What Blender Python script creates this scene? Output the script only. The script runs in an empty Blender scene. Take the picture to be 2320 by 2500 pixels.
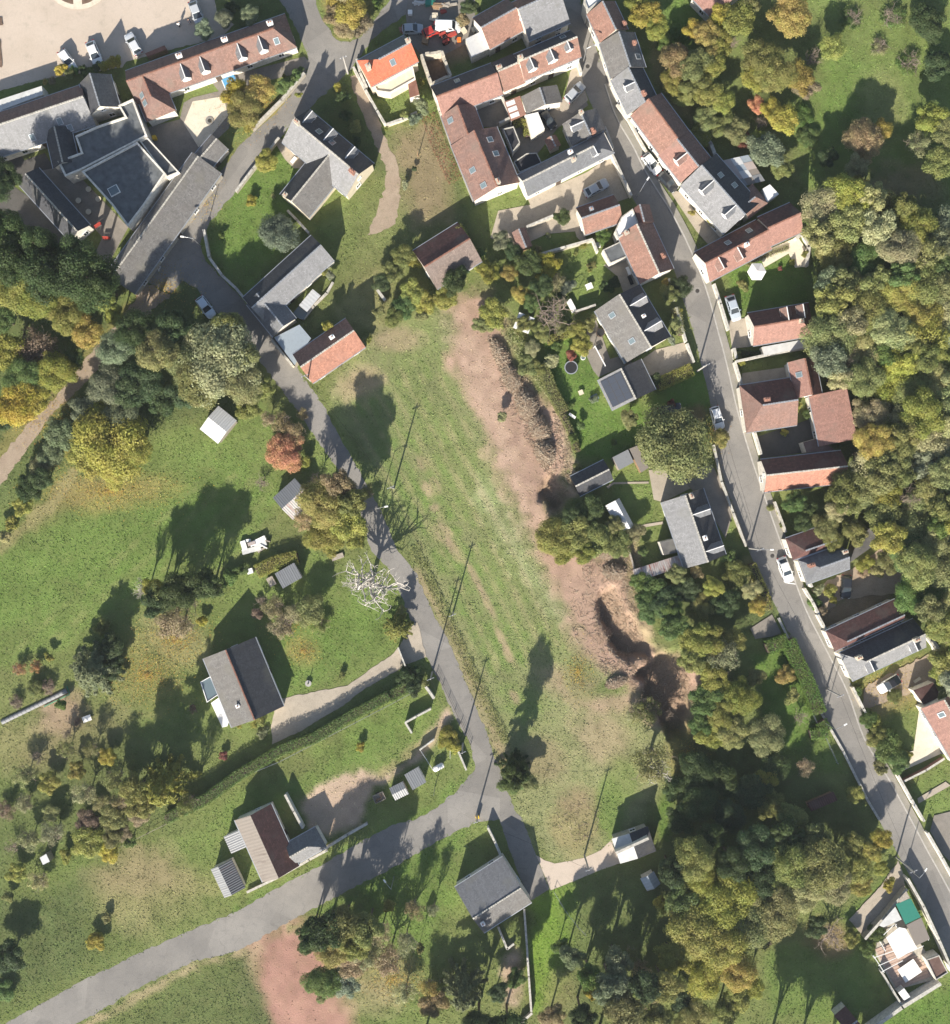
import bpy, math, random
import numpy as np
from mathutils import Vector, Matrix

# ------------------------------------------------------------------ camera, sky, sun, exposure
S = 0.07            # metres per photo pixel on the ground
CAMH = 200.0        # flying height of the drone
SC = bpy.context.scene
COL = SC.collection
SUN_EL, SUN_AZ = math.radians(28.0), math.radians(15.5)   # shadows fall up, a little to the right
cam_data = bpy.data.cameras.new('camera')
cam = bpy.data.objects.new('camera', cam_data); COL.objects.link(cam)
cam.location = (0, 0, CAMH); cam.rotation_euler = (0, 0, 0)
cam_data.sensor_fit = 'VERTICAL'
cam_data.angle = 2 * math.atan(1250 * S / CAMH)
cam_data.clip_end = 6000
SC.camera = cam
world = bpy.data.worlds.new('World'); SC.world = world; world.use_nodes = True
wn = world.node_tree.nodes; wl = world.node_tree.links
sky = wn.new('ShaderNodeTexSky'); sky.sky_type = 'NISHITA'; sky.sun_disc = False
sky.sun_elevation = SUN_EL; sky.sun_rotation = math.pi + SUN_AZ
sky.air_density = 1.0; sky.dust_density = 1.0
bg = wn['Background']; bg.inputs['Strength'].default_value = 0.07
wl.new(sky.outputs['Color'], bg.inputs['Color'])
sd = bpy.data.lights.new('sun', 'SUN'); sd.energy = 4.6; sd.angle = math.radians(0.55); sd.color = (1.0, 0.93, 0.82)
sun = bpy.data.objects.new('sun', sd); COL.objects.link(sun)
sun.location = (-40, -120, 160)
sun.rotation_euler = Vector((math.sin(SUN_AZ) * math.cos(SUN_EL), math.cos(SUN_AZ) * math.cos(SUN_EL), -math.sin(SUN_EL))).to_track_quat('-Z', 'Y').to_euler()
SC.view_settings.view_transform = 'Standard'; SC.view_settings.look = 'None'
SC.view_settings.exposure = 1.18; SC.view_settings.gamma = 1.0; SC.view_settings.use_curve_mapping = False
SC.render.engine = 'CYCLES'
SC.cycles.max_bounces = 4; SC.cycles.diffuse_bounces = 2; SC.cycles.glossy_bounces = 2; SC.cycles.transparent_max_bounces = 4

HAZE = 0.0001
RNG = random.Random(7)
NR = np.random.default_rng(11)

# ------------------------------------------------------------------ units: photo pixel -> metres on a plane of known height
def G(x, y, h=0.0):
    k = (CAMH - h) / CAMH * S
    return ((x - 1160) * k, (1250 - y) * k)
def T(t, p):          # a point noted in an enlarged tile (col,row) of the photograph -> photo pixel
    return p if t is None else (580 * t[0] + p[0] * 0.31385, 500 * t[1] + p[1] * 0.31385)
def TL(t, pts): return [T(t, p) for p in pts]

# ------------------------------------------------------------------ materials
MATS = {}
def node_mat(name):
    m = bpy.data.materials.new(name); m.use_nodes = True
    nt = m.node_tree
    b = nt.nodes['Principled BSDF']
    MATS[name] = m
    return m, nt, b
def N(nt, typ, **kw):
    n = nt.nodes.new(typ)
    for k, v in kw.items(): setattr(n, k, v)
    return n
def noise(nt, vec, scale, detail=4, rough=0.6):
    n = N(nt, 'ShaderNodeTexNoise'); n.inputs['Scale'].default_value = scale
    n.inputs['Detail'].default_value = detail; n.inputs['Roughness'].default_value = rough
    if vec is not None: nt.links.new(vec, n.inputs['Vector'])
    return n.outputs['Fac']
def ramp(nt, fac, a, b, lo=0.0, hi=1.0):
    n = N(nt, 'ShaderNodeMapRange'); n.inputs['From Min'].default_value = a; n.inputs['From Max'].default_value = b
    n.inputs['To Min'].default_value = lo; n.inputs['To Max'].default_value = hi
    nt.links.new(fac, n.inputs['Value']); return n.outputs['Result']
def mixc(nt, fac, a, b, mode='MIX'):
    n = N(nt, 'ShaderNodeMix', data_type='RGBA', blend_type=mode)
    for sock, v in ((n.inputs[0], fac), (n.inputs[6], a), (n.inputs[7], b)):
        if hasattr(v, 'links'): nt.links.new(v, sock)
        elif isinstance(v, (tuple, list)): sock.default_value = (*v[:3], 1)
        else: sock.default_value = v
    return n.outputs[2]
def mulv(nt, col, fac):
    n = N(nt, 'ShaderNodeVectorMath', operation='SCALE'); nt.links.new(col, n.inputs[0]); nt.links.new(fac, n.inputs['Scale']); return n.outputs[0]
def bump(nt, b, h, dist, strength=0.6):
    n = N(nt, 'ShaderNodeBump'); n.inputs['Distance'].default_value = dist; n.inputs['Strength'].default_value = strength
    nt.links.new(h, n.inputs['Height']); nt.links.new(n.outputs['Normal'], b.inputs['Normal'])

def plain(name, col, rough=0.7, metal=0.0, var=0.25, scale=1.5, spec=0.3):
    m, nt, b = node_mat(name)
    tc = N(nt, 'ShaderNodeTexCoord').outputs['Object']
    f = ramp(nt, noise(nt, tc, scale, 5), 0.25, 0.75, 1 - var, 1 + var)
    rgb = N(nt, 'ShaderNodeRGB'); rgb.outputs[0].default_value = (*col, 1)
    nt.links.new(mulv(nt, rgb.outputs[0], f), b.inputs['Base Color'])
    b.inputs['Roughness'].default_value = rough; b.inputs['Metallic'].default_value = metal
    b.inputs['Specular IOR Level'].default_value = spec
    return m
def roof_mat(name, col, col2, rough=0.75, tw=0.24, th=0.2, spots=0.5, spotcol=(0.42, 0.36, 0.3), spec=0.25):
    m, nt, b = node_mat(name)
    uv = N(nt, 'ShaderNodeTexCoord').outputs['UV']
    ob = N(nt, 'ShaderNodeTexCoord').outputs['Object']
    br = N(nt, 'ShaderNodeTexBrick')
    nt.links.new(uv, br.inputs['Vector'])
    br.inputs['Color1'].default_value = (*[c * 1.22 for c in col], 1); br.inputs['Color2'].default_value = (*[c * 0.74 for c in col], 1)
    br.inputs['Mortar'].default_value = (*[c * 0.45 for c in col], 1)
    br.inputs['Scale'].default_value = 1.0; br.inputs['Mortar Size'].default_value = 0.012
    br.inputs['Brick Width'].default_value = tw; br.inputs['Row Height'].default_value = th
    c = mixc(nt, ramp(nt, noise(nt, ob, 0.55, 5), 0.38, 0.68), br.outputs['Color'], col2)
    c = mixc(nt, ramp(nt, noise(nt, ob, 2.6, 3, 0.8), 0.60, 0.74, 0, spots), c, spotcol)
    c = mixc(nt, ramp(nt, noise(nt, ob, 1.1, 6, 0.78), 0.50, 0.74, 0, 0.6), c, [x * 0.45 for x in col])
    c = mixc(nt, ramp(nt, noise(nt, ob, 0.28, 4, 0.6), 0.52, 0.7, 0, 0.4), c, (0.17, 0.165, 0.13))
    st = N(nt, 'ShaderNodeMapping'); nt.links.new(uv, st.inputs['Vector']); st.inputs['Scale'].default_value = (2.2, 0.16, 1)
    f = ramp(nt, noise(nt, st.outputs[0], 1.0, 4), 0.3, 0.7, 0.88, 1.10)
    nt.links.new(mulv(nt, c, f), b.inputs['Base Color'])
    b.inputs['Roughness'].default_value = rough; b.inputs['Specular IOR Level'].default_value = spec
    bump(nt, b, br.outputs['Fac'], -0.03, 0.7)
    return m
roof_mat('tile_red', (0.30, 0.168, 0.128), (0.245, 0.145, 0.115), spots=0.55, spotcol=(0.45, 0.34, 0.27))
roof_mat('tile_brown', (0.25, 0.15, 0.12), (0.215, 0.14, 0.12), spots=0.4, spotcol=(0.38, 0.30, 0.25))
roof_mat('tile_orange', (0.52, 0.155, 0.085), (0.47, 0.15, 0.09), spots=0.1)
roof_mat('tile_terracotta', (0.41, 0.2, 0.14), (0.35, 0.178, 0.13), spots=0.35)
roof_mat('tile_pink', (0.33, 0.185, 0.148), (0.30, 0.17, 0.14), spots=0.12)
roof_mat('tile_dark', (0.125, 0.062, 0.054), (0.105, 0.058, 0.052), tw=0.4, th=0.36, spots=0.15)  # real dark tiles, and shade painted on tiled slopes facing away from the sun
roof_mat('tile_grey', (0.225, 0.175, 0.15), (0.2, 0.16, 0.14), spots=0.3, spotcol=(0.32, 0.28, 0.24))
roof_mat('slate', (0.165, 0.17, 0.182), (0.15, 0.155, 0.165), rough=0.55, spots=0.06, spec=0.45)
roof_mat('slate_old', (0.185, 0.178, 0.17), (0.16, 0.15, 0.14), rough=0.65, spots=0.35, spotcol=(0.3, 0.29, 0.26))
roof_mat('slate_pale', (0.245, 0.245, 0.25), (0.22, 0.22, 0.225), rough=0.5, spots=0.05, spec=0.5)  # pale tone of sunlit slate, with the glare put into the colour
roof_mat('slate_dark', (0.07, 0.072, 0.08), (0.06, 0.06, 0.066), rough=0.6, spots=0.2, spotcol=(0.16, 0.16, 0.15))  # dark slate, also painted on unlit slate slopes as their shade
def metal_roof(name, col, rust, amount, rough=0.5):
    m, nt, b = node_mat(name)
    uv = N(nt, 'ShaderNodeTexCoord').outputs['UV']; ob = N(nt, 'ShaderNodeTexCoord').outputs['Object']
    w = N(nt, 'ShaderNodeTexWave'); w.inputs['Scale'].default_value = 0.55; w.inputs['Distortion'].default_value = 0.0
    nt.links.new(uv, w.inputs['Vector'])
    st = N(nt, 'ShaderNodeMapping'); nt.links.new(uv, st.inputs['Vector']); st.inputs['Scale'].default_value = (1.3, 0.22, 1)
    c = mixc(nt, ramp(nt, noise(nt, st.outputs[0], 1.0, 5, 0.7), 0.66 - amount, 0.74 - amount * 0.6), col, rust)
    c = mixc(nt, ramp(nt, noise(nt, ob, 3.0, 4), 0.5, 0.8, 0, 0.4), c, [x * 0.6 for x in col])
    f = ramp(nt, w.outputs['Fac'], 0, 1, 0.92, 1.04)
    nt.links.new(mulv(nt, c, f), b.inputs['Base Color'])
    b.inputs['Roughness'].default_value = rough; b.inputs['Metallic'].default_value = 0.15
    bump(nt, b, w.outputs['Fac'], 0.018, 0.6)
    return m
metal_roof('metal_grey', (0.24, 0.245, 0.25), (0.2, 0.19, 0.18), 0.05)
metal_roof('metal_white', (0.60, 0.60, 0.59), (0.4, 0.38, 0.35), 0.03)
metal_roof('metal_rust', (0.50, 0.48, 0.45), (0.33, 0.10, 0.06), 0.20)
metal_roof('metal_blue', (0.33, 0.38, 0.42), (0.30, 0.26, 0.22), 0.06)
metal_roof('metal_dark', (0.045, 0.045, 0.05), (0.12, 0.05, 0.04), 0.10)
metal_roof('fibre_cement', (0.235, 0.205, 0.178), (0.17, 0.14, 0.12), 0.12, 0.85)
metal_roof('sheet_green', (0.03, 0.21, 0.15), (0.05, 0.16, 0.12), 0.02)
plain('wall_white', (0.66, 0.62, 0.54), 0.85, var=0.3, scale=2.2)
plain('wall_cream', (0.60, 0.53, 0.40), 0.85, var=0.16)
plain('wall_stone', (0.42, 0.38, 0.31), 0.9, var=0.3, scale=2.5)
plain('coping', (0.44, 0.42, 0.37), 0.85, var=0.4, scale=2.2)
plain('white_paint', (0.78, 0.77, 0.74), 0.5, var=0.06)
plain('zinc', (0.42, 0.44, 0.46), 0.45, 0.5, var=0.15)
plain('flat_grey', (0.115, 0.122, 0.126), 0.85, var=0.35, scale=0.9)  # darkened so that the annex roofs look shaded by trees
plain('flat_pale', (0.52, 0.52, 0.50), 0.75, var=0.2, scale=0.8)
plain('flat_white', (0.72, 0.71, 0.68), 0.7, var=0.12, scale=0.9)
plain('flat_black', (0.035, 0.035, 0.04), 0.8, var=0.25)
plain('brick', (0.29, 0.155, 0.115), 0.85, var=0.3, scale=5)
plain('pot', (0.33, 0.165, 0.115), 0.8, var=0.2, scale=5)
plain('wood', (0.26, 0.17, 0.10), 0.8, var=0.35, scale=4)
plain('wood_grey', (0.33, 0.29, 0.24), 0.85, var=0.35, scale=4)
plain('wood_dark', (0.09, 0.065, 0.05), 0.85, var=0.3, scale=4)
plain('deck', (0.46, 0.33, 0.26), 0.75, var=0.22, scale=2)
plain('red_paint', (0.34, 0.055, 0.04), 0.5, var=0.15)
plain('orange_paint', (0.65, 0.17, 0.03), 0.5, var=0.1)
plain('blue_paint', (0.05, 0.17, 0.42), 0.5, var=0.1)
plain('yellow_paint', (0.70, 0.45, 0.03), 0.5, var=0.1)
plain('green_plastic', (0.03, 0.28, 0.17), 0.5, var=0.2)
plain('rubber', (0.02, 0.02, 0.022), 0.8, var=0.15)
plain('iron', (0.07, 0.065, 0.06), 0.6, 0.5, var=0.3)
plain('steel', (0.45, 0.46, 0.47), 0.35, 0.7, var=0.1)
plain('concrete', (0.36, 0.345, 0.32), 0.85, var=0.2)
plain('bark', (0.13, 0.10, 0.075), 0.9, var=0.35, scale=5)
plain('bark_pale', (0.46, 0.43, 0.385), 0.85, var=0.25, scale=4)
plain('twig', (0.27, 0.215, 0.17), 0.9, var=0.3, scale=3)
plain('cloth_white', (0.80, 0.79, 0.76), 0.8, var=0.05)
plain('cloth_dark', (0.03, 0.035, 0.05), 0.85, var=0.2)
plain('cloth_blue', (0.09, 0.12, 0.2), 0.85, var=0.2)
plain('skin', (0.48, 0.29, 0.2), 0.6, var=0.05)
plain('hair', (0.05, 0.03, 0.02), 0.6, var=0.1)
plain('tarp_blue', (0.10, 0.30, 0.52), 0.45, var=0.2)
plain('soil', (0.15, 0.10, 0.07), 0.95, var=0.35, scale=2)
m, nt, b = node_mat('glass')
b.inputs['Base Color'].default_value = (0.03, 0.04, 0.05, 1); b.inputs['Roughness'].default_value = 0.08; b.inputs['Specular IOR Level'].default_value = 0.6
m, nt, b = node_mat('glass_pale')
b.inputs['Base Color'].default_value = (0.13, 0.17, 0.185, 1); b.inputs['Roughness'].default_value = 0.15; b.inputs['Specular IOR Level'].default_value = 0.6
m, nt, b = node_mat('solar_cell')
b.inputs['Base Color'].default_value = (0.045, 0.052, 0.068, 1); b.inputs['Roughness'].default_value = 0.3
m, nt, b = node_mat('car_paint')
oi = N(nt, 'ShaderNodeObjectInfo'); nt.links.new(oi.outputs['Color'], b.inputs['Base Color'])
b.inputs['Roughness'].default_value = 0.35; b.inputs['Coat Weight'].default_value = 0.6; b.inputs['Metallic'].default_value = 0.1
m, nt, b = node_mat('lamp_lens')
b.inputs['Base Color'].default_value = (0.7, 0.7, 0.68, 1); b.inputs['Roughness'].default_value = 0.2
m, nt, b = node_mat('tail_lens')
b.inputs['Base Color'].default_value = (0.35, 0.02, 0.02, 1); b.inputs['Roughness'].default_value = 0.25

def surface(name, col, col2, col3, s1=0.25, s2=1.4, s3=9.0, rough=0.92, fine=0.25):
    m, nt, b = node_mat(name)
    tc = N(nt, 'ShaderNodeTexCoord').outputs['Object']
    c = mixc(nt, ramp(nt, noise(nt, tc, s1, 5, 0.6), 0.38, 0.64), col, col2)
    c = mixc(nt, ramp(nt, noise(nt, tc, s2, 5, 0.7), 0.52, 0.72, 0, 0.6), c, col3)
    f = ramp(nt, noise(nt, tc, s3, 3, 0.8), 0.25, 0.75, 1 - fine, 1 + fine)
    if name.startswith('asphalt'):       # repaired patches and cracks
        wp = N(nt, 'ShaderNodeVectorMath', operation='ADD'); nz = N(nt, 'ShaderNodeTexNoise'); nz.inputs['Scale'].default_value = 0.5; nt.links.new(tc, nz.inputs['Vector']); nt.links.new(tc, wp.inputs[0]); nt.links.new(nz.outputs['Color'], wp.inputs[1])
        vo = N(nt, 'ShaderNodeTexVoronoi'); vo.inputs['Scale'].default_value = 0.13; nt.links.new(tc, vo.inputs['Vector'])
        sp = N(nt, 'ShaderNodeSeparateColor'); nt.links.new(vo.outputs['Color'], sp.inputs[0])
        c = mulv(nt, c, ramp(nt, sp.outputs[0], 0, 1, 0.90, 1.08))
        vd = N(nt, 'ShaderNodeTexVoronoi', feature='DISTANCE_TO_EDGE'); vd.inputs['Scale'].default_value = 0.22; nt.links.new(wp.outputs[0], vd.inputs['Vector'])
        c = mulv(nt, c, ramp(nt, vd.outputs['Distance'], 0.0, 0.010, 0.84, 1.0))
    nt.links.new(mulv(nt, c, f), b.inputs['Base Color'])
    b.inputs['Roughness'].default_value = rough; b.inputs['Specular IOR Level'].default_value = 0.2
    bump(nt, b, noise(nt, tc, s3, 4, 0.7), 0.03, 0.5)
    return m
surface('asphalt', (0.205, 0.193, 0.177), (0.25, 0.234, 0.212), (0.165, 0.157, 0.148), 0.16, 0.9, 7, fine=0.2)
surface('asphalt_pale', (0.25, 0.235, 0.215), (0.215, 0.205, 0.19), (0.19, 0.185, 0.175), 0.15, 0.8, 7, fine=0.15)
surface('pavement', (0.27, 0.25, 0.22), (0.22, 0.21, 0.18), (0.17, 0.17, 0.11), 0.3, 1.1, 8, fine=0.2)
surface('gravel_pale', (0.50, 0.42, 0.345), (0.45, 0.375, 0.30), (0.36, 0.31, 0.25), 0.10, 0.7, 9, fine=0.14)
surface('gravel', (0.40, 0.345, 0.275), (0.34, 0.295, 0.235), (0.27, 0.235, 0.19), 0.3, 1.2, 9, fine=0.22)
surface('gravel_white', (0.66, 0.59, 0.47), (0.58, 0.52, 0.41), (0.48, 0.42, 0.33), 0.3, 1.2, 9, fine=0.16)
surface('dirt_track', (0.34, 0.27, 0.20), (0.29, 0.225, 0.165), (0.22, 0.185, 0.12), 0.4, 1.3, 6, fine=0.25)
surface('paving', (0.24, 0.215, 0.185), (0.20, 0.18, 0.155), (0.15, 0.14, 0.12), 0.5, 1.5, 8, fine=0.2)
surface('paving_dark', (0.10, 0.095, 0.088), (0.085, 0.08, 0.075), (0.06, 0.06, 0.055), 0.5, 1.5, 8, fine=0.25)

# ground: colours of grass, earth and litter are carried by the sheet, broken up by fine relief
m, nt, b = node_mat('terrain')
at = N(nt, 'ShaderNodeAttribute', attribute_name='Col'); tc = N(nt, 'ShaderNodeTexCoord').outputs['Object']
c = at.outputs['Color']
n1 = noise(nt, tc, 0.45, 5, 0.7); n2 = noise(nt, tc, 2.4, 4, 0.75); n3 = noise(nt, tc, 9.0, 3, 0.8)
c = mixc(nt, ramp(nt, n1, 0.42, 0.66, 0, 0.16), c, (0.24, 0.2, 0.10))
c = mixc(nt, ramp(nt, n2, 0.55, 0.75, 0, 0.35), c, (0.085, 0.11, 0.037))
c = mulv(nt, c, ramp(nt, n3, 0.2, 0.8, 0.6, 1.4))
nt.links.new(c, b.inputs['Base Color']); b.inputs['Roughness'].default_value = 1.0; b.inputs['Specular IOR Level'].default_value = 0.05
bump(nt, b, noise(nt, tc, 4.0, 6, 0.8), 0.14, 0.8)
m, nt, b = node_mat('tufts')
at = N(nt, 'ShaderNodeAttribute', attribute_name='Col')
nt.links.new(at.outputs['Color'], b.inputs['Base Color']); b.inputs['Roughness'].default_value = 0.9; b.inputs['Specular IOR Level'].default_value = 0.1

m, nt, b = node_mat('leaves')
oi = N(nt, 'ShaderNodeObjectInfo'); ge = N(nt, 'ShaderNodeNewGeometry'); tc = N(nt, 'ShaderNodeTexCoord').outputs['Object']
hs = N(nt, 'ShaderNodeHueSaturation'); nt.links.new(oi.outputs['Color'], hs.inputs['Color'])
nt.links.new(ramp(nt, noise(nt, tc, 0.55, 3), 0.3, 0.7, 0.482, 0.525), hs.inputs['Hue'])
c = mulv(nt, hs.outputs['Color'], ramp(nt, ge.outputs['Random Per Island'], 0, 1, 0.76, 1.26))
nt.links.new(c, b.inputs['Base Color']); b.inputs['Roughness'].default_value = 0.55; b.inputs['Specular IOR Level'].default_value = 0.25
tr = N(nt, 'ShaderNodeBsdfTranslucent'); nt.links.new(c, tr.inputs['Color'])
mx = N(nt, 'ShaderNodeMixShader'); mx.inputs[0].default_value = 0.5
nt.links.new(b.outputs[0], mx.inputs[1]); nt.links.new(tr.outputs[0], mx.inputs[2])
nt.links.new(mx.outputs[0], nt.nodes['Material Output'].inputs['Surface'])

# ------------------------------------------------------------------ mesh helpers
class MB:
    def __init__(s): s.v = []; s.f = []; s.mi = []; s.uv = {}
    def poly(s, pts, mi=0, uv=None):
        i = len(s.v); s.v += [tuple(p) for p in pts]; s.f.append(tuple(range(i, i + len(pts)))); s.mi.append(mi)
        if uv: s.uv[len(s.f) - 1] = uv
    def box(s, cx, cy, cz, sx, sy, sz, rz=0.0, mi=0, taper=1.0):
        c, n = math.cos(rz), math.sin(rz); i = len(s.v)
        for dz in (-0.5, 0.5):
            k = 1.0 if dz < 0 else taper
            for dx, dy in ((-.5, -.5), (.5, -.5), (.5, .5), (-.5, .5)):
                x, y = dx * sx * k, dy * sy * k
                s.v.append((cx + x * c - y * n, cy + x * n + y * c, cz + dz * sz))
        for q in ((3, 2, 1, 0), (4, 5, 6, 7), (0, 1, 5, 4), (1, 2, 6, 5), (2, 3, 7, 6), (3, 0, 4, 7)):
            s.f.append(tuple(i + k for k in q)); s.mi.append(mi)
    def prism(s, pts, z0, z1, mi=0, mtop=None):
        n = len(pts); i = len(s.v)
        a = sum(pts[k][0] * pts[(k + 1) % n][1] - pts[(k + 1) % n][0] * pts[k][1] for k in range(n))
        if a < 0: pts = pts[::-1]
        s.v += [(x, y, z0) for x, y in pts] + [(x, y, z1) for x, y in pts]
        s.f.append(tuple(range(i + n - 1, i - 1, -1))); s.mi.append(mi)
        s.f.append(tuple(range(i + n, i + 2 * n))); s.mi.append(mi if mtop is None else mtop)
        for k in range(n):
            j = (k + 1) % n
            s.f.append((i + k, i + j, i + n + j, i + n + k)); s.mi.append(mi)
    def tube(s, p0, p1, r0, r1, n=6, mi=0, cap=True):
        p0, p1 = Vector(p0), Vector(p1); d = (p1 - p0)
        if d.length < 1e-6: return
        d.normalize(); u = d.orthogonal().normalized(); w = d.cross(u); i = len(s.v)
        for p, r in ((p0, r0), (p1, r1)):
            for k in range(n):
                a = 2 * math.pi * k / n
                s.v.append(tuple(p + (u * math.cos(a) + w * math.sin(a)) * r))
        for k in range(n):
            j = (k + 1) % n
            s.f.append((i + k, i + j, i + n + j, i + n + k)); s.mi.append(mi)
        if cap:
            s.f.append(tuple(range(i + n, i + 2 * n))); s.mi.append(mi)
            s.f.append(tuple(range(i + n - 1, i - 1, -1))); s.mi.append(mi)
    def disc(s, cx, cy, z0, z1, r, n=16, mi=0, r1=None):
        s.tube((cx, cy, z0), (cx, cy, z1), r, r if r1 is None else r1, n, mi)
    def mesh(s, name, mats, smooth=False):
        me = bpy.data.meshes.new(name); me.from_pydata(s.v, [], s.f)
        for k in (mats if isinstance(mats, (list, tuple)) else [mats]): me.materials.append(MATS[k])
        me.polygons.foreach_set('material_index', s.mi)
        if smooth: me.polygons.foreach_set('use_smooth', [True] * len(s.f))
        if s.uv:
            l = me.uv_layers.new(name='UVMap')
            for p in me.polygons:
                u = s.uv.get(p.index)
                if u:
                    for k, li in enumerate(p.loop_indices): l.data[li].uv = u[k]
        me.update(); return me
    def build(s, name, mats, parent=None, smooth=False, loc=None):
        o = bpy.data.objects.new(name, s.mesh(name, mats, smooth)); COL.objects.link(o)
        if parent is not None: o.parent = parent
        if loc is not None: o.location = loc
        return o
def link(name, me, parent=None, loc=None, rz=0.0, sc=None):
    o = bpy.data.objects.new(name, me); COL.objects.link(o)
    if parent is not None: o.parent = parent
    if loc is not None: o.location = loc
    if rz: o.rotation_euler = (0, 0, rz)
    if sc is not None: o.scale = sc if isinstance(sc, tuple) else (sc, sc, sc)
    return o
def tag(o, label=None, cat=None, group=None, kind=None):
    if label: o['label'] = label
    if cat: o['category'] = cat
    if group: o['group'] = group
    if kind: o['kind'] = kind
    return o
def empty(name, x, y, rz=0.0, z=0.0):
    o = bpy.data.objects.new(name, None); COL.objects.link(o)
    o.location = (x, y, z); o.rotation_euler = (0, 0, rz); o.empty_display_size = 0.5
    return o
def fast_mesh(name, V, F, mat, col=None):
    """numpy verts (n,3), faces (m,k) of one size, optional point colours"""
    me = bpy.data.meshes.new(name)
    V = np.ascontiguousarray(V, dtype=np.float32); F = np.ascontiguousarray(F, dtype=np.int32); k = F.shape[1]
    me.vertices.add(len(V)); me.vertices.foreach_set('co', V.ravel())
    me.loops.add(F.size); me.loops.foreach_set('vertex_index', F.ravel())
    me.polygons.add(len(F)); me.polygons.foreach_set('loop_start', np.arange(0, F.size, k, dtype=np.int32))
    me.polygons.foreach_set('loop_total', np.full(len(F), k, dtype=np.int32))
    if col is not None:
        a = me.color_attributes.new('Col', 'FLOAT_COLOR', 'POINT')
        c4 = np.ones((len(V), 4), dtype=np.float32); c4[:, :3] = col
        a.data.foreach_set('color', c4.ravel())
    me.materials.append(MATS[mat]); me.update(calc_edges=True); me.validate()
    return me
LAND = []     # (phrase, photo x, photo y): things a label can point at

# ------------------------------------------------------------------ ground sheet
def vnoise(x, y, scale, seed):
    r = np.random.default_rng(seed).random((256, 256))
    u, v = x / scale, y / scale
    i, j = np.floor(u).astype(int), np.floor(v).astype(int); fu, fv = u - i, v - j
    fu = fu * fu * (3 - 2 * fu); fv = fv * fv * (3 - 2 * fv)
    g = lambda a, b: r[a % 256, b % 256]
    return (g(i, j) * (1 - fu) + g(i + 1, j) * fu) * (1 - fv) + (g(i, j + 1) * (1 - fu) + g(i + 1, j + 1) * fu) * fv
def inside(X, Y, P):
    r = np.zeros(X.shape, bool); n = len(P)
    for k in range(n):
        x0, y0 = P[k]; x1, y1 = P[(k + 1) % n]
        if y0 == y1: continue
        c = ((Y < y0) != (Y < y1)) & (X < (x1 - x0) * (Y - y0) / (y1 - y0) + x0)
        r ^= c
    return r
def sdist(X, Y, P, closed=True):
    d = np.full(X.shape, 1e9); n = len(P)
    for k in range(n if closed else n - 1):
        x0, y0 = P[k]; x1, y1 = P[(k + 1) % n]
        dx, dy = x1 - x0, y1 - y0; L = dx * dx + dy * dy + 1e-9
        t = np.clip(((X - x0) * dx + (Y - y0) * dy) / L, 0, 1)
        d = np.minimum(d, np.hypot(X - x0 - t * dx, Y - y0 - t * dy))
    if closed: d = np.where(inside(X, Y, P), d, -d)
    return d
ax = np.concatenate([[-60000, -20000, -6000, -2500, -900], np.arange(-330, 2651, 6.0), [3200, 4800, 8400, 22000, 62000]])
ay = np.concatenate([[-60000, -20000, -6000, -2500, -900], np.arange(-330, 2831, 6.0), [3400, 5000, 8600, 22000, 62000]])
GX, GY = np.meshgrid(ax, ay)
NZ1, NZ2, NZ3 = vnoise(GX, GY, 190, 1), vnoise(GX, GY, 55, 2), vnoise(GX, GY, 18, 3)
NZ = (NZ1 * 0.4 + NZ2 * 0.35 + NZ3 * 0.25)
C = {'lush': (0.112, 0.18, 0.042), 'grass': (0.152, 0.2, 0.06), 'olive': (0.158, 0.178, 0.066), 'dry': (0.265, 0.232, 0.115),
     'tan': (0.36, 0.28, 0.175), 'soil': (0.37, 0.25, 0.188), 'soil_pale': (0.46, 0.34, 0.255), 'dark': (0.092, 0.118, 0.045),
     'litter': (0.28, 0.225, 0.085), 'leafred': (0.24, 0.135, 0.085), 'pink': (0.40, 0.21, 0.18), 'brown': (0.25, 0.178, 0.12),
     'pale': (0.36, 0.36, 0.21), 'stubble': (0.245, 0.255, 0.12), 'vivid': (0.155, 0.245, 0.04)}
GC = np.zeros(GX.shape + (3,))
GC[:] = np.array(C['olive']) * (1 - NZ1[..., None]) + np.array(C['grass']) * NZ1[..., None]
def lay(mask, col, op=1.0):
    c = np.array(C[col] if isinstance(col, str) else col)
    m_ = (np.clip(mask, 0, 1) * op)[..., None]
    GC[:] = GC * (1 - m_) + c * m_
def area(P, col, soft=14, op=1.0, rag=26, t=None):
    P = TL(t, P); d = sdist(GX, GY, P)
    lay((d + (NZ3 - 0.5) * rag * 0.7 + (NZ2 - 0.5) * rag) / soft * 0.5 + 0.5, col, op)
def blob(x, y, rx, ry, col, op=1.0, rot=0.0, soft=0.35, t=None):
    x, y = T(t, (x, y)); a = math.radians(rot)
    u = ((GX - x) * math.cos(a) + (GY - y) * math.sin(a)) / rx; v = (-(GX - x) * math.sin(a) + (GY - y) * math.cos(a)) / ry
    d = 1 - np.hypot(u, v) + (NZ2 - 0.5) * 0.5 + (NZ3 - 0.5) * 0.45
    lay(d / soft * 0.5 + 0.5, col, op)
def stripe(P, w, col, op=1.0, rag=10, soft=8, t=None):
    P = TL(t, P); d = w - sdist(GX, GY, P, False)
    lay((d + (NZ3 - 0.5) * rag * 2) / soft * 0.5 + 0.5, col, op)

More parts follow.
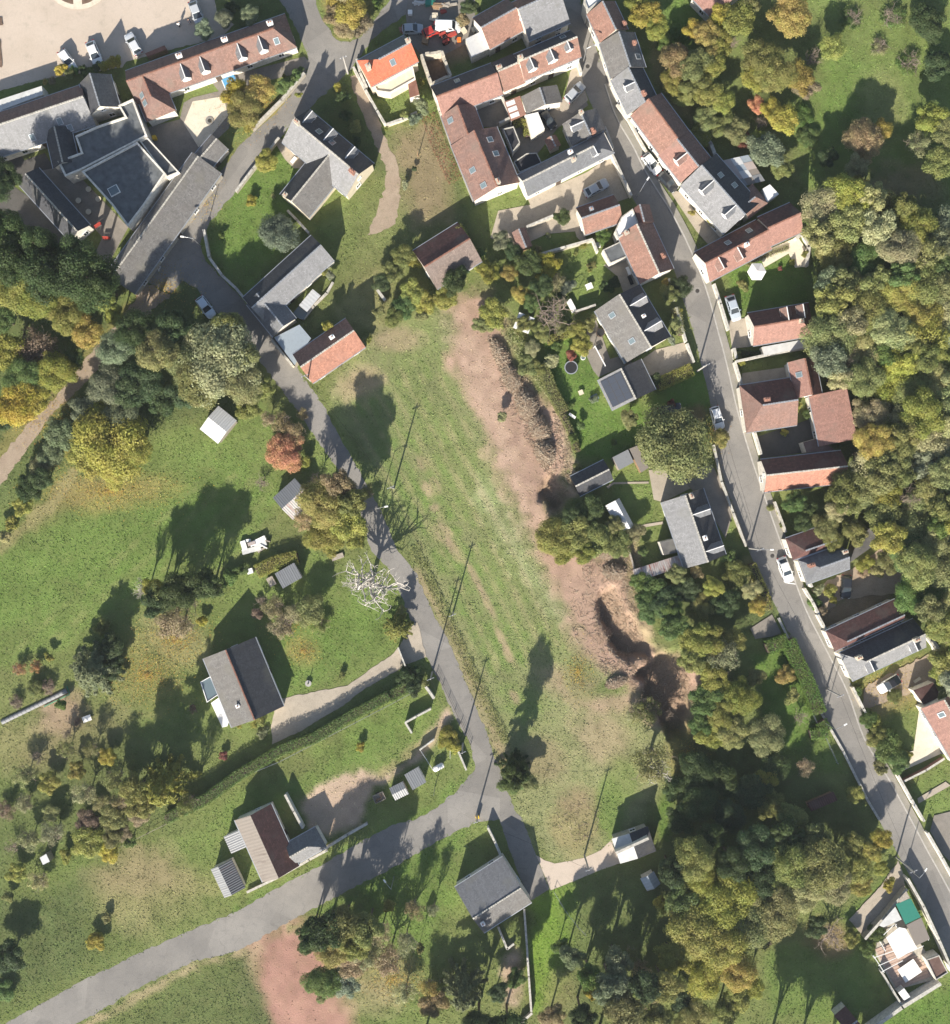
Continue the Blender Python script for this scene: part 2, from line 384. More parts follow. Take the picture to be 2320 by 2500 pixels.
# meadow on the left
area([(-400, 1330), (0, 1310), (200, 1180), (420, 1060), (640, 960), (720, 1060), (700, 1200), (560, 1380), (300, 1500), (0, 1640), (-400, 1800)], 'grass')
area([(-300, 1400), (250, 1250), (560, 1120), (660, 1230), (300, 1420), (-300, 1700)], 'lush', 60, 0.55, 90)
blob(270, 1200, 150, 45, 'litter', 0.6, -8); blob(150, 1230, 120, 30, 'leafred', 0.2, -35)
stripe([(0, 1340), (130, 1225), (180, 1150)], 16, 'dry', 0.8)
# gardens and plots to the left
area([(560, 1400), (760, 1330), (960, 1480), (1000, 1580), (700, 1720), (560, 1560)], 'grass'); area([(640, 1540), (960, 1440), (990, 1560), (720, 1680)], 'lush', 30, 0.6, 60)
blob(430, 1560, 90, 70, 'dry', 0.6, 20); blob(360, 1650, 110, 80, 'litter', 0.35, 30); blob(740, 1590, 40, 30, 'litter', 0.5)
blob(150, 1745, 70, 45, 'soil', 0.7, -30); blob(60, 1830, 90, 70, 'dry', 0.6); blob(200, 1800, 150, 50, 'brown', 0.35, -25)
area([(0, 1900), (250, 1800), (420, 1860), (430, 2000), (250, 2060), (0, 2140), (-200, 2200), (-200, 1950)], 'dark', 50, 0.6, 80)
area([(560, 2010), (740, 1890), (940, 1790), (1060, 1690), (1080, 1760), (940, 1890), (860, 1910), (760, 1930), (640, 1960), (540, 2060), (480, 2170), (240, 2270), (190, 2130)], 'grass')
area([(200, 2140), (340, 2080), (470, 2110), (520, 2170), (330, 2290), (240, 2260)], 'dry', 40, 0.75, 60)
blob(330, 2120, 110, 60, 'brown', 0.4); blob(640, 1950, 120, 40, 'lush', 0.5, -25); blob(900, 1800, 140, 40, 'lush', 0.5, -27)
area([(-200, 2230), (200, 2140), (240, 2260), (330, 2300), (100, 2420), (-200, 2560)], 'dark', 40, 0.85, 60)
area([(835, 1890), (900, 1885), (930, 1900), (1000, 1850), (1070, 1760), (1085, 1740), (1095, 1730), (1100, 1750), (1030, 1850), (960, 1900), (915, 1920), (880, 2010), (800, 2040), (760, 2020), (735, 1960), (770, 1930)], 'soil_pale', 8, 0.95, 16)
stripe([(1075, 1780), (1000, 1840), (930, 1890)], 8, 'dry', 0.8)
# lower left
area([(590, 2260), (720, 2240), (850, 2290), (840, 2420), (880, 2520), (700, 2620), (620, 2450)], 'pink', 30, 0.85, 40)
area([(580, 2325), (715, 2250), (640, 2340), (620, 2420), (590, 2400)], 'tan', 20, 0.7, 30)
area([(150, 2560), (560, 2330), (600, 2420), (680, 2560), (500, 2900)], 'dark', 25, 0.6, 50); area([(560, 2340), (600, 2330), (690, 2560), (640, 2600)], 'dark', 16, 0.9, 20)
area([(860, 2140), (1100, 2020), (1120, 2150), (1060, 2300), (1040, 2420), (960, 2400), (880, 2240)], 'lush', 30, 0.7, 50)
blob(940, 2380, 90, 60, 'dry', 0.7); blob(900, 2440, 80, 50, 'tan', 0.4)
blob(1250, 2390, 26, 75, 'soil_pale', 0.9); area([(1290, 2180), (1400, 2160), (1390, 2330), (1380, 2430), (1290, 2480), (1290, 2330)], 'vivid', 16, 0.95, 24); blob(1370, 2420, 45, 60, 'dry', 0.5)
area([(1400, 2160), (1620, 2060), (1640, 2350), (1500, 2500), (1380, 2500)], 'dark', 50, 0.6, 60)  # tree shade painted dark into the lawn colour
# the long field
FIELD = [(800, 900), (900, 810), (1050, 760), (1110, 740), (1150, 850), (1180, 960), (1230, 1080), (1260, 1200), (1320, 1340), (1400, 1480), (1500, 1620), (1560, 1700), (1620, 1760), (1640, 1860), (1600, 1960), (1500, 2090), (1400, 2115), (1320, 2090), (1260, 1990), (1180, 1760), (1100, 1580), (1010, 1390), (920, 1180), (840, 1030)]
area(FIELD, 'stubble', 20, 1.0, 30)
area([(880, 850), (1060, 770), (1090, 850), (1130, 980), (1180, 1120), (1240, 1250), (1330, 1430), (1390, 1570), (1360, 1640), (1290, 1560), (1180, 1400), (1060, 1190), (960, 1010)], 'grass', 40, 0.55, 90)
area([(850, 950), (960, 1030), (1040, 1180), (1150, 1400), (1260, 1600), (1320, 1720), (1280, 1800), (1200, 1680), (1090, 1460), (980, 1290), (900, 1120)], 'lush', 40, 0.6, 80)
stripe([(1180, 1200), (1250, 1330), (1330, 1440), (1370, 1500)], 16, 'pale', 0.7, 30, 30)
for k, (x, y, rx, ry, r) in enumerate([(1062, 1185, 14, 30, 65), (1080, 1300, 20, 50, 70), (1105, 1340, 12, 40, 68), (1040, 1190, 12, 25, 60), (1060, 1240, 16, 14, 0), (1190, 1470, 10, 60, 65), (1225, 1560, 9, 40, 65), (1160, 1410, 10, 50, 62), (1240, 1600, 10, 30, 65), (1255, 1700, 12, 26, 0), (1030, 1130, 16, 30, 60)]):
    blob(x, y, rx * .8, ry * .7, 'soil', 0.5, -27)
for k in range(16):      # mowing lines and wheel ruts down the field
    o_ = k * 17 - 20; w_ = 2.4 + (k % 3)
    stripe([(860 + o_, 960 + o_ * -.5), (960 + o_, 1150 - o_ * .5), (1090 + o_, 1400 - o_ * .5), (1210 + o_, 1650 - o_ * .5)], w_, 'lush' if k % 2 else 'tan', .32, 9, 5)
for k in range(9):
    stripe([(20 + k * 60, 1600 - k * 22), (260 + k * 52, 1390 - k * 14), (520 + k * 24, 1150 + k * 6)], 3.0, 'lush' if k % 2 else 'dry', .25, 9, 5)
# bare brown strip with cut scrub
area([(1090, 740), (1170, 700), (1230, 800), (1260, 900), (1330, 960), (1385, 1060), (1390, 1160), (1370, 1230), (1330, 1260), (1330, 1330), (1420, 1350), (1530, 1340), (1560, 1480), (1600, 1590), (1700, 1640), (1690, 1790), (1600, 1760), (1530, 1660), (1420, 1610), (1380, 1500), (1310, 1340), (1235, 1180), (1165, 1010), (1105, 890)], 'soil', 22, 1.0, 40)
stripe([(1360, 960), (1385, 1060), (1400, 1150), (1395, 1200)], 14, 'soil_pale', 0.8); stripe([(1110, 770), (1180, 950), (1240, 1120), (1300, 1290)], 22, 'soil_pale', 0.4, 30, 30)
stripe([(1545, 1330), (1555, 1450), (1580, 1560)], 16, 'tan', 0.8); blob(1440, 1690, 120, 40, 'soil', 0.6, 20); blob(1470, 1800, 80, 60, 'soil', 0.45, 40)
blob(1480, 1680, 40, 22, 'lush', 0.7); blob(1420, 1650, 40, 60, 'olive', 0.6)
blob(1410, 2010, 70, 75, 'dry', 0.95, 0, 0.25); blob(1400, 1955, 48, 34, 'brown', 0.4); blob(1490, 1990, 35, 70, 'lush', 0.8); blob(1520, 1900, 40, 60, 'grass', 0.7); blob(1320, 1860, 60, 60, 'brown', 0.5)
blob(1680, 1830, 50, 70, 'litter', 0.7); stripe([(1625, 1950), (1620, 2040)], 14, 'lush', 0.9)
stripe([(1020, 1400), (1090, 1530), (1150, 1660), (1210, 1800), (1240, 1880)], 15, 'tan', 0.8); stripe([(985, 1280), (1050, 1420), (1110, 1560), (1180, 1700), (1230, 1800)], 16, 'dark', 0.45, 24)
# plot round the farm and the track
area([(880, 420), (1000, 250), (1080, 300), (1130, 480), (1110, 560), (1020, 590), (900, 800), (830, 920), (760, 920), (740, 760), (820, 640), (900, 560)], 'olive', 16, 0.9, 26)
area([(960, 330), (1060, 290), (1110, 420), (1100, 520), (1020, 540), (985, 460)], 'brown', 30, 0.7, 50)
blob(900, 730, 70, 90, 'dry', 0.5, 20); blob(880, 930, 60, 35, 'tan', 0.8, -25); blob(960, 830, 60, 30, 'soil', 0.5); stripe([(985, 700), (1110, 640)], 20, 'olive', 0.8)
area([(1090, 300), (1050, 220), (1000, 180), (1040, 160), (1180, 640), (1130, 640)], 'dark', 10, 0.8, 20)
area([(580, 400), (700, 330), (740, 450), (700, 560), (620, 690), (510, 640), (520, 560)], 'lush', 20, 0.8, 30)
area([(760, 260), (850, 220), (960, 420), (860, 420)], 'dark', 20, 0.9, 20)
# gardens along the street
for P, c, o in (([(1310, 560), (1410, 530), (1410, 580), (1320, 620)], 'grass', 1), ([(1390, 610), (1450, 590), (1490, 640), (1480, 730), (1410, 760), (1370, 720)], 'grass', 1), ([(1320, 820), (1420, 800), (1460, 900), (1470, 1000), (1400, 1010), (1330, 920)], 'lush', 1),
                ([(1380, 1000), (1560, 980), (1600, 1000), (1560, 1080), (1520, 1130), (1400, 1110)], 'lush', 1), ([(1490, 1150), (1590, 1150), (1610, 1290), (1560, 1310), (1480, 1230)], 'grass', 1), ([(1580, 960), (1720, 890), (1740, 1000), (1600, 1040)], 'lush', 1),
                ([(1765, 650), (1960, 620), (1985, 660), (1980, 760), (1830, 760), (1800, 770)], 'lush', 1), ([(1540, 1390), (1850, 1330), (1900, 1500), (1860, 1560), (1700, 1500), (1560, 1480)], 'dark', 1), ([(1820, 1360), (1870, 1370), (1880, 1480), (1830, 1450)], 'dry', .8),
                ([(1840, 1600), (1930, 1570), (2000, 1780), (1950, 1830), (1860, 1760)], 'lush', 1), ([(1850, 1800), (2010, 1790), (2060, 1880), (1900, 1900)], 'lush', .6), ([(1950, 1490), (2060, 1470), (2130, 1400), (2200, 1430), (2140, 1500), (2000, 1560)], 'brown', .9),
                ([(2080, 1670), (2280, 1580), (2290, 1700), (2250, 1730), (2120, 1760)], 'litter', .5), ([(2120, 1680), (2220, 1620), (2250, 1700), (2140, 1740)], 'brown', .5), ([(2220, 1920), (2300, 1870), (2420, 2000), (2330, 2040), (2250, 1990)], 'grass', 1),
                ([(2130, 2480), (2330, 2400), (2420, 2560), (2140, 2600)], 'lush', 1), ([(2050, 2240), (2180, 2130), (2200, 2200), (2090, 2330)], 'lush', .8), ([(1870, 2320), (2060, 2290), (2160, 2420), (2080, 2500), (1880, 2480)], 'lush', .6),
                ([(1660, 1800), (1900, 1830), (2080, 1960), (2120, 2050), (1850, 2090), (1640, 2060)], 'dark', .6)):  # last patch paints the shade of the trees below into the ground
    area(P, c, 12, o, 16)
blob(2025, 2295, 50, 45, 'leafred', 0.6); blob(1700, 1010, 30, 22, 'leafred', 0.6); blob(1760, 1065, 14, 40, 'litter', 0.7)
# the wooded slope and its clearing, upper right
area([(1990, 0), (2400, 0), (2400, 520), (2200, 470), (1960, 420), (1960, 230)], 'grass', 40, 0.8, 80); area([(1640, 0), (1760, 0), (1700, 140), (1600, 130)], 'lush', 20, 0.8, 30)
area([(1960, 270), (2060, 130), (2160, 200), (2100, 320), (1980, 400)], 'lush', 40, 0.6, 60); blob(2200, 470, 90, 60, 'brown', 0.6); blob(2150, 260, 60, 80, 'dry', 0.35)
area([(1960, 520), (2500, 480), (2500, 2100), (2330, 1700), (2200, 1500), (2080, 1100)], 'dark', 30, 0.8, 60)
area([(1590, 90), (1650, 110), (1700, 260), (1690, 310), (1640, 270), (1590, 160)], 'dry', 10, 0.8, 18)
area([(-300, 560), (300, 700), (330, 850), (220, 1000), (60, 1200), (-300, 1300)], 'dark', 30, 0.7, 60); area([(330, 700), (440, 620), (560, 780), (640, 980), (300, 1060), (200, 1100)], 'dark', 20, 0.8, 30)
stripe([(320, 760), (200, 900), (120, 1000), (0, 1100)], 24, 'litter', 0.5)
area([(520, -60), (690, -60), (720, 40), (580, 70)], 'dark', 12, 0.8, 14); area([(760, -60), (950, -60), (890, 60), (850, 95), (820, 90)], 'litter', 8, 0.8, 10)
stripe([(560, 400), (690, 260), (745, 190)], 10, 'litter', 0.7); stripe([(480, 570), (400, 650)], 10, 'lush', 0.7)
area([(1000, 60), (1140, 20), (1180, 130), (1060, 170), (1010, 130)], 'brown', 12, 0.9, 20)
stripe([(580, 2222), (800, 2110), (960, 2020), (1040, 1980), (1130, 1905)], 10, 'lush', 0.6, 14); stripe([(720, 2262), (960, 2130), (1130, 2040)], 9, 'lush', 0.6, 14); stripe([(180, 2520), (470, 2360), (580, 2330)], 8, 'tan', 0.7)
GC *= (0.74 + 0.30 * NZ3 + 0.22 * NZ2)[..., None]
far_ = np.clip(np.maximum.reduce([-200 - GX, GX - 2520, -200 - GY, GY - 2700]) / 120, 0, 1); lay(far_, 'olive')      # plain grassland beyond the plot
GZ = np.zeros(GX.shape)
PITS = [([(1455, 1462), (1470, 1440), (1508, 1433), (1530, 1490), (1555, 1519), (1593, 1563), (1600, 1582), (1584, 1598), (1537, 1615), (1512, 1600), (1492, 1575), (1474, 1535), (1460, 1500)], 3.3),
        ([(1600, 1600), (1662, 1578), (1694, 1626), (1690, 1720), (1668, 1800), (1634, 1804), (1612, 1745), (1566, 1716), (1578, 1668), (1556, 1650)], 3.6),
        ([(1345, 1141), (1412, 1215), (1361, 1250), (1318, 1222), (1312, 1195)], 2.4)]
for P, dep in PITS:      # hollows shaped so their rims shade the floor, in place of a falling bank
    d_ = sdist(GX, GY, P); pr_ = [.75 * x - .66 * y for x, y in P]; sl_ = np.clip((.75 * GX - .66 * GY - min(pr_)) / (max(pr_) - min(pr_)), 0, 1)
    GZ -= dep * np.clip((d_ + (NZ3 - .5) * 12 + (NZ2 - .5) * 10) / 12 + .35, 0, 1) * (.85 + .2 * NZ2 + .1 * NZ3) * np.where(d_ > -14, 1 - .93 * sl_ ** 1.3, 0)
    lay((d_ + (NZ3 - .5) * 14) / 12, 'brown', .6)
ny, nx = GX.shape
V = np.stack([(GX - 1160) * S, (1250 - GY) * S, GZ], -1).reshape(-1, 3)
ii = np.arange(ny * nx).reshape(ny, nx)
F = np.stack([ii[:-1, :-1], ii[1:, :-1], ii[1:, 1:], ii[:-1, 1:]], -1).reshape(-1, 4)
ground = link('ground', fast_mesh('ground', V, F, 'terrain', GC.reshape(-1, 3)))
tag(ground, 'grass, earth and leaf litter of the whole plot seen from above', kind='structure')

# ------------------------------------------------------------------ roads, yards and paths: sheets laid on the ground
SHEETS = []
ZL = [0.012]
def rag_edge(P, amp, step=9):
    out = []
    for k in range(len(P)):
        (x0, y0), (x1, y1) = P[k], P[(k + 1) % len(P)]; L = math.hypot(x1 - x0, y1 - y0); n = max(1, int(L / step))
        for q in range(n):
            t = q / n; a = amp if 0 < q else amp * 0.4
            out.append((x0 + (x1 - x0) * t + RNG.uniform(-a, a), y0 + (y1 - y0) * t + RNG.uniform(-a, a)))
    return out
def sheet(name, P, mat, label, t=None, rag=0.0, holed=False):
    P = TL(t, P); SHEETS.append(P)
    if rag: P = rag_edge(P, rag)
    z = ZL[0]; ZL[0] += 0.004
    mb = MB(); pts = [(*G(x, y), z) for x, y in P]
    a = sum(pts[k][0] * pts[(k + 1) % len(pts)][1] - pts[(k + 1) % len(pts)][0] * pts[k][1] for k in range(len(pts)))
    mb.poly(pts if a > 0 else pts[::-1])
    return tag(mb.build(name, mat), label, kind='structure')
def smooth(P, n=6):
    out = []
    for k in range(len(P) - 1):
        p0 = P[max(0, k - 1)]; p1 = P[k]; p2 = P[k + 1]; p3 = P[min(len(P) - 1, k + 2)]
        for q in range(n):
            t = q / n
            out.append(tuple(0.5 * (2 * p1[i] + (p2[i] - p0[i]) * t + (2 * p0[i] - 5 * p1[i] + 4 * p2[i] - p3[i]) * t * t + (3 * p1[i] - p0[i] - 3 * p2[i] + p3[i]) * t ** 3) for i in (0, 1)))
    return out + [P[-1]]
def band(name, A, B, mat, label, rag=0.0):     # between two edges
    return sheet(name, smooth(A, 5) + smooth(B, 5)[::-1], mat, label, None, rag)

ST_L = [(1345, -90), (1367, 0), (1395, 91), (1420, 188), (1436, 238), (1474, 317), (1496, 373), (1524, 442), (1555, 500), (1600, 560), (1624, 610), (1650, 670), (1668, 732), (1694, 814), (1712, 890), (1732, 970), (1745, 1075), (1768, 1176), (1803, 1273), (1825, 1336), (1850, 1392), (1881, 1455), (1906, 1505), (1960, 1626), (2007, 1739), (2054, 1830), (2101, 1914), (2145, 2000), (2211, 2119), (2267, 2226), (2320, 2345), (2420, 2560)]
ST_R = [(1395, -90), (1417, 0), (1433, 44), (1461, 132), (1493, 201), (1521, 282), (1560, 350), (1590, 410), (1624, 465), (1650, 505), (1694, 588), (1738, 695), (1771, 811), (1790, 883), (1817, 1000), (1850, 1113), (1887, 1220), (1919, 1311), (1944, 1377), (1966, 1439), (1991, 1500), (2041, 1597), (2085, 1685), (2126, 1798), (2179, 1886), (2242, 2000), (2280, 2072), (2320, 2144), (2420, 2330)]
band('street', ST_L, ST_R, 'asphalt', 'grey asphalt village street running down the right side')
KR = [(x - 15, y + 4) for x, y in ST_R[4:]]
J1 = [(x, y) for x, y in TL((1, 0), [(590, -60), (650, 130), (740, 280), (800, 322), (880, 328), (960, 290), (1100, 110), (1230, -60)])]
RA_R = TL((1, 0), [(1360, -60), (1310, 110), (1180, 200), (1030, 330), (940, 450), (890, 540), (780, 650), (640, 760), (560, 850), (430, 950), (340, 1060), (250, 1170), (100, 1330), (0, 1480)]) + TL((0, 1), [(1740, 0), (1620, 160), (1560, 300), (1600, 430), (1720, 560), (1848, 690)]) + [(640, 790), (700, 860), (770, 960), (797, 1000), (831, 1069), (881, 1157), (922, 1229), (950, 1289), (969, 1340), (1013, 1395), (1060, 1500), (1095, 1565), (1142, 1676), (1160, 1720), (1191, 1795), (1216, 1870), (1248, 1950), (1262, 1995)]
RA_L = TL((1, 0), [(290, -60), (400, 110), (480, 270), (545, 430), (545, 540), (440, 700), (300, 880), (150, 1010), (0, 1150)]) + TL((0, 1), [(1540, 0), (1380, 230), (1240, 400), (1130, 590), (1330, 690), (1430, 590), (1530, 650), (1700, 850), (1848, 1000)]) + [(650, 900), (731, 1010), (800, 1110), (862, 1195), (881, 1255), (906, 1345), (950, 1390), (972, 1433), (1000, 1508), (1045, 1608), (1088, 1700), (1130, 1784), (1152, 1830), (1160, 1880), (1114, 1933), (1060, 1975), (1019, 2000), (957, 2013), (862, 2066), (800, 2104), (674, 2169), (580, 2226), (439, 2282), (314, 2339), (188, 2402), (94, 2455), (-120, 2570)]
LOW = [(1262, 1995), (1160, 2009), (1082, 2047), (957, 2119), (831, 2185), (715, 2245), (580, 2323), (471, 2348), (345, 2408), (251, 2465), (60, 2570)]
sheet('road', J1 + RA_R + LOW[1:] + RA_L[::-1], 'asphalt', 'grey asphalt lane winding from the junction down to the left', None, 2.6)
sheet('lane', TL((2, 4), [(140, -20), (290, -90), (370, 0), (470, 270), (580, 545), (420, 640), (330, 400), (250, 180), (190, 0)]), 'asphalt', 'short asphalt spur beside the slate house at the bottom', None, 1.0)
sheet('driveway', TL((2, 4), [(475, 280), (540, 320), (620, 345), (740, 325), (850, 300), (980, 240), (1065, 155), (1135, 340), (960, 400), (800, 470), (590, 553)]), 'gravel_pale', 'pale concrete driveway leading to the flat roofed garage', None, 0.6)
sheet('path', TL((0, 1), [(1130, 600), (1330, 700), (1120, 880), (1010, 1010), (840, 1180), (640, 1420), (430, 1600), (250, 1840)]) + [(0, 1190), (-140, 1330), (-160, 1220), (0, 1120)] + TL((0, 1), [(220, 1700), (440, 1500), (690, 1170), (960, 880)]), 'dirt_track', 'leaf strewn earth path through the trees on the left', None, 4.0)
sheet('track', TL((1, 0), [(870, 600), (930, 580), (1050, 800), (1150, 1060), (1170, 1140), (1230, 1240), (1260, 1340), (1260, 1593), (1230, 1740), (1120, 1800), (1010, 1830), (1080, 1680), (1150, 1440), (1150, 1290), (1060, 1090), (960, 860)]), 'dirt_track', 'pale dirt track past the old stone farmhouse', None, 4.0)
sheet('parking_lot', [(-120, 235), (0, 222), (100, 195), (300, 165), (310, 150), (410, 123), (540, 92), (572, 60), (530, 30), (512, -90), (-120, -90)], 'gravel_pale', 'pale gravel car park in the upper left corner', None, 1.5)
sheet('yard', TL((0, 0), [(1150, 990), (1400, 930), (1430, 800), (1500, 760), (1780, 690), (1848, 800), (1780, 1000), (1400, 1360), (1160, 1080)]), 'paving', 'grey paved yard behind the cream gabled wing')
sheet('courtyard', TL((0, 0), [(1430, 960), (1500, 790), (1740, 750), (1775, 900), (1640, 1060), (1545, 1145)]), 'gravel_white', 'bright pale gravel courtyard beside the big yellow tree')
sheet('front_strip', TL((1, 0), [(-200, 640), (0, 575), (520, 440), (560, 480), (530, 560), (180, 640), (-60, 820)]), 'paving', 'shaded strip of yard along the long tiled house')
sheet('terrace', TL((0, 1), [(560, -330), (640, -200), (1000, 175), (830, 490), (730, 400), (800, 250), (550, 0), (310, -290)]), 'paving', 'brown paved terrace with round cafe tables')
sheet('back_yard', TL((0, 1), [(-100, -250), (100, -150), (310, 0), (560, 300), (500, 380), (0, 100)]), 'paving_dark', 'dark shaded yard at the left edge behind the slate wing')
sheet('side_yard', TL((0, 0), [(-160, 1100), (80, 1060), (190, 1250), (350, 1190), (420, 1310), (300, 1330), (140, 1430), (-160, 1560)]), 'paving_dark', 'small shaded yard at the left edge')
sheet('drive', TL((1, 3), [(330, 655), (600, 603), (860, 552), (1000, 452), (1190, 322), (1260, 250), (1340, 110), (1400, 60), (1470, 330), (1330, 385), (1240, 440), (1000, 570), (850, 690), (500, 905), (270, 1010), (262, 870), (290, 730)]), 'gravel', 'pale gravel drive up to the slate bungalow', None, 1.5)
sheet('forecourt', TL((1, 0), [(1330, -40), (1848, -40), (1848, 260), (1800, 330), (1500, 480), (1330, 330), (1310, 110)]), 'paving', 'cluttered forecourt with vehicles at the top')
sheet('yard', TL((2, 0), [(430, 1593), (380, 1480), (420, 1540), (870, 1340), (1060, 1215), (1140, 1430), (1195, 1540), (900, 1640), (860, 1720), (780, 1800), (560, 1820), (320, 1930), (120, 1850), (180, 1640)]), 'gravel', 'beige gravel yard below the white hipped slate house')
sheet('yard', TL((2, 0), [(0, 800), (230, 760), (400, 880), (690, 790), (790, 540), (830, 700), (880, 820), (640, 1000), (500, 1180), (340, 1350), (190, 990), (0, 990)]), 'paving', 'crowded paved courtyard between the old terrace houses')
sheet('yard', TL((2, 0), [(800, 460), (840, 640), (860, 720), (880, 780), (760, 880), (640, 860), (700, 740), (740, 560)]), 'gravel', 'small sandy parking yard beside the street wall')
sheet('patio', TL((1, 0), [(300, 1120), (350, 1080), (600, 1250), (500, 1310), (440, 1310), (370, 1240)]), 'gravel', 'pale patio beside the old stone farmhouse')
sheet('garden_path', TL((2, 1), [(760, 20), (800, 100), (850, 240), (880, 290), (820, 280), (790, 250), (740, 60)]), 'gravel', 'narrow gravel path between the walled gardens')
sheet('patio', TL((2, 1), [(1000, 470), (1180, 410), (1280, 640), (1160, 700), (1110, 560)]), 'gravel', 'gravel patio behind the long red roofed house')
sheet('terrace', TL((2, 1), [(870, 900), (930, 860), (1050, 1200), (1180, 1160), (1220, 1230), (960, 1340), (920, 1290), (870, 1180)]), 'paving', 'stone terrace behind the big slate villa')
sheet('drive', TL((2, 1), [(1290, 1210), (1400, 1130), (1630, 1070), (1690, 1230), (1470, 1340), (1410, 1400)]), 'gravel', 'short gravel drive between slate villa and solar garage')
sheet('patio', TL((2, 2), [(1350, 470), (1600, 450), (1700, 600), (1460, 720), (1390, 700)]), 'gravel', 'pale concrete patio below the big dark olive tree')
sheet('garden_path', TL((2, 2), [(1020, 600), (1075, 565), (1350, 560), (1350, 575), (1080, 580), (1035, 615)]), 'gravel', 'narrow path from the dark shed to the patio')
sheet('garden_path', TL((2, 2), [(1240, 915), (1330, 890), (1460, 870), (1465, 890), (1340, 912), (1245, 935)]), 'gravel', 'narrow path to the white corrugated shed')
sheet('yard', TL((3, 2), [(-300, 470), (0, 430), (60, 560), (150, 830), (100, 1000), (-40, 760)]), 'paving', 'grey paved front yard beside the street railings')
sheet('patio', TL((3, 1), [(430, 350), (660, 250), (750, 380), (740, 480), (640, 490), (590, 380), (400, 490), (380, 430)]), 'gravel_white', 'sandy patio beside the lawn with the parasol')
sheet('drive', TL((3, 1), [(120, 900), (270, 880), (330, 1100), (150, 1120)]), 'gravel', 'pale drive in front of the house with red dormers')
sheet('yard', TL((3, 1), [(230, 1310), (590, 1260), (600, 1340), (220, 1400)]), 'gravel', 'dim gravel yard below the tall garden wall')
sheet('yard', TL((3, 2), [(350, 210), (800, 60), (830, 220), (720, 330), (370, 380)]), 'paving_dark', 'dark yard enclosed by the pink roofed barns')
sheet('yard', TL((3, 2), [(760, 1400), (1080, 1240), (1310, 1080), (1360, 1180), (1500, 1240), (1450, 1420), (1000, 1480), (840, 1600)]), 'dirt_track', 'earthy yard with the parked black car', None, 3.0)
sheet('yard', TL((3, 3), [(1190, 560), (1450, 420), (1700, 300), (1760, 500), (1560, 600), (1250, 720), (1160, 720)]), 'dirt_track', 'earthy yard with the convertible', None, 4.0)
sheet('yard', TL((3, 3), [(1350, 1110), (1560, 1060), (1610, 700), (1780, 1080), (1420, 1240)]), 'gravel_white', 'white gravel yard beside the pink roofed house')
sheet('garden_path', TL((3, 3), [(1590, 1430), (1810, 1300), (1848, 1330), (1600, 1470)]), 'gravel', 'paved path across the small lawn at the right edge')
sheet('yard', TL((3, 4), [(1720, -30), (2000, -100), (2000, 500), (1780, 260), (1690, 90)]), 'paving', 'paved yard at the right edge')
sheet('garden_path', TL((3, 4), [(1060, 780), (1320, 500), (1440, 320), (1480, 420), (1500, 520), (1330, 700), (1150, 890)]), 'gravel', 'wide gravel path beside the pergola terrace', None, 2)
sheet('gate_apron', TL((3, 3), [(290, 110), (460, 0), (540, 160), (330, 190)]), 'paving', 'concrete apron beside the street wall')
sheet('flower_bed', [(191 + 86 * math.cos(a), -62 + 86 * math.sin(a)) for a in [k * math.pi / 16 for k in range(32)]], 'gravel_white', 'pale round edging of the flower bed at the top')
for n_, (a0, a1) in enumerate(((0.10, 1.42), (1.72, 3.04))):
    P = [(191 + 74 * math.cos(a0 + (a1 - a0) * k / 14), -62 + 74 * math.sin(a0 + (a1 - a0) * k / 14)) for k in range(15)] + [(191 + 12 * math.cos((a0 + a1) / 2), -62 + 12 * math.sin((a0 + a1) / 2))]
    sheet('flower_bed', P, 'soil', 'right hand brown flower bed at the top of the car park' if n_ == 0 else 'left hand brown flower bed at the top of the car park', None, 1.5)
sheet('flower_bed', [(-40, 40), (6, 44), (8, 62), (-40, 70)], 'soil', 'small brown bed at the left edge of the car park', None, 1.5)
sheet('flower_bed', [(-40, 95), (2, 98), (6, 165), (-40, 165)], 'soil', 'long brown bed at the left edge of the car park', None, 1.5)

sheet('front_yard', [(1632, 462), (1662, 470), (1700, 520), (1765, 585), (1742, 612), (1700, 565), (1660, 505)], 'gravel', 'narrow gravel front yards of the slate street houses')
# pavement with a kerb down the right side of the street
mb = MB()
A_, B_ = smooth(KR, 5), smooth(ST_R[4:], 5)
for k in range(len(A_) - 1):
    a0, a1, b1, b0 = A_[k], A_[k + 1], B_[k + 1], B_[k]
    for p, q, z0, z1 in ((a0, a1, 0.0, 0.13),):
        mb.poly([(*G(*p), z0), (*G(*q), z0), (*G(*q), z1), (*G(*p), z1)])
    mb.poly([(*G(*a0), .13), (*G(*a1), .13), (*G(*b1), .13), (*G(*b0), .13)])
pv = tag(mb.build('pavement', 'pavement'), 'narrow raised pavement along the right side of the street', kind='structure')
mb = MB(); C_ = [(x - 2.4, y + 0.6) for x, y in A_]
for k in range(len(A_) - 1):
    P4 = [G(*C_[k]), G(*C_[k + 1]), G(A_[k + 1][0] + .6, A_[k + 1][1]), G(A_[k][0] + .6, A_[k][1])]
    mb.prism(P4, 0.0, 0.142)
tag(mb.build('kerb', 'concrete'), 'pale kerb along the street pavement', kind='structure')


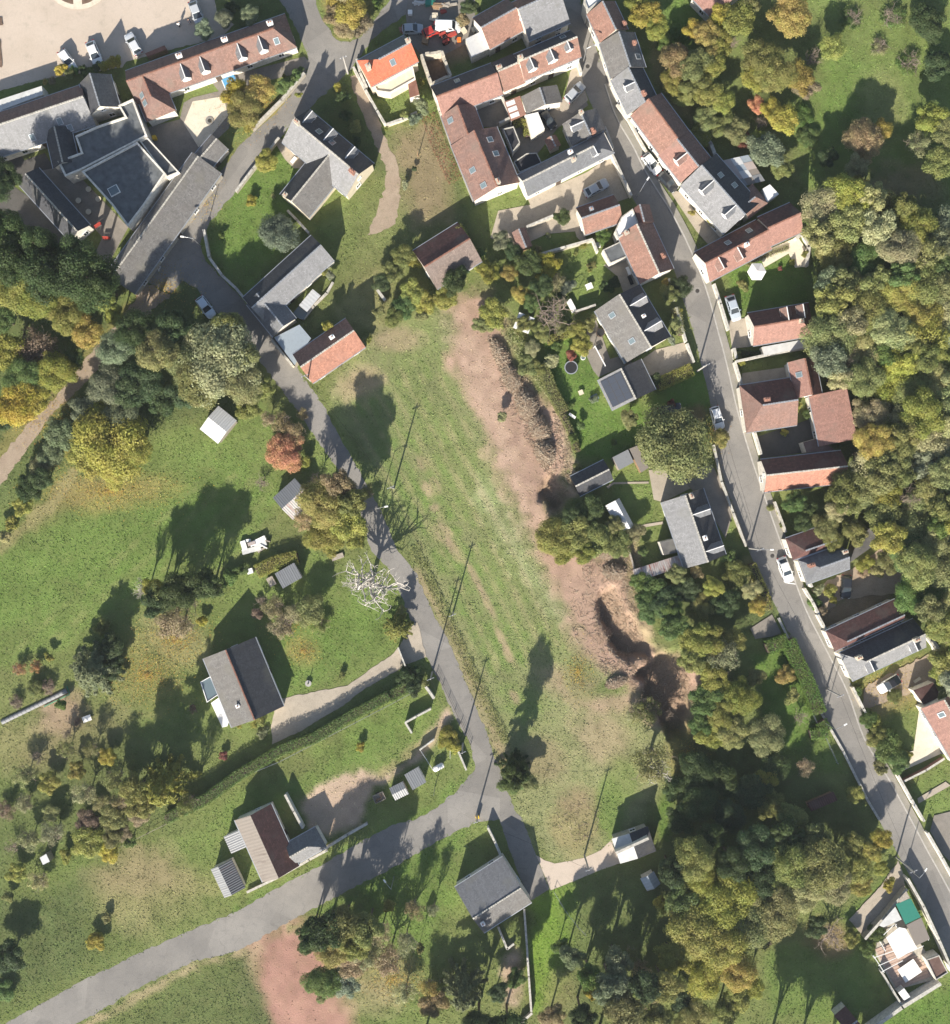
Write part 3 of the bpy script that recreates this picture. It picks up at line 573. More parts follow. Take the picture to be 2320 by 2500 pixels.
# ------------------------------------------------------------------ buildings
def _win_mesh(w, h):
    f = MB()
    for dx in (-w / 2, w / 2): f.box(dx, 0.03, 0, 0.09, 0.10, h + 0.09)
    for dz in (-h / 2, h / 2): f.box(0, 0.03, dz, w - 0.1, 0.10, 0.09)
    f.box(0, 0.02, 0, 0.05, 0.06, h - 0.1); f.box(0, 0.05, -h / 2 - 0.09, w + 0.2, 0.16, 0.06)
    g = MB(); g.box(0, 0.005, 0, w - 0.05, 0.04, h - 0.05)
    return f.mesh('window', 'white_paint'), g.mesh('pane', 'glass')
WIN, PANE = _win_mesh(0.95, 1.25)
WIN2, PANE2 = _win_mesh(0.7, 0.8)
d = MB(); d.box(0, 0.02, 1.02, 0.95, 0.08, 2.04); d.box(0, 0.07, 1.55, 0.6, 0.03, 0.6); DOOR = d.mesh('door', 'wood_dark')
d = MB(); d.box(0.36, 0.09, 1.0, 0.05, 0.07, 0.14); HANDLE = d.mesh('handle', 'steel')
f = MB()
for dx in (-.42, .42): f.box(dx, 0, .05, .09, 1.1, .12)
for dy in (-.55, .55): f.box(0, dy, .05, .93, .09, .12)
SKF = f.mesh('skylight', 'zinc')
g = MB(); g.box(0, 0, .05, .78, 1.03, .08); SKP = g.mesh('pane', 'glass_pale')

class House: pass
def wall_opening(root, x, y, z, rz, small=False, door=False):
    if door:
        w = link('door', DOOR, root, (x, y, 0.02), rz); link('handle', HANDLE, w)
    else:
        w = link('window', WIN2 if small else WIN, root, (x, y, z), rz); link('pane', PANE2 if small else PANE, w)

def house(name, label, cat, a, b, c, he, hr, roof='slate', wall='wall_white', hip=(0, 0), yr=0.5, mono=False, chim=(), dorm=(), sky=(),
          t=None, short=None, root=None, over=0.28, ridge=True, wins=True, ribs=False, gutter=True, dwall='white_paint', droof='slate', part=''):
    """a-b: one eave as seen, c: the far end of the opposite eave; along and across values run 0..1 from a to b and from the ab eave to the c eave"""
    hr = he * .88 + (hr - he) * .84; he = he * .88
    a, b, c = [Vector(G(*T(t, p), he)) for p in (a, b, c)]
    ux = (b - a).normalized(); L = (b - a).length
    uy = Vector((-ux.y, ux.x)); w = (c - b).dot(uy); flip = w < 0
    if flip: uy = -uy; w = -w
    W = w; ctr = (a + b) / 2 + uy * W / 2
    if flip: ux = -ux          # keep a right-handed frame: local x then runs b -> a
    rz = math.atan2(ux.y, ux.x)
    fx = (lambda q: (1 - q) if flip else q)
    if flip: hip = (hip[1], hip[0])
    h = House()
    if root is None:
        root = empty(name, ctr.x, ctr.y, rz); tag(root, label, cat)
        M = Matrix.Identity(4); h.own = True
    else:
        h.own = False
        Rw = Matrix.Translation((ctr.x, ctr.y, 0)) @ Matrix.Rotation(rz, 4, 'Z')
        rw = Matrix.Translation(root.location) @ Matrix.Rotation(root.rotation_euler.z, 4, 'Z')
        M = rw.inverted() @ Rw
    off = Vector(M.translation); arz = math.atan2(M[1][0], M[0][0])
    def put(mb, nm, mats, parent=None, smooth=False):
        if parent is None or parent is root:
            o = mb.build(nm, mats, root, smooth); o.location = off; o.rotation_euler = (0, 0, arz)
        else: o = mb.build(nm, mats, parent, smooth)
        return o
    X, Y = L / 2, W / 2
    yrv = -Y + W * yr
    sec = [(-Y, he), (Y, hr)] if mono else [(-Y, he), (yrv, hr), (Y, he)]
    def zr(y):
        for (y0, z0), (y1, z1) in zip(sec, sec[1:]):
            if y0 - 1e-6 <= y <= y1 + 1e-6: return z0 + (z1 - z0) * (y - y0) / (y1 - y0)
        return he
    th = 0.13
    # walls
    wx, wy = X - 0.12, Y - over
    mb = MB()
    hipped = hip[0] > 0 or hip[1] > 0
    zlow = min(zr(-wy), zr(wy)) - 0.17
    if hipped:
        mb.prism([(-wx, -wy), (wx, -wy), (wx, wy), (-wx, wy)], -0.2, zlow)
        for e, s_ in ((0, -1), (1, 1)):
            if hip[e] == 0:
                i = len(mb.v); x0, x1 = s_ * wx, s_ * (wx - 0.3)
                for xx in (x0, x1): mb.v += [(xx, -wy, zlow + .001), (xx, wy, zlow + .001), (xx, yrv, zr(yrv) - 0.17)]
                mb.f += [(i, i + 1, i + 2), (i + 5, i + 4, i + 3), (i, i + 2, i + 5, i + 3), (i + 1, i + 4, i + 5, i + 2)]; mb.mi += [0] * 4
    else:
        prof = [(-wy, -0.2), (wy, -0.2), (wy, zr(wy) - .17)] + ([] if mono else [(yrv, zr(yrv) - .17)]) + [(-wy, zr(-wy) - .17)]
        n = len(prof); i = len(mb.v)
        mb.v += [(-wx, y, z) for y, z in prof] + [(wx, y, z) for y, z in prof]
        mb.f.append(tuple(range(i + n - 1, i - 1, -1))); mb.f.append(tuple(range(i + n, i + 2 * n))); mb.mi += [0, 0]
        for k in range(n):
            j = (k + 1) % n; mb.f.append((i + k, i + j, i + n + j, i + n + k)); mb.mi.append(0)
    put(mb, part + 'wall', wall)
    # roof slabs
    mats = list(roof) if isinstance(roof, (tuple, list)) else [roof]  # paired materials mostly paint the slope turned from the sun darker
    if flip: pass
    mb = MB()
    x0r, x1r = -X + hip[0], X - hip[1]
    def slab(poly, mi, vdir):
        top = [Vector(p) for p in poly]; nrm = (top[1] - top[0]).cross(top[2] - top[0]).normalized()
        if nrm.z < 0: top = top[::-1]
        e = vdir; uvs = []
        for p in top:
            if e == 'x': uvs.append((p.y, p.x * math.hypot(1, (hr - he) / max(.1, hip[0] or hip[1]))))
            else: uvs.append((p.x, p.y * math.hypot(1, (hr - he) / max(.3, Y))))
        n = len(top); i = len(mb.v)
        mb.v += [tuple(p) for p in top] + [(p.x, p.y, p.z - th) for p in top]
        mb.f.append(tuple(range(i, i + n))); mb.uv[len(mb.f) - 1] = uvs; mb.mi.append(mi)
        mb.f.append(tuple(range(i + 2 * n - 1, i + n - 1, -1))); mb.uv[len(mb.f) - 1] = uvs[::-1]; mb.mi.append(mi)
        for k in range(n):
            j = (k + 1) % n
            mb.f.append((i + k, i + n + k, i + n + j, i + j)); mb.uv[len(mb.f) - 1] = [uvs[k], uvs[k], uvs[j], uvs[j]]; mb.mi.append(mi)
    m1 = len(mats) - 1
    if mono: slab([(-X, -Y, he), (X, -Y, he), (X, Y, hr), (-X, Y, hr)], 0, 'y')
    else:
        slab([(-X, -Y, he), (X, -Y, he), (x1r, yrv, hr), (x0r, yrv, hr)], 0, 'y')
        slab([(x0r, yrv, hr), (x1r, yrv, hr), (X, Y, he), (-X, Y, he)], m1, 'y')
        if hip[0]: slab([(-X, -Y, he), (x0r, yrv, hr), (-X, Y, he)], 0, 'x')
        if hip[1]: slab([(X, -Y, he), (X, Y, he), (x1r, yrv, hr)], m1, 'x')
    rf = put(mb, part + 'roof', mats)
    # ridge tiles
    if ridge and not mono and x1r - x0r > 1.5:
        mb = MB(); n = int((x1r - x0r) / 0.42)
        for k in range(n):
            x = x0r + (k + .5) * (x1r - x0r) / n
            mb.box(x, yrv, hr + 0.045 + 0.02 * (k % 2), 0.40, 0.26 + 0.04 * (k % 2), 0.13, taper=0.8)
        put(mb, 'ridge_cap', 'tile_terracotta' if ridge == 'clay' else ('coping' if ridge == 'pale' else 'zinc'), rf)
    if gutter and L > 4.5:
        for s_ in (-1, 1):
            if mono and s_ == 1: continue
            mb = MB(); mb.box(0, s_ * (Y + 0.07), he - 0.10, L - 0.02, 0.13, 0.12); put(mb, 'gutter', 'zinc')
    if ribs:
        mb = MB(); n = int(L / 0.36)
        for (y0, z0), (y1, z1) in zip(sec, sec[1:]):
            ln = math.hypot(y1 - y0, z1 - z0); ang = math.atan2(z1 - z0, y1 - y0)
            for k in range(n):
                x = -X + (k + .5) * L / n; i = len(mb.v)
                for yy, zz in ((y0, z0), (y1, z1)):
                    mb.v += [(x - .09, yy, zz + .003), (x, yy, zz + .028), (x + .09, yy, zz + .003)]
                mb.f += [(i, i + 1, i + 4, i + 3), (i + 1, i + 2, i + 5, i + 4)]; mb.mi += [0, 0]
        put(mb, 'roof_ribs', mats[0], rf)['kind'] = 'stuff'
    # chimneys
    for q in chim:
        u, v, *r = q; wide = (r[0] if r else 0.9) * .9; hgt = (r[1] if len(r) > 1 else 1.3) * .85; mt = r[2] if len(r) > 2 else 'wall_stone'
        x, y = -X + L * fx(u), -Y + W * v; z = zr(y); mb = MB()
        mb.box(x, y, z + hgt / 2 - .5, wide, .55, hgt + 1.0); mb.box(x, y, z + hgt + .05, wide + .16, .7, .12)
        for s_ in ((-.22, .22) if wide > .75 else (0,)):
            mb.tube((x + s_ * wide, y, z + hgt + .1), (x + s_ * wide, y, z + hgt + .5), .13, .10, 8, 1)
        put(mb, 'chimney', [mt, 'pot'], rf)
    # roof windows
    for u, v in sky:
        x, y = -X + L * fx(u), -Y + W * v
        k = [i for i in range(len(sec) - 1) if sec[i][0] - 1e-6 <= y <= sec[i + 1][0]][0]
        ang = math.atan2(sec[k + 1][1] - sec[k][1], sec[k + 1][0] - sec[k][0])
        o = link('skylight', SKF, root); lm = Matrix.Translation((x, y, zr(y))) @ Matrix.Rotation(ang, 4, 'X')
        o.matrix_local = M @ lm
        link('pane', SKP, o)
    # dormers
    for q in dorm:
        u, s_, *r = q; dw = r[0] if r else 1.5; fr = r[1] if len(r) > 1 else 0.72; dh = r[2] if len(r) > 2 else 1.25
        x = -X + L * fx(u); yf = yrv + ((Y if s_ > 0 else -Y) - yrv) * fr; z0 = zr(yf); zt = z0 + dh; zp = zt + dw * 0.62
        sl = abs((hr - he) / ((Y - yrv) if s_ > 0 else (yrv + Y)))
        zp = min(zp, hr - 0.05); zt = min(zt, zp - 0.4)
        yb1 = yf - s_ * (zt - z0) / sl; yb2 = yf - s_ * (zp - z0) / sl; hw = dw / 2
        mb = MB()
        mb.poly([(x - hw, yf, z0 - .1), (x + hw, yf, z0 - .1), (x + hw, yf, zt), (x, yf, zp), (x - hw, yf, zt)])
        for e in (-1, 1): mb.poly([(x + e * hw, yf, z0 - .1), (x + e * hw, yf, zt), (x + e * hw, yb1, zt)])
        dm = put(mb, 'dormer', dwall)
        mb = MB(); ov = 0.16; yo = yf + s_ * 0.22
        for e in (-1, 1):
            q_ = [(x, yo, zp + .06), (x + e * (hw + ov), yo, zt - ov * .8 + .06), (x + e * (hw + ov), yb1 - s_ * .02, zt - ov * .8 + .06), (x, yb2, zp + .06)]
            mb.poly(q_, 0, [(p[1], p[0]) for p in q_]); mb.poly([(p[0], p[1], p[2] - .09) for p in q_], 0, [(p[1], p[0]) for p in q_])
            mb.poly([q_[0], q_[1], (q_[1][0], q_[1][1], q_[1][2] - .09), (q_[0][0], q_[0][1], q_[0][2] - .09)], 1)
            mb.poly([q_[1], q_[2], (q_[2][0], q_[2][1], q_[2][2] - .09), (q_[1][0], q_[1][1], q_[1][2] - .09)], 1)
        mb.box(x, (yo + yb2) / 2, zp + .09, .14, abs(yo - yb2), .09, mi=1)
        put(mb, 'dormer_roof', [droof, 'white_paint'], dm)
        o = link('window', WIN2, dm, (x, yf + s_ * 0.005, (z0 + zt) / 2 + .08), 0 if s_ > 0 else math.pi)
    # openings
    if wins and he > 2.3 and h.own:
        n = max(1, min(5, int(L / 3.3)))
        for s_ in (-1, 1):
            if mono and s_ > 0: continue
            dn = n // 2
            for k in range(n):
                x = -wx + 2 * wx * (k + .5) / n
                wall_opening(root, x, s_ * wy, 1.45, 0 if s_ > 0 else math.pi, door=(k == dn and s_ > 0))
                if he > 4.6: wall_opening(root, x, s_ * wy, 3.7, 0 if s_ > 0 else math.pi)
        for s_ in (-1, 1): wall_opening(root, s_ * wx, 0.6, 1.5, -s_ * math.pi / 2)
        if not hipped and hr > 5.5:
            for s_ in (-1, 1): wall_opening(root, s_ * wx, yrv * .5, he + .7, -s_ * math.pi / 2, small=True)
    if short: LAND.append((short, *_px(ctr)))
    h.root = root; h.M = M; h.zr = zr; h.X = X; h.Y = Y; h.L = L; h.W = W; h.sec = sec; h.fx = fx; h.put = put; h.rf = rf; h.ctr = ctr; h.yr = yrv
    return h
def _px(v): return (v[0] / S + 1160, 1250 - v[1] / S)

def flat_block(name, label, cat, P, h, roof='flat_grey', wall='wall_white', parapet=0.35, pw=0.3, t=None, short=None, root=None, part='', cop='coping', inset=0.0, z0=-0.2):
    P = [G(*T(t, p), h) for p in P]
    a = sum(P[k][0] * P[(k + 1) % len(P)][1] - P[(k + 1) % len(P)][0] * P[k][1] for k in range(len(P)))
    if a < 0: P = P[::-1]
    cx, cy = sum(p[0] for p in P) / len(P), sum(p[1] for p in P) / len(P)
    if root is None:
        root = empty(name, cx, cy); tag(root, label, cat)
        if short: LAND.append((short, *_px((cx, cy))))
    rw = Matrix.Translation(root.location) @ Matrix.Rotation(root.rotation_euler.z, 4, 'Z'); inv = rw.inverted()
    loc = lambda p: tuple((inv @ Vector((p[0], p[1], 0)))[:2])
    Q = [loc(p) for p in P]
    mb = MB(); mb.prism(Q, z0, h - 0.12); mb.build(part + 'wall', wall, root)
    mb = MB(); mb.prism(Q, h - 0.118, h); mb.build(part + 'roof', roof, root)
    if parapet:
        mb = MB(); n = len(Q)
        off = []
        for k in range(n):
            p0, p1, p2 = Vector(Q[k - 1]), Vector(Q[k]), Vector(Q[(k + 1) % n])
            d1 = (p1 - p0).normalized(); d2 = (p2 - p1).normalized(); n1 = Vector((-d1.y, d1.x)); n2 = Vector((-d2.y, d2.x))
            m_ = (n1 + n2); m_ = m_ / max(.35, m_.dot(n1)); off.append((p1 + m_ * pw, p1 - m_ * 0.004))
        for k in range(n):
            j = (k + 1) % n
            mb.prism([tuple(off[k][1]), tuple(off[j][1]), tuple(off[j][0]), tuple(off[k][0])], h + 0.001 - 0.3, h + parapet)
        mb.build('parapet', cop, root)
    return root

def wall_run(P, hgt=1.5, th=0.3, mat='wall_white', label='', t=None, name='garden_wall', cat='wall', cop='coping', z=0.0):
    """a free-standing wall or fence along a line of photo points"""
    P = [Vector(G(*T(t, p))) for p in P]
    o = empty(name, P[0].x, P[0].y); tag(o, label, cat); mb = MB(); cb = MB()
    for p, q in zip(P, P[1:]):
        d = q - p; L = d.length; m_ = (p + q) / 2 - P[0]; rz = math.atan2(d.y, d.x)
        mb.box(m_.x, m_.y, hgt / 2 - .1, L + th * .5, th, hgt + .2, rz); cb.box(m_.x, m_.y, hgt + .05, L + th * .5, th + .1, .08, rz)
    mb.build('wall_body', mat, o); cb.build('coping', cop, o)
    return o
def fence(P, hgt, label, t=None, mat='iron', step=2.2, rails=2, name='fence', pr=0.04):
    P = [Vector(G(*T(t, p))) for p in P]
    o = empty(name, P[0].x, P[0].y); tag(o, label, 'fence')
    rb = MB()
    for p, q in zip(P, P[1:]):
        d = q - p; L = d.length; n = max(1, int(L / step))
        for k in range(n + 1):
            m_ = p + d * k / n - P[0]; pb = MB(); pb.box(m_.x, m_.y, hgt / 2, pr * 2, pr * 2, hgt); pb.build('post', mat, o)
        for k in range(rails):
            z = hgt * (k + 1) / rails - 0.04
            rb.tube((*(p - P[0]), z), (*(q - P[0]), z), .022, .022, 4)
    rb.build('rail', mat, o)
    return o

R2 = (0, 0)
# --- upper left: long tiled house, slate complex
h1 = house('long_house', 'long white house with brown tiled roof and four slate dormers beside the car park', 'house', (306, 173), (696, 33), (739, 110), 3.4, 6.9, 'tile_brown', hip=(0, 2.6), ridge='clay',
      chim=[(.34, .34, 1.0, 1.5, 'white_paint'), (.62, .34, 1.0, 1.5, 'white_paint'), (.90, .34, 1.0, 1.5, 'white_paint')], dorm=[(.33, 1, 1.4, .8), (.45, 1, 1.4, .8), (.68, 1, 1.4, .8), (.81, 1, 1.4, .8)], sky=[(.90, .75)], short='the long four-dormered house')
house('wing', '', '', (1030, 680), (1140, 950), (1388, 905), 3.4, 6.7, 'tile_brown', hip=(0, 2.6), t=(0, 0), root=h1.root, ridge='clay', sky=[(.38, .22), (.6, .22)], part='wing_')
h2 = house('slate_hall', 'big slate roofed hall with a dark pointed cross wing, left of the tiled wing', 'house', (-190, 935), (640, 655), (765, 965), 3.6, 6.4, ('tile_brown', 'slate_pale'), t=(0, 0), yr=.42, ridge='pale', sky=[(.44, .84), (.72, .72), (.78, .9)], short='the big slate hall')
house('w', '', '', (350, 1030), (415, 1310), (600, 1190), 3.7, 5.8, 'slate_dark', t=(0, 0), root=h2.root, ridge='pale', part='wing_')
house('slate_pavilion', 'steep grey brown slate roof standing above the big slate hall', 'house', (618, 650), (695, 905), (950, 875), 4.2, 7.4, ('slate_dark', 'slate_old'), t=(0, 0), ridge=True, wall='wall_white')
flat_block('flat_annex', 'dark flat roofed annex with white parapets between hall and tiled wing', 'building', [(590, 1062), (755, 988), (975, 912), (925, 825), (1040, 772), (1150, 1062), (640, 1325), (512, 1378), (455, 1258), (635, 1190)], 4.0, t=(0, 0), short='the white-parapet flat roof', cop='wall_white')
rt = flat_block('flat_annex', 'large square dark flat roof with one square skylight', 'building', [(640, 1338), (1072, 1108), (1292, 1352), (1128, 1600), (1000, 1768), (868, 1590)], 4.4, t=(0, 0), cop='wall_white')
cx, cy = G(*T((0, 0), (890, 1485)), 4.4); mb = MB(); lx, ly = cx - rt.location.x, cy - rt.location.y
mb.box(lx, ly, 4.52, 1.75, 1.5, .3, math.radians(28)); o = mb.build('skylight', 'white_paint', rt); mb = MB(); mb.box(lx, ly, 4.7, 1.5, 1.25, .1, math.radians(28)); mb.build('pane', 'glass_pale', o)
flat_block('gutter_roof', 'narrow flat strip of roof along the square annex', 'building', [(1090, 1100), (1150, 1072), (1400, 1345), (1300, 1385)], 3.7, t=(0, 0), cop='wall_white', pw=.22)
house('road_barn', 'long low grey slate barn roof along the lane', 'barn', (470, 372), (258, 668), (332, 714), 3.3, 4.4, ('slate_old', 'slate_old'), yr=.25, ridge='pale', wall='wall_stone', short='the long low slate barn')
house('road_barn', 'small slate lean-to at the upper end of the lane barn', 'barn', (1645, 1045), (1470, 1250), (1610, 1350), 3.0, 4.1, 'slate_old', t=(0, 0), yr=.4, wall='wall_stone', ridge='pale')
house('slate_wing', 'narrow slate wing darkened as shade, with white gable beside the cafe terrace', 'house', (47, 452), (173, 592), (233, 563), 3.6, 5.6, 'slate_dark', ridge='pale', short='the white-gabled slate wing')  # dark roof material stands in for shade lying on the slate
flat_block('awning_roof', 'white sloping canopy at the left edge below the car park', 'canopy', [(-120, 815), (325, 668), (335, 735), (30, 850), (-120, 930)], 3.0, 'flat_pale', parapet=0, t=(0, 0))
flat_block('log_store', 'low reddish brown flat log store beside the car park', 'shed', [(1128, 415), (1280, 352), (1296, 382), (1146, 442)], 1.7, 'tile_terracotta', 'wood', 0, t=(0, 0))

# --- top centre
hc = house('corner_house', 'corner house with one bright orange slope and one slate slope', 'house', (930, 470), (1300, 272), (1352, 508), 5.2, 8.2, ('slate', 'tile_orange'), hip=(3.0, 0), t=(1, 0), chim=[(.96, .45, .8, 1.2), (.10, .55, .8, 1.0)], sky=[(.55, .72)], short='the orange-roofed corner house', wall='wall_cream', ridge=True)
flat_block('porch', 'red tiled porch roof below the orange roofed corner house', 'porch', [(1325, 640), (1390, 625), (1415, 735), (1340, 760)], 2.4, 'tile_terracotta', 'wall_white', 0, t=(1, 0))
flat_block('terrace_block', 'cream flat terrace roof below the orange roofed corner house', 'terrace', [(1060, 665), (1150, 640), (1365, 520), (1385, 615), (1190, 725), (1085, 712)], 2.7, 'wall_cream', 'wall_cream', .25, .16, t=(1, 0), cop='wall_white')
ru = empty('ruin', *G(*T((1, 0), (1545, 520)))); tag(ru, 'roofless square stone ruin with dark interior', 'ruin'); LAND.append(('the roofless ruin', *T((1, 0), (1545, 520))))
RP = [Vector(G(*T((1, 0), p), 2.6)) for p in ((1430, 425), (1590, 400), (1660, 585), (1508, 648))]
for k in range(4):
    p, q = RP[k] - Vector(ru.location[:2]), RP[(k + 1) % 4] - Vector(ru.location[:2]); dd = q - p; mb = MB(); n = 5
    for j in range(n):
        m_ = p + dd * (j + .5) / n; hh = 2.6 + RNG.uniform(-.5, .3)
        mb.box(m_.x, m_.y, hh / 2, dd.length / n + .004 * j, .45, hh, math.atan2(dd.y, dd.x))
    mb.build('wall', 'wall_stone', ru)
mb = MB(); mb.prism([tuple(p - Vector(ru.location[:2])) for p in RP], .0, .12); mb.build('floor', 'soil', ru)
hd = house('old_farmhouse', 'old L shaped stone farmhouse with worn slate roofs beside the dirt track', 'house', (560, 850), (1062, 1272), (850, 1530), 3.8, 7.6, ('slate_dark', 'slate_pale'), t=(1, 0), chim=[(.07, .5, 1.0, 1.2), (.93, .55, 1.1, 1.2, 'brick')], dorm=[(.10, -1, 1.3, .85), (.42, -1, 1.3, .85), (.75, -1, 1.3, .85)], sky=[(.3, .3), (.5, .3)], short='the L-shaped stone farmhouse', wall='wall_cream', ridge='pale')
house('w', '', '', (640, 1130), (330, 1512), (545, 1705), 3.4, 7.0, ('slate_dark', 'slate_old'), t=(1, 0), root=hd.root, part='wing_', wall='wall_cream', ridge='pale', chim=[(.97, .2, .7, .8)])
# --- farm range
he_ = house('slate_range', 'long grey slate range with an angled lower wing beside the lane', 'barn', (40, 722), (575, 236), (752, 432), 3.5, 6.0, ('slate_dark', 'slate_pale'), t=(1, 1), short='the angled slate range', wall='wall_white', ridge=True)
house('w', '', '', (70, 775), (277, 1030), (487, 922), 3.4, 5.3, 'slate', t=(1, 1), root=he_.root, part='wing_')
flat_block('metal_shed', 'pale blue sheet metal roof between slate range and red barn', 'shed', [(285, 1032), (482, 932), (572, 1038), (540, 1085), (445, 1248)], 2.9, 'metal_blue', 'wall_stone', 0, t=(1, 1))
house('red_barn', 'red tiled barn with white chimney at the lower end of the farm', 'barn', (430, 1165), (842, 882), (988, 1112), 3.4, 6.4, ('tile_red', 'tile_terracotta'), t=(1, 1), chim=[(.66, .3, .8, 1.0, 'white_paint')], short='the red-tiled barn', wall='wall_stone', ridge='pale')
house('garden_shed', 'small white roofed shed beside the angled slate range', 'shed', (478, 782), (585, 655), (652, 706), 2.1, 2.5, 'metal_white', t=(1, 1), mono=True, wins=False, wall='wood', gutter=False)
flat_block('cold_frame', 'low glass frame beside the small white shed', 'greenhouse', [(432, 842), (476, 788), (545, 842), (512, 895), (470, 880)], .8, 'glass_pale', 'wood', 0, t=(1, 1))
hf = house('overgrown_barn', 'brown tiled barn half hidden by shrubs and creeper', 'barn', (1008, 612), (1118, 543), (1174, 640), 3.2, 6.2, ('tile_dark', 'tile_grey'), wall='wall_stone', short='the overgrown barn', ridge='clay')
# --- terrace row, top
hg = house('brick_house', 'red tiled house with white verges at the top edge', 'house', (-20, 140), (252, -12), (352, 252), 4.4, 7.4, ('tile_brown', 'tile_red'), t=(2, 0), short='the white-verged red house', ridge=True)
house('slate_house', 'broad grey slate roofed house at the top edge beside the street', 'house', (285, 20), (605, -125), (697, 196), 5.6, 8.8, ('tile_red', 'slate_pale'), yr=.35, t=(2, 0), short='the broad grey slate house')
flat_block('white_shed', 'small pale blue roofed shed left of the white verged house', 'shed', [(1137, 95), (1176, 76), (1196, 118), (1152, 140)], 2.8, 'metal_white', 'wall_white', 0)
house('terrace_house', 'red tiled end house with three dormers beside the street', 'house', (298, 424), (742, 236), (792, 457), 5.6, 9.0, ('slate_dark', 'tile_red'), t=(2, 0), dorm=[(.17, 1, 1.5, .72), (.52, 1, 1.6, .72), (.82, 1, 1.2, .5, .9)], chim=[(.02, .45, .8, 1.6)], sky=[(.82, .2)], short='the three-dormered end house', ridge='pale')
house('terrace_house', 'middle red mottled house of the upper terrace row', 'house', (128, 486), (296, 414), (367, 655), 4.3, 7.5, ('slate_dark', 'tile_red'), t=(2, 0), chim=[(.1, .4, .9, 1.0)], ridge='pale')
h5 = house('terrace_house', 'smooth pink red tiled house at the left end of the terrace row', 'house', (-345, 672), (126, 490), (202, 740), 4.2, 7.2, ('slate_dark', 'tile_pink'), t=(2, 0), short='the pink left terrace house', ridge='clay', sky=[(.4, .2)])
house('row_house', 'brown tiled house running down from the terrace row along the dark passage', 'house', (1582, 902), (1667, 1132), (1915, 1010), 4.0, 6.9, 'tile_brown', t=(1, 0), sky=[(.3, .2)], ridge='clay')
house('row_house', 'large brown red roofed house with skylights and white gable', 'house', (1660, 1132), (1840, 1565), (2186, 1392), 4.2, 7.8, 'tile_brown', t=(1, 0), sky=[(.55, .2), (.86, .28), (.2, .75), (.45, .75)], chim=[(.93, .55, .9, 1.0)], short='the big brown-red skylight house', ridge='clay')
house('white_house', 'white house with long slate roof hipped towards the street', 'house', (328, 1362), (1006, 1022), (1068, 1192), 4.6, 7.4, 'slate', t=(2, 0), hip=(0, 3.2), chim=[(.56, .3, .7, 1.6, 'white_paint'), (.56, .62, .8, 1.0)], dorm=[(.8, 1, 1.3, .65)], ridge='pale', short='the white hipped slate house')
house('small_slate_house', 'small old slate house with dormer on the inner street corner', 'house', (678, 965), (756, 1135), (1022, 1012), 4.2, 6.6, 'slate_old', t=(2, 0), chim=[(.05, .5, .7, .9), (.92, .6, .9, .8, 'brick')], dorm=[(.4, -1, 1.4, .7)], short='the small dormered slate house')
house('slate_outhouse', 'grey slate outhouse beside the parking yard', 'outhouse', (358, 752), (402, 885), (678, 782), 3.0, 4.9, 'slate_old', t=(2, 0), short='the grey slate outhouse')
flat_block('canopy', 'white flat canopy roof in the crowded courtyard', 'canopy', [(395, 893), (490, 872), (542, 1000), (440, 1062)], 2.8, 'flat_white', 'wall_white', 0, t=(2, 0), short='the white courtyard canopy')
vr = empty('veranda', *G(*T((2, 0), (312, 845)))); tag(vr, 'red framed veranda roof with pale panels in the courtyard', 'veranda')
def local(root, p, h, t): g_ = G(*T(t, p), h); return (g_[0] - root.location.x, g_[1] - root.location.y)
VP = [(228, 792), (350, 745), (397, 890), (280, 942)]
mb = MB(); mb.prism([local(vr, p, 2.6, (2, 0)) for p in VP], 2.5, 2.6); mb.build('roof', 'brick', vr)
mb = MB()
for p in VP: x, y = local(vr, p, 2.6, (2, 0)); mb.box(x * .94, y * .94, 1.25, .14, .14, 2.5)
mb.build('frame', 'white_paint', vr)
for i in range(3):
    for j in range(1):
        u0, u1 = .06 + i * .31, .06 + i * .31 + .22
        f_ = lambda u, v: (VP[0][0] + (VP[3][0] - VP[0][0]) * u + (VP[1][0] - VP[0][0]) * v, VP[0][1] + (VP[3][1] - VP[0][1]) * u + (VP[1][1] - VP[0][1]) * v)
        mb = MB(); mb.prism([local(vr, f_(u, v), 2.6, (2, 0)) for u, v in ((u0, .06), (u0, .60), (u1, .60), (u1, .06))], 2.601, 2.65); mb.build('panel', 'flat_white', vr)
house('lean_to', 'tiny red roofed lean-to above the white hipped house', 'shed', (540, 1090), (582, 1175), (680, 1150), 2.6, 3.6, 'tile_red', t=(2, 0), wins=False, gutter=False)
flat_block('dark_annex', 'black flat roof behind the white hipped house', 'building', [(300, 1262), (400, 1195), (480, 1190), (520, 1270), (345, 1345)], 2.6, 'flat_black', 'wall_white', .2, .15, t=(2, 0))
flat_block('dark_annex', 'black flat roof beside the big brown red house', 'building', [(215, 1005), (300, 985), (350, 1110), (290, 1190), (270, 1130)], 2.6, 'flat_black', 'wall_white', .2, .15, t=(2, 0))
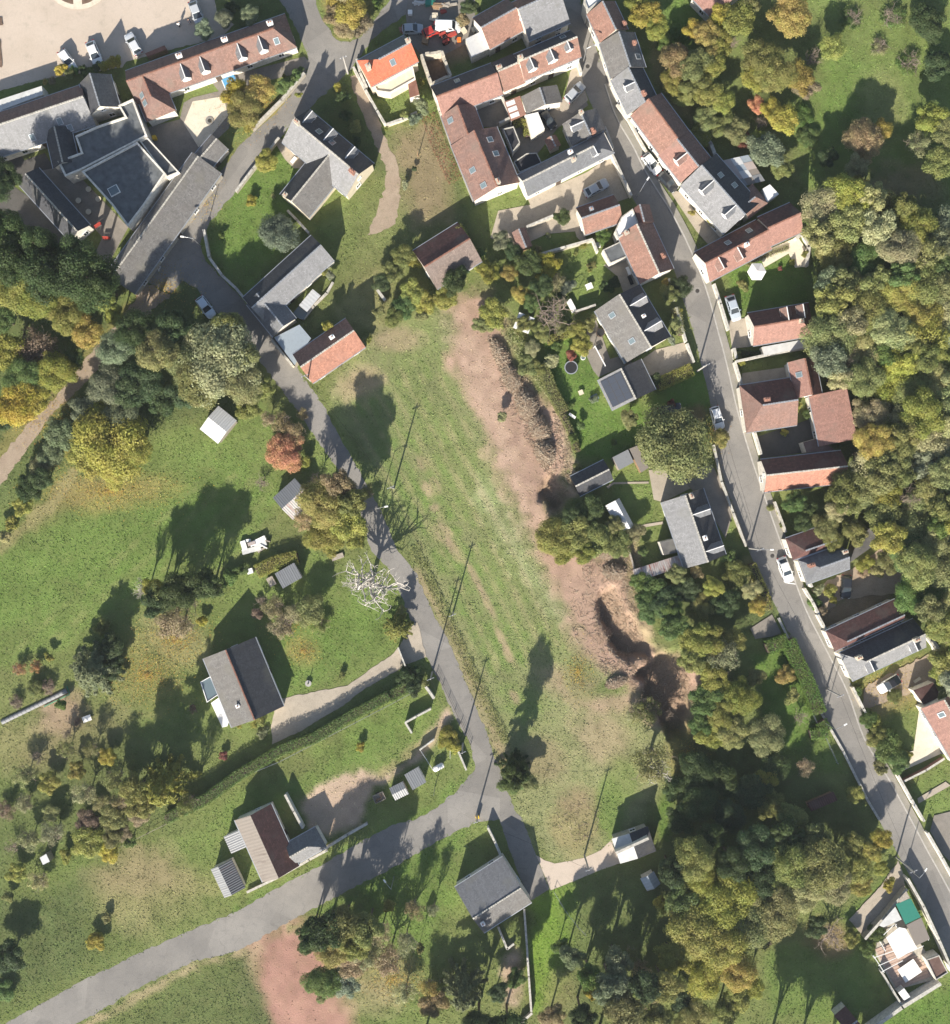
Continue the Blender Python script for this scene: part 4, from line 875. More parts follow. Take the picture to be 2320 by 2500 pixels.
# --- houses along the right side of the street, from the top
house('street_house', 'red tiled street house at the top right with white verge', 'house', (868, 112), (972, 332), (1190, 225), 4.6, 7.8, ('tile_red', 'tile_brown'), t=(2, 0), short='the top red street house', chim=[(.85, .9, .7, 1.0, 'brick')])
flat_block('street_annex', 'white topped annex at the very top of the street', 'building', [(845, 20), (855, -60), (1000, -100), (985, 5), (875, 95)], 4.7, 'flat_white', parapet=.3, t=(2, 0))
house('street_house', 'grey mottled slate street house between red and pale slate houses', 'house', (968, 338), (1058, 612), (1322, 500), 4.5, 7.6, 'slate_old', t=(2, 0), chim=[(.35, .85, .6, 1.0, 'brick')], short='the grey mottled street house', sky=[(.7, .85)])
house('street_house', 'pale slate street house with small dormer', 'house', (1058, 622), (1190, 892), (1425, 772), 4.5, 7.4, ('slate_pale', 'slate_dark'), t=(2, 0), dorm=[(.42, -1, 1.3, .6)], chim=[(.8, .55, .9, 1.1, 'brick')], ridge=True, short='the pale slate street house')
house('street_house', 'long red tiled street house with clay ridge below the pale slate one', 'house', (1210, 898), (1436, 1202), (1672, 1026), 4.4, 7.6, ('tile_red', 'tile_brown'), t=(2, 0), ridge='clay', short='the long red street house')
house('street_house', 'brown red street house with one dormer above two parked cars', 'house', (1428, 1206), (1600, 1422), (1842, 1236), 4.3, 7.2, ('tile_pink', 'tile_brown'), t=(2, 0), dorm=[(.5, -1, 1.4, .65)], droof='tile_brown', short='the one-dormer brown-red street house')
house('street_house', 'long slate street house with white dormer beside the patchwork roof', 'house', (1662, 452), (1768, 572), (1856, 496), 4.4, 7.4, ('slate_pale', 'slate_dark'), dorm=[(.3, -1, 1.4, .65), (.8, -1, 1.2, .6)], sky=[(.3, .7), (.55, .8)], short='the long slate street house')
pr = empty('patchwork_roof', *G(1812, 418)); tag(pr, 'open shelter with patchwork roof of rusty and grey sheets', 'shelter'); LAND.append(('the patchwork sheet roof', 1812, 418))
QP = [(1762, 392), (1826, 378), (1866, 440), (1804, 456)]
fq = lambda u, v: (QP[0][0] * (1 - u) * (1 - v) + QP[1][0] * u * (1 - v) + QP[2][0] * u * v + QP[3][0] * (1 - u) * v, QP[0][1] * (1 - u) * (1 - v) + QP[1][1] * u * (1 - v) + QP[2][1] * u * v + QP[3][1] * (1 - u) * v)
mb = MB()
for p in QP: x, y = local(pr, p, 2.8, None); mb.box(x * .95, y * .95, 1.33, .14, .14, 2.66)
mb.build('frame', 'wood', pr)
for i in range(3):
    for j in range(4):
        hz = 2.68 + .05 * ((i + j) % 2) + .01 * i
        mb = MB(); mb.prism([local(pr, fq(u, v), 2.8, None) for u, v in ((i / 3, j / 4), ((i + 1) / 3 + .02, j / 4), ((i + 1) / 3 + .02, (j + 1) / 4 + .02), (i / 3, (j + 1) / 4 + .02))], hz, hz + .035)
        mb.build('roof_sheet', RNG.choice(['metal_white', 'metal_rust', 'metal_blue', 'fibre_cement', 'metal_grey']), pr)
house('rear_annex', 'small red hipped annex behind the long slate street house', 'house', (1790, 486), (1838, 448), (1872, 500), 3.6, 5.6, 'tile_brown', hip=(0, 1.6), short=None, wins=False)
flat_block('white_roof', 'small white flat roof right of the red hipped annex', 'building', [(1862, 461), (1880, 450), (1902, 474), (1872, 494)], 3.0, 'flat_white', parapet=0)
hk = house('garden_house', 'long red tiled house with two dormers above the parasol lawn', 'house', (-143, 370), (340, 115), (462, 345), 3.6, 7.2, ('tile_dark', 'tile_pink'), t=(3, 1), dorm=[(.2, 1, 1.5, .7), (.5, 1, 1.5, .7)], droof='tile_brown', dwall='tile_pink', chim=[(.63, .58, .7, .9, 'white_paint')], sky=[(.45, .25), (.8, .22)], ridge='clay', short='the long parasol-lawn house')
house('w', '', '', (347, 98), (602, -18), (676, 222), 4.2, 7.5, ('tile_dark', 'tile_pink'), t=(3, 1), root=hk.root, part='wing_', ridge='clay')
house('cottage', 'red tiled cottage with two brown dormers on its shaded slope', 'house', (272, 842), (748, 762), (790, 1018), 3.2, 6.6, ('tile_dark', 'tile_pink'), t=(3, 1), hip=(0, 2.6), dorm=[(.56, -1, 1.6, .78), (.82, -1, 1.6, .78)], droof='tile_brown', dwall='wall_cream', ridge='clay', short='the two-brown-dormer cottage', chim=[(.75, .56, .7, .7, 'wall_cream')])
flat_block('garage_roof', 'long grey flat garage roof below the cottage', 'garage', [(388, 1105), (720, 1045), (730, 1105), (400, 1175)], 2.5, 'flat_pale', parapet=0, t=(3, 1))
house('barn_house', 'pink tiled wing running up from the walled courtyard', 'house', (585, 1226), (642, 1508), (852, 1466), 4.0, 6.6, ('tile_pink', 'tile_dark'), t=(3, 1), sky=[(.4, .25)], ridge='clay', short='the pink courtyard wing')
house('street_house', 'dark roofed house with satellite dish beside the street', 'house', (208, 1405), (602, 1345), (628, 1718), 3.6, 7.2, ('tile_dark', 'tile_brown'), t=(3, 1), chim=[(.4, .4, 1.0, .9, 'brick')], short='the dark satellite-dish house', hip=(2.6, 0))
house('pink_barn', 'large plain pink tiled barn roof against the woods', 'barn', (1975, 967), (2000, 1090), (2088, 1070), 3.8, 5.0, 'tile_pink', mono=True, short='the plain pink barn', wall='wall_white')
flat_block('low_barn', 'low brown roof below the plain pink barn', 'barn', [(705, 255), (822, 222), (955, 318), (732, 332)], 3.0, 'tile_brown', parapet=0, t=(3, 2))
house('orange_house', 'bright orange tiled house half shaded by trees beside the street', 'house', (375, 388), (1000, 318), (1042, 570), 3.6, 7.0, ('tile_dark', 'tile_terracotta'), t=(3, 2), short='the half-shaded orange house', ridge='pale')
house('tiled_barn', 'dark red pantiled barn above the small slate house', 'barn', (568, 1002), (905, 885), (990, 1045), 4.2, 5.6, 'tile_dark', t=(3, 2), hip=(2.2, 0), yr=.75, short='the dark pantiled barn', wall='wall_white')
house('slate_cottage', 'small slate cottage hipped towards the street, with two chimneys', 'house', (664, 1172), (1003, 1050), (1068, 1238), 4.2, 6.8, 'slate', t=(3, 2), hip=(2.6, 0), chim=[(.18, .3, 1.0, 1.1, 'brick'), (.95, .25, .9, 1.1)], short='the two-chimney slate cottage')
flat_block('grey_shed', 'grey flat shed roof tucked under the trees', 'shed', [(1062, 1195), (1125, 1030), (1222, 922), (1302, 1022)], 2.8, 'slate_old', 'wall_stone', 0, t=(3, 2))
house('purple_barn', 'purple red pantiled barn behind the slate villa by the street', 'barn', (880, 130), (1420, -120), (1530, 20), 4.2, 5.8, 'tile_dark', t=(3, 3), hip=(2.2, 0), yr=.75, short='the purple pantiled barn')
house('slate_villa', 'long slate villa with white dormers beside the street and two chimneys', 'house', (984, 302), (1562, 32), (1672, 246), 4.4, 7.4, ('slate_dark', 'slate_pale'), t=(3, 3), hip=(3.0, 0), chim=[(.16, .3, 1.0, 1.0, 'wall_cream'), (.86, .5, 1.0, 1.2)], dorm=[(.25, 1, 1.5, .7), (.83, 1, 1.5, .7)], short='the long slate street villa', ridge='pale')
flat_block('dark_shed', 'dark red shed roof at the right edge near the convertible', 'shed', [(1562, 592), (1720, 530), (1775, 640), (1640, 700)], 2.6, 'tile_dark', 'wall_white', 0, t=(3, 3))
house('pink_house', 'pale pink tiled house cut by the right edge', 'house', (2249, 1730), (2330, 1868), (2420, 1815), 3.8, 6.2, 'tile_pink', yr=.5, sky=[(.2, .3)], short='the pink house at the right edge', ridge='pale')
house('top_house', 'pink tiled roof corner at the top edge among the trees', 'house', (1688, -6), (1742, 50), (1822, -30), 3.6, 6.0, 'tile_pink', short='the pink roof at the top edge')

# --- houses on the left side of the street
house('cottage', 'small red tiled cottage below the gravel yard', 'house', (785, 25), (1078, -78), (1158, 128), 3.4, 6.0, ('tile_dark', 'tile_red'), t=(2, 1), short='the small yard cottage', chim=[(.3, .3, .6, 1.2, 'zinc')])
flat_block('white_roof', 'white flat roof between the small cottage and long red house', 'building', [(1138, 95), (1226, 30), (1280, 160), (1112, 262), (1090, 202)], 4.2, 'flat_white', parapet=0.15, pw=.2, t=(2, 1))
house('long_red_house', 'long red tiled house along the left side of the street', 'house', (1108, 238), (1282, 618), (1548, 500), 4.2, 7.4, ('tile_red', 'tile_brown'), t=(2, 1), chim=[(.05, .2, .7, .9), (.72, .82, .9, 1.0, 'brick')], short='the long red left-side house', ridge='pale')
house('w', '', '', (1226, 32), (1262, 170), (1392, 130), 4.2, 7.0, ('tile_dark', 'tile_brown'), t=(2, 1), part='wing_', root=bpy.data.objects['long_red_house'], yr=.3)
flat_block('grey_annex', 'square grey flat annex behind the long red house', 'building', [(995, 350), (1128, 287), (1182, 403), (1052, 457)], 3.0, 'flat_grey', parapet=.12, pw=.16, t=(2, 1))
house('garden_shed', 'small brown tiled shed in the walled garden', 'shed', (287, 215), (345, 362), (450, 326), 2.3, 3.4, 'tile_brown', t=(2, 1), wins=False, gutter=False, short='the small brown garden shed', wall='wood')
hu = house('slate_villa', 'big grey slate villa with white dormers and garden behind', 'house', (930, 826), (1172, 1232), (1545, 1062), 4.2, 8.0, ('slate_old', 'slate_dark'), t=(2, 1), dorm=[(.25, 1, 1.5, .8), (.72, 1, 1.6, .8)], droof='slate_pale', sky=[(.22, .22), (.75, .28)], short='the big slate villa', ridge='pale', chim=[(.5, .7, .5, .6, 'white_paint')])
hs = house('garage', 'slate garage with solar panels below the big slate villa', 'garage', (955, 1362), (1072, 1602), (1412, 1450), 3.2, 5.6, ('slate_pale', 'slate_dark'), t=(2, 1), short='the solar-panel garage', ridge='pale', wins=False)
sb = MB(); sb.box(0, 0, 0, 1.30, .98, .05); SOLF = sb.mesh('solar_panel', 'iron'); sb = MB(); sb.box(0, 0, .03, 1.24, .92, .02); SOLC = sb.mesh('cells', 'solar_cell')
ang = math.atan2(hs.sec[1][1] - hs.sec[0][1], hs.sec[1][0] - hs.sec[0][0]); sl = math.hypot(hs.sec[1][1] - hs.sec[0][1], hs.sec[1][0] - hs.sec[0][0])
for i in range(4):
    for j in range(3):
        o = link('solar_panel', SOLF, hs.root)
        s0 = .28 + (j + .5) * (sl - .55) / 3; xx = -hs.X + .5 + (i + .5) * (hs.L - 1.0) / 4
        o.matrix_local = Matrix.Translation((xx, -hs.Y + s0 * math.cos(ang), hs.sec[0][1] + s0 * math.sin(ang))) @ Matrix.Rotation(ang, 4, 'X') @ Matrix.Translation((0, 0, .09))
        o.scale = ((hs.L - 1.02) / 4 / 1.30, (sl - .57) / 3 / .98, 1); link('cells', SOLC, o)
house('garden_shed', 'pale roofed shed at the edge of the bare strip', 'shed', (1253, 800), (1290, 815), (1290, 772), 2.2, 2.7, 'metal_white', mono=True, wins=False, gutter=False, wall='wood', short='the pale-roofed strip shed')
house('dark_shed', 'dark roofed shed beside the bare strip with a pale ridge', 'shed', (738, 522), (1000, 390), (1042, 560), 2.6, 4.2, 'slate_dark', t=(2, 2), wall='wood_dark', wins=False, ridge='pale', short='the dark-roofed shed')
flat_block('light_shed', 'grey square shed roof left of the big dark olive tree', 'shed', [(1070, 372), (1190, 310), (1236, 410), (1122, 470)], 2.4, 'metal_grey', 'wood_grey', 0, t=(2, 2), short='the grey square shed')
flat_block('slat_shelter', 'brown slatted shelter beneath the big dark olive tree', 'shelter', [(1200, 305), (1262, 280), (1352, 452), (1292, 490)], 2.2, 'fibre_cement', 'wood', 0, t=(2, 2))
house('corrugated_shed', 'white corrugated shed on the small lawn', 'shed', (1013, 747), (1128, 962), (1243, 915), 2.3, 3.3, 'metal_white', t=(2, 2), yr=.68, wins=False, ribs=True, gutter=False, ridge=False, short='the white corrugated shed', wall='wall_stone')
hv = house('slate_bungalow', 'weathered grey slate house with long metal lean-to beside the street', 'house', (1450, 722), (1626, 1238), (1948, 1115), 3.6, 6.8, ('slate_pale', 'slate_dark'), t=(2, 2), dorm=[(.3, 1, 1.5, .8), (.85, 1, 1.4, .85)], chim=[(.04, .62, .9, 1.1), (.66, .6, .8, 1.2, 'white_paint')], short='the weathered slate house', ridge='pale')
flat_block('w', '', '', [(1438, 1032), (1542, 1006), (1582, 1110), (1470, 1132)], 2.9, 'slate_old', parapet=0, t=(2, 2), root=hv.root, part='annex_')
house('lean_to', 'long rusty corrugated lean-to pointing left from the weathered slate house', 'shed', (1228, 1246), (1592, 1130), (1618, 1220), 2.4, 2.9, 'metal_rust', t=(2, 2), mono=True, ribs=True, gutter=False, wins=False, wall='wall_stone', short='the long rusty lean-to')

# --- left and lower left
house('corrugated_shed', 'pale corrugated shed at the edge of the wood', 'shed', (1555, 152), (1697, 266), (1842, 84), 2.4, 3.2, 'metal_white', t=(0, 2), ribs=True, wins=False, gutter=False, ridge=False, wall='wood_grey', short='the pale corrugated meadow shed')
house('rusty_shed', 'shed with one dark and one rust streaked slope on the meadow', 'shed', (275, 686), (445, 533), (568, 735), 2.3, 3.5, ('metal_grey', 'metal_rust'), t=(1, 2), ribs=True, wins=False, gutter=False, ridge=False, wall='wood_grey', short='the rust-streaked shed')
house('corrugated_shed', 'grey corrugated shed beside the short hedge and pallets', 'shed', (290, 1276), (440, 1190), (506, 1305), 2.2, 2.7, 'metal_grey', t=(1, 2), mono=True, ribs=True, wins=False, gutter=False, wall='wood_grey', short='the grey corrugated shed')
hx = house('slate_bungalow', 'bungalow with one slate slope darkened as shade and white walls on the lawn', 'house', (496, 1608), (566, 1777), (688, 1712), 3.0, 6.3, ('slate_old', 'slate_dark'), short='the slate bungalow', ridge='clay', chim=[(.75, .3, .5, .5, 'white_paint')])  # the right-hand slope's darker slate paints in its shade
flat_block('veranda', 'white veranda with glass roof on the bungalow', 'veranda', [(1560, 525), (1640, 480), (1715, 615), (1612, 685)], 2.5, 'glass_pale', 'white_paint', .15, .12, t=(0, 3), cop='white_paint')
flat_block('terrace', 'bright white raised terrace beside the slate bungalow', 'terrace', [(1642, 690), (1700, 650), (1790, 800), (1770, 870), (1730, 880)], .5, 'flat_white', 'wall_white', 0, t=(0, 3))
hy = house('tiled_house', 'house with ribbed brown roof and slate wing beside the lower road', 'house', (-22, 1602), (196, 2085), (472, 1940), 3.2, 5.8, ('fibre_cement', 'tile_dark'), t=(1, 3), short='the ribbed-roof house', ridge=False)
house('w', '', '', (372, 192), (606, 60), (690, 222), 3.0, 5.2, ('slate', 'slate_pale'), t=(1, 4), hip=(0, 2.2), root=hy.root, part='wing_', ridge='pale')
house('carport', 'light grey corrugated carport beside the ribbed roof house', 'carport', (1740, 136), (1800, 268), (1920, 222), 2.5, 2.8, 'metal_grey', t=(0, 4), mono=True, ribs=True, wins=False, gutter=False)
house('workshop', 'grey corrugated workshop at the lower end of the ribbed roof house', 'workshop', (1640, 390), (1746, 612), (1912, 540), 2.5, 3.4, ('metal_grey', 'metal_dark'), t=(0, 4), ribs=True, wins=False, gutter=False, ridge=False, yr=.4)
house('corrugated_shed', 'upper of two grey corrugated sheds beside the lower road', 'shed', (1298, 1248), (1405, 1186), (1468, 1302), 2.3, 2.8, 'metal_grey', t=(1, 3), mono=True, ribs=True, wins=False, gutter=False, wall='wall_white', short='the paired corrugated sheds')
house('corrugated_shed', 'lower of two grey corrugated sheds beside the lower road', 'shed', (1180, 1352), (1286, 1300), (1346, 1390), 2.2, 2.6, 'metal_grey', t=(1, 3), yr=.5, ribs=True, wins=False, gutter=False, ridge=False, wall='wood_grey')
hz = house('slate_cottage', 'slate roofed house shaded by trees beside the asphalt spur', 'house', (1690, 530), (2063, 292), (2172, 722), 3.8, 5.6, ('slate', 'slate_old'), t=(1, 4), yr=.62, short='the shaded slate house', ridge='pale', chim=[(.1, .8, .6, .8, 'white_paint')])
hA = house('garage', 'garage with white and dark roof halves at the end of the pale driveway', 'garage', (1063, 152), (1130, 346), (1402, 226), 3.0, 3.6, ('flat_pale', 'slate_dark'), t=(2, 4), yr=.48, short='the two-tone garage', wall='wall_stone', ridge=False, gutter=False)
wall_run([(1075, 205), (1318, 95)], 4.3, .35, 'wall_white', 'tall white end wall beside the two tone garage', (2, 4))
house('garden_shed', 'tiny blue grey shed on the dark lawn', 'shed', (1285, 462), (1338, 560), (1445, 505), 2.2, 3.0, 'metal_blue', t=(2, 4), wins=False, gutter=False, ridge=False, short='the tiny blue-grey shed')
flat_block('hut', 'small pale hut at the left edge among shrubs', 'shed', [(310, 300), (360, 270), (388, 330), (335, 355)], 2.2, 'metal_white', 'wood_grey', 0, t=(0, 4), short='the small pale hut')
house('brush_hut', 'old brown slatted hut under the trees beside the street', 'shed', (735, 1468), (940, 1380), (965, 1440), 2.2, 2.8, 'tile_dark', t=(3, 3), mono=True, wins=False, gutter=False, wall='wood', ribs=True, short='the old slatted hut')
hq = house('corner_roof', 'dark roof with white verge at the bottom right edge', 'house', (1035, 1455), (945, 1530), (1120, 1680), 3.0, 4.4, 'tile_dark', t=(3, 4), wins=False)
# --- pergola terrace bottom right
pt = empty('pergola_terrace', *G(*T((3, 4), (1480, 1030)))); tag(pt, 'open terrace with pergola beams, pink boards and white awnings', 'terrace'); LAND.append(('the pergola terrace', *T((3, 4), (1480, 1030))))
DP = [(1310, 790), (1480, 760), (1790, 1230), (1420, 1330), (1265, 1040)]
mb = MB(); mb.prism([local(pt, p, .4, (3, 4)) for p in DP], 0, .40); mb.build('base', 'wall_stone', pt)
o0, o1, o2 = [Vector(local(pt, p, .5, (3, 4))) for p in ((1265, 1010), (1440, 1330), (1760, 1200))]
for k in range(14):      # deck boards
    p = o0 + (o1 - o0) * (k + .5) / 14; e = (o2 - o1); q = p + e * (.55 + .03 * k); dd = q - p; m_ = (p + q) / 2
    mb = MB(); mb.box(m_.x, m_.y, .44, dd.length, (o1 - o0).length / 14 * .86, .07, math.atan2(dd.y, dd.x)); mb.build('board', 'deck', pt)
for P, mat, hh, nm in (([(1350, 920), (1450, 840), (1500, 850), (1590, 1000), (1440, 1085)], 'cloth_white', 2.5, 'awning'), ([(1425, 660), (1540, 615), (1618, 760), (1500, 818)], 'sheet_green', 2.7, 'green_roof'), ([(1508, 822), (1622, 765), (1690, 930), (1580, 985)], 'fibre_cement', 2.7, 'sheet_roof'), ([(1440, 632), (1505, 558), (1535, 612), (1455, 650)], 'wood_grey', 2.7, 'slat_roof'), ([(1292, 825), (1420, 680), (1470, 780), (1330, 840)], 'flat_pale', 2.4, 'canopy')):
    mb = MB(); mb.prism([local(pt, p, hh, (3, 4)) for p in P], hh, hh + .06); mb.build(nm, mat, pt)
mb = MB(); mb.prism([local(pt, p, .9, (3, 4)) for p in ((1437, 1170), (1560, 1085), (1628, 1185), (1500, 1270))], .9, 1.0)
mb.build('table_top', 'white_paint', pt)
for P in (((1260, 1075), (1600, 960)), ((1290, 1140), (1640, 985)), ((1310, 1190), (1480, 1100)), ((1250, 1060), (1335, 1190)), ((1330, 900), (1410, 820)), ((1300, 950), (1345, 1025)), ((1420, 820), (1480, 910))):
    a_, b_ = [local(pt, p, 2.4, (3, 4)) for p in P]; mb = MB(); mb.tube((*a_, 2.4), (*b_, 2.4), .07, .07, 4); mb.build('beam', 'white_paint', pt)
for p in ((1260, 1080), (1335, 1190), (1600, 960), (1430, 820), (1680, 940), (1540, 640), (1345, 1025)):
    a_ = local(pt, p, 2.4, (3, 4)); mb = MB(); mb.box(*a_, 1.2, .12, .12, 2.4); mb.build('post', 'white_paint', pt)
flat_block('brick_store', 'brown flat store at the lower end of the pergola terrace', 'shed', [(1660, 1090), (1760, 1055), (1830, 1190), (1735, 1250)], 2.6, 'tile_brown', 'wall_white', .2, .14, t=(3, 4))
flat_block('white_roof', 'small pale cube roof at the foot of the pergola terrace', 'building', [(1445, 1350), (1490, 1315), (1540, 1385), (1490, 1410)], 2.0, 'flat_white', parapet=0, t=(3, 4))

# ------------------------------------------------------------------ trees
def leaf_cloud(P, D, size, rng, aspect=0.62):
    """one small diamond-shaped leaf spray at every point P, facing roughly along D"""
    n = len(P); D = D + rng.normal(0, 0.40, (n, 3)); D /= np.linalg.norm(D, axis=1, keepdims=True) + 1e-9
    R_ = rng.normal(0, 1, (n, 3)); U = np.cross(D, R_); U /= np.linalg.norm(U, axis=1, keepdims=True) + 1e-9; W_ = np.cross(D, U)
    s = size * rng.uniform(0.65, 1.35, (n, 1))
    V = np.stack([P - U * s * .5, P + W_ * s * aspect * .5 + D * s * .12, P + U * s * .5, P - W_ * s * aspect * .5 + D * s * .12], 1).reshape(-1, 3)
    return V, np.arange(n * 4).reshape(n, 4)
def crown_broad(seed, R, n, size, lobes, flat=0.85, fill=0.30):
    rng = np.random.default_rng(seed); L_ = []
    for k in range(lobes):
        a = k * 2.399963 + rng.uniform(-.9, .9); rr = R * (0.10 + 0.68 * math.sqrt((k + .5) / lobes)) * rng.uniform(.8, 1.12); lr = R * rng.uniform(.17, .38)
        L_.append((math.cos(a) * rr, math.sin(a) * rr, R * flat * (rng.uniform(.25, .75) * (1 - (rr / R) ** 2) + rng.uniform(-.25, .12)), lr))
    L_.append((0, 0, -.1 * R, R * .6)); L_ = np.array(L_)
    w = L_[:, 3] ** 2; pick = rng.choice(len(L_), n, p=w / w.sum())
    d = rng.normal(0, 1, (n, 3)); d[:, 2] = np.where(d[:, 2] < -.2, -d[:, 2] * .6, d[:, 2]); d /= np.linalg.norm(d, axis=1, keepdims=True)
    q = rng.random(n); rad = np.where(q < fill, rng.uniform(.45, .9, n), rng.normal(.98, .13, n))
    c = L_[pick]; P = c[:, :3] + d * (c[:, 3] * rad)[:, None] * np.array([1, 1, .85])
    # small tufts: gather sprays towards random knots so that light and dark clumps form
    kn = P[rng.integers(0, n, n // 14 + 1)]; ki = rng.integers(0, len(kn), n)
    near = np.linalg.norm(P - kn[ki], axis=1) < R * .5
    P = np.where(near[:, None], P + (kn[ki] - P) * rng.uniform(.3, .75, (n, 1)), P)
    return leaf_cloud(P, d + np.array([0, 0, .35]), size, rng)
def crown_conifer(seed, R, H, n, size):
    rng = np.random.default_rng(seed); nb = 46; P = []; D = []
    for k in range(nb):
        t = k / nb; z = -H * .5 + H * t; bl = R * (1 - t) ** .8 * rng.uniform(.75, 1.08) + .15 * R; a = k * 2.399963 + rng.uniform(-.3, .3)
        m_ = max(8, int(n / nb * bl / R * 1.6)); u = rng.random(m_) ** .7
        side = rng.normal(0, .10, m_) * bl * (1.1 - u) + rng.normal(0, .05 * R, m_) * .6
        x = u * bl; dz = .10 * R * np.sin(u * 2) - .22 * x + rng.normal(0, .03 * R, m_)
        P.append(np.stack([math.cos(a) * x - math.sin(a) * side, math.sin(a) * x + math.cos(a) * side, z + dz], 1))
        D.append(np.tile([math.cos(a) * .6, math.sin(a) * .6, .8], (m_, 1)))
    return leaf_cloud(np.concatenate(P), np.concatenate(D), size, rng, .4)
def branch_mesh(seed, R, H, depth, mat, name='branches', thick=0.16, twigs=3, start=.28, droop=0.0):
    rng = random.Random(seed); mb = MB()
    def grow(p, d, ln, r, lev):
        segs = 2 if lev else 3; q = p
        for s_ in range(segs):
            d2 = (d + Vector((rng.uniform(-.25, .25), rng.uniform(-.25, .25), rng.uniform(-.12, .2 - droop)))).normalized(); e = q + d2 * ln / segs
            mb.tube(q, e, r * (1 - .28 * s_ / segs), r * (1 - .28 * (s_ + 1) / segs), 5 if lev < 2 else 3, cap=False); q, d = e, d2
            if lev < depth and s_ > 0 or (lev == 0):
                for _ in range(twigs if lev < depth - 1 else 2):
                    if lev >= depth: continue
                    a = Vector((rng.uniform(-1, 1), rng.uniform(-1, 1), rng.uniform(-.1, .75))).normalized()
                    grow(q, (d * .45 + a * .85).normalized(), ln * rng.uniform(.5, .72), r * .52, lev + 1)
    mb.tube((0, 0, -.2), (0, 0, H * start), thick, thick * .8, 8, cap=False)
    for k in range(5):
        a = k * 1.2566 + rng.uniform(-.3, .3); grow(Vector((0, 0, H * start)), Vector((math.cos(a) * .75, math.sin(a) * .75, rng.uniform(.5, 1.0))).normalized(), R * .62, thick * .6, 0)
    return mb.mesh(name, mat, True)
def trunk_mesh(seed, R, zc, thick):
    rng = random.Random(seed); mb = MB(); mb.tube((0, 0, -.3), (0, 0, zc * .55), thick, thick * .72, 8, cap=False)
    for k in range(6):
        a = k * 1.047 + rng.uniform(-.3, .3); e = Vector((math.cos(a) * R * .55, math.sin(a) * R * .55, zc + rng.uniform(-.1, .35) * R)); m_ = Vector((e.x * .35, e.y * .35, zc * .8))
        mb.tube((0, 0, zc * .5), m_, thick * .55, thick * .4, 5, cap=False); mb.tube(m_, e, thick * .4, thick * .12, 5, cap=False)
    mb.tube((0, 0, zc * .55), (0, 0, zc + R * .45), thick * .7, thick * .15, 6, cap=False)
    return mb.mesh('trunk', 'bark', True)
def mk(name, vf): return fast_mesh(name, vf[0], vf[1], 'leaves')
LARGE = [mk('crown', crown_broad(20 + k, 4.6, 25000, .265, 24 + 4 * k)) for k in range(5)]
MED = [mk('crown', crown_broad(30 + k, 2.6, 9500, .225, 14 + 2 * k)) for k in range(4)]
SMALL = [mk('crown', crown_broad(40 + k, 1.3, 1900, .22, 6, .9)) for k in range(3)]
SPARSE = [mk('crown', crown_broad(50 + k, 3.0, 2300, .24, 12, .8, .6)) for k in range(2)]
CONI = [mk('crown', crown_conifer(60 + k, 4.0, 7.0, 9500, .42)) for k in range(2)]
BARE = [branch_mesh(70 + k, 3.0, 6.0, 3, 'bark_pale' if k == 2 else 'twig', thick=.21 if k == 2 else .16) for k in range(3)]
TRK = {'L': trunk_mesh(1, 4.6, 5.0, .34), 'M': trunk_mesh(2, 2.6, 3.4, .19), 'S': trunk_mesh(3, 1.3, 1.3, .07), 'C': None}
mb = MB(); mb.tube((0, 0, -.3), (0, 0, 7.2), .26, .04, 8, cap=False); TRK['C'] = mb.mesh('trunk', 'bark', True)
HUE = {'OL': ((0.275, 0.285, 0.11), 'olive-green'), 'YG': ((0.35, 0.35, 0.095), 'yellow-green'), 'YE': ((0.48, 0.41, 0.09), 'yellow'), 'OR': ((0.52, 0.28, 0.15), 'orange'), 'DG': ((0.095, 0.135, 0.055), 'dark green'),
       'GG': ((0.27, 0.305, 0.19), 'grey-green'), 'TA': ((0.38, 0.31, 0.18), 'tan'), 'BR': ((0.27, 0.205, 0.155), 'brown'), 'RD': ((0.31, 0.13, 0.095), 'red'), 'GR': ((0.165, 0.235, 0.075), 'green'), 'PA': ((0.385, 0.38, 0.20), 'pale olive'), 'LG': ((0.16, 0.25, 0.06), 'bright green'), 'GO': ((0.41, 0.345, 0.11), 'golden')}
def ground_z(px, py):
    i = np.clip(np.searchsorted(ay, py) - 1, 0, ny - 2); j = np.clip(np.searchsorted(ax, px) - 1, 0, nx - 2); v = (py - ay[i]) / (ay[i + 1] - ay[i]); u = (px - ax[j]) / (ax[j + 1] - ax[j])
    return GZ[i, j] * (1 - u) * (1 - v) + GZ[i, j + 1] * u * (1 - v) + GZ[i + 1, j] * (1 - u) * v + GZ[i + 1, j + 1] * u * v
PEND = []     # things waiting for a label that points at the nearest landmark
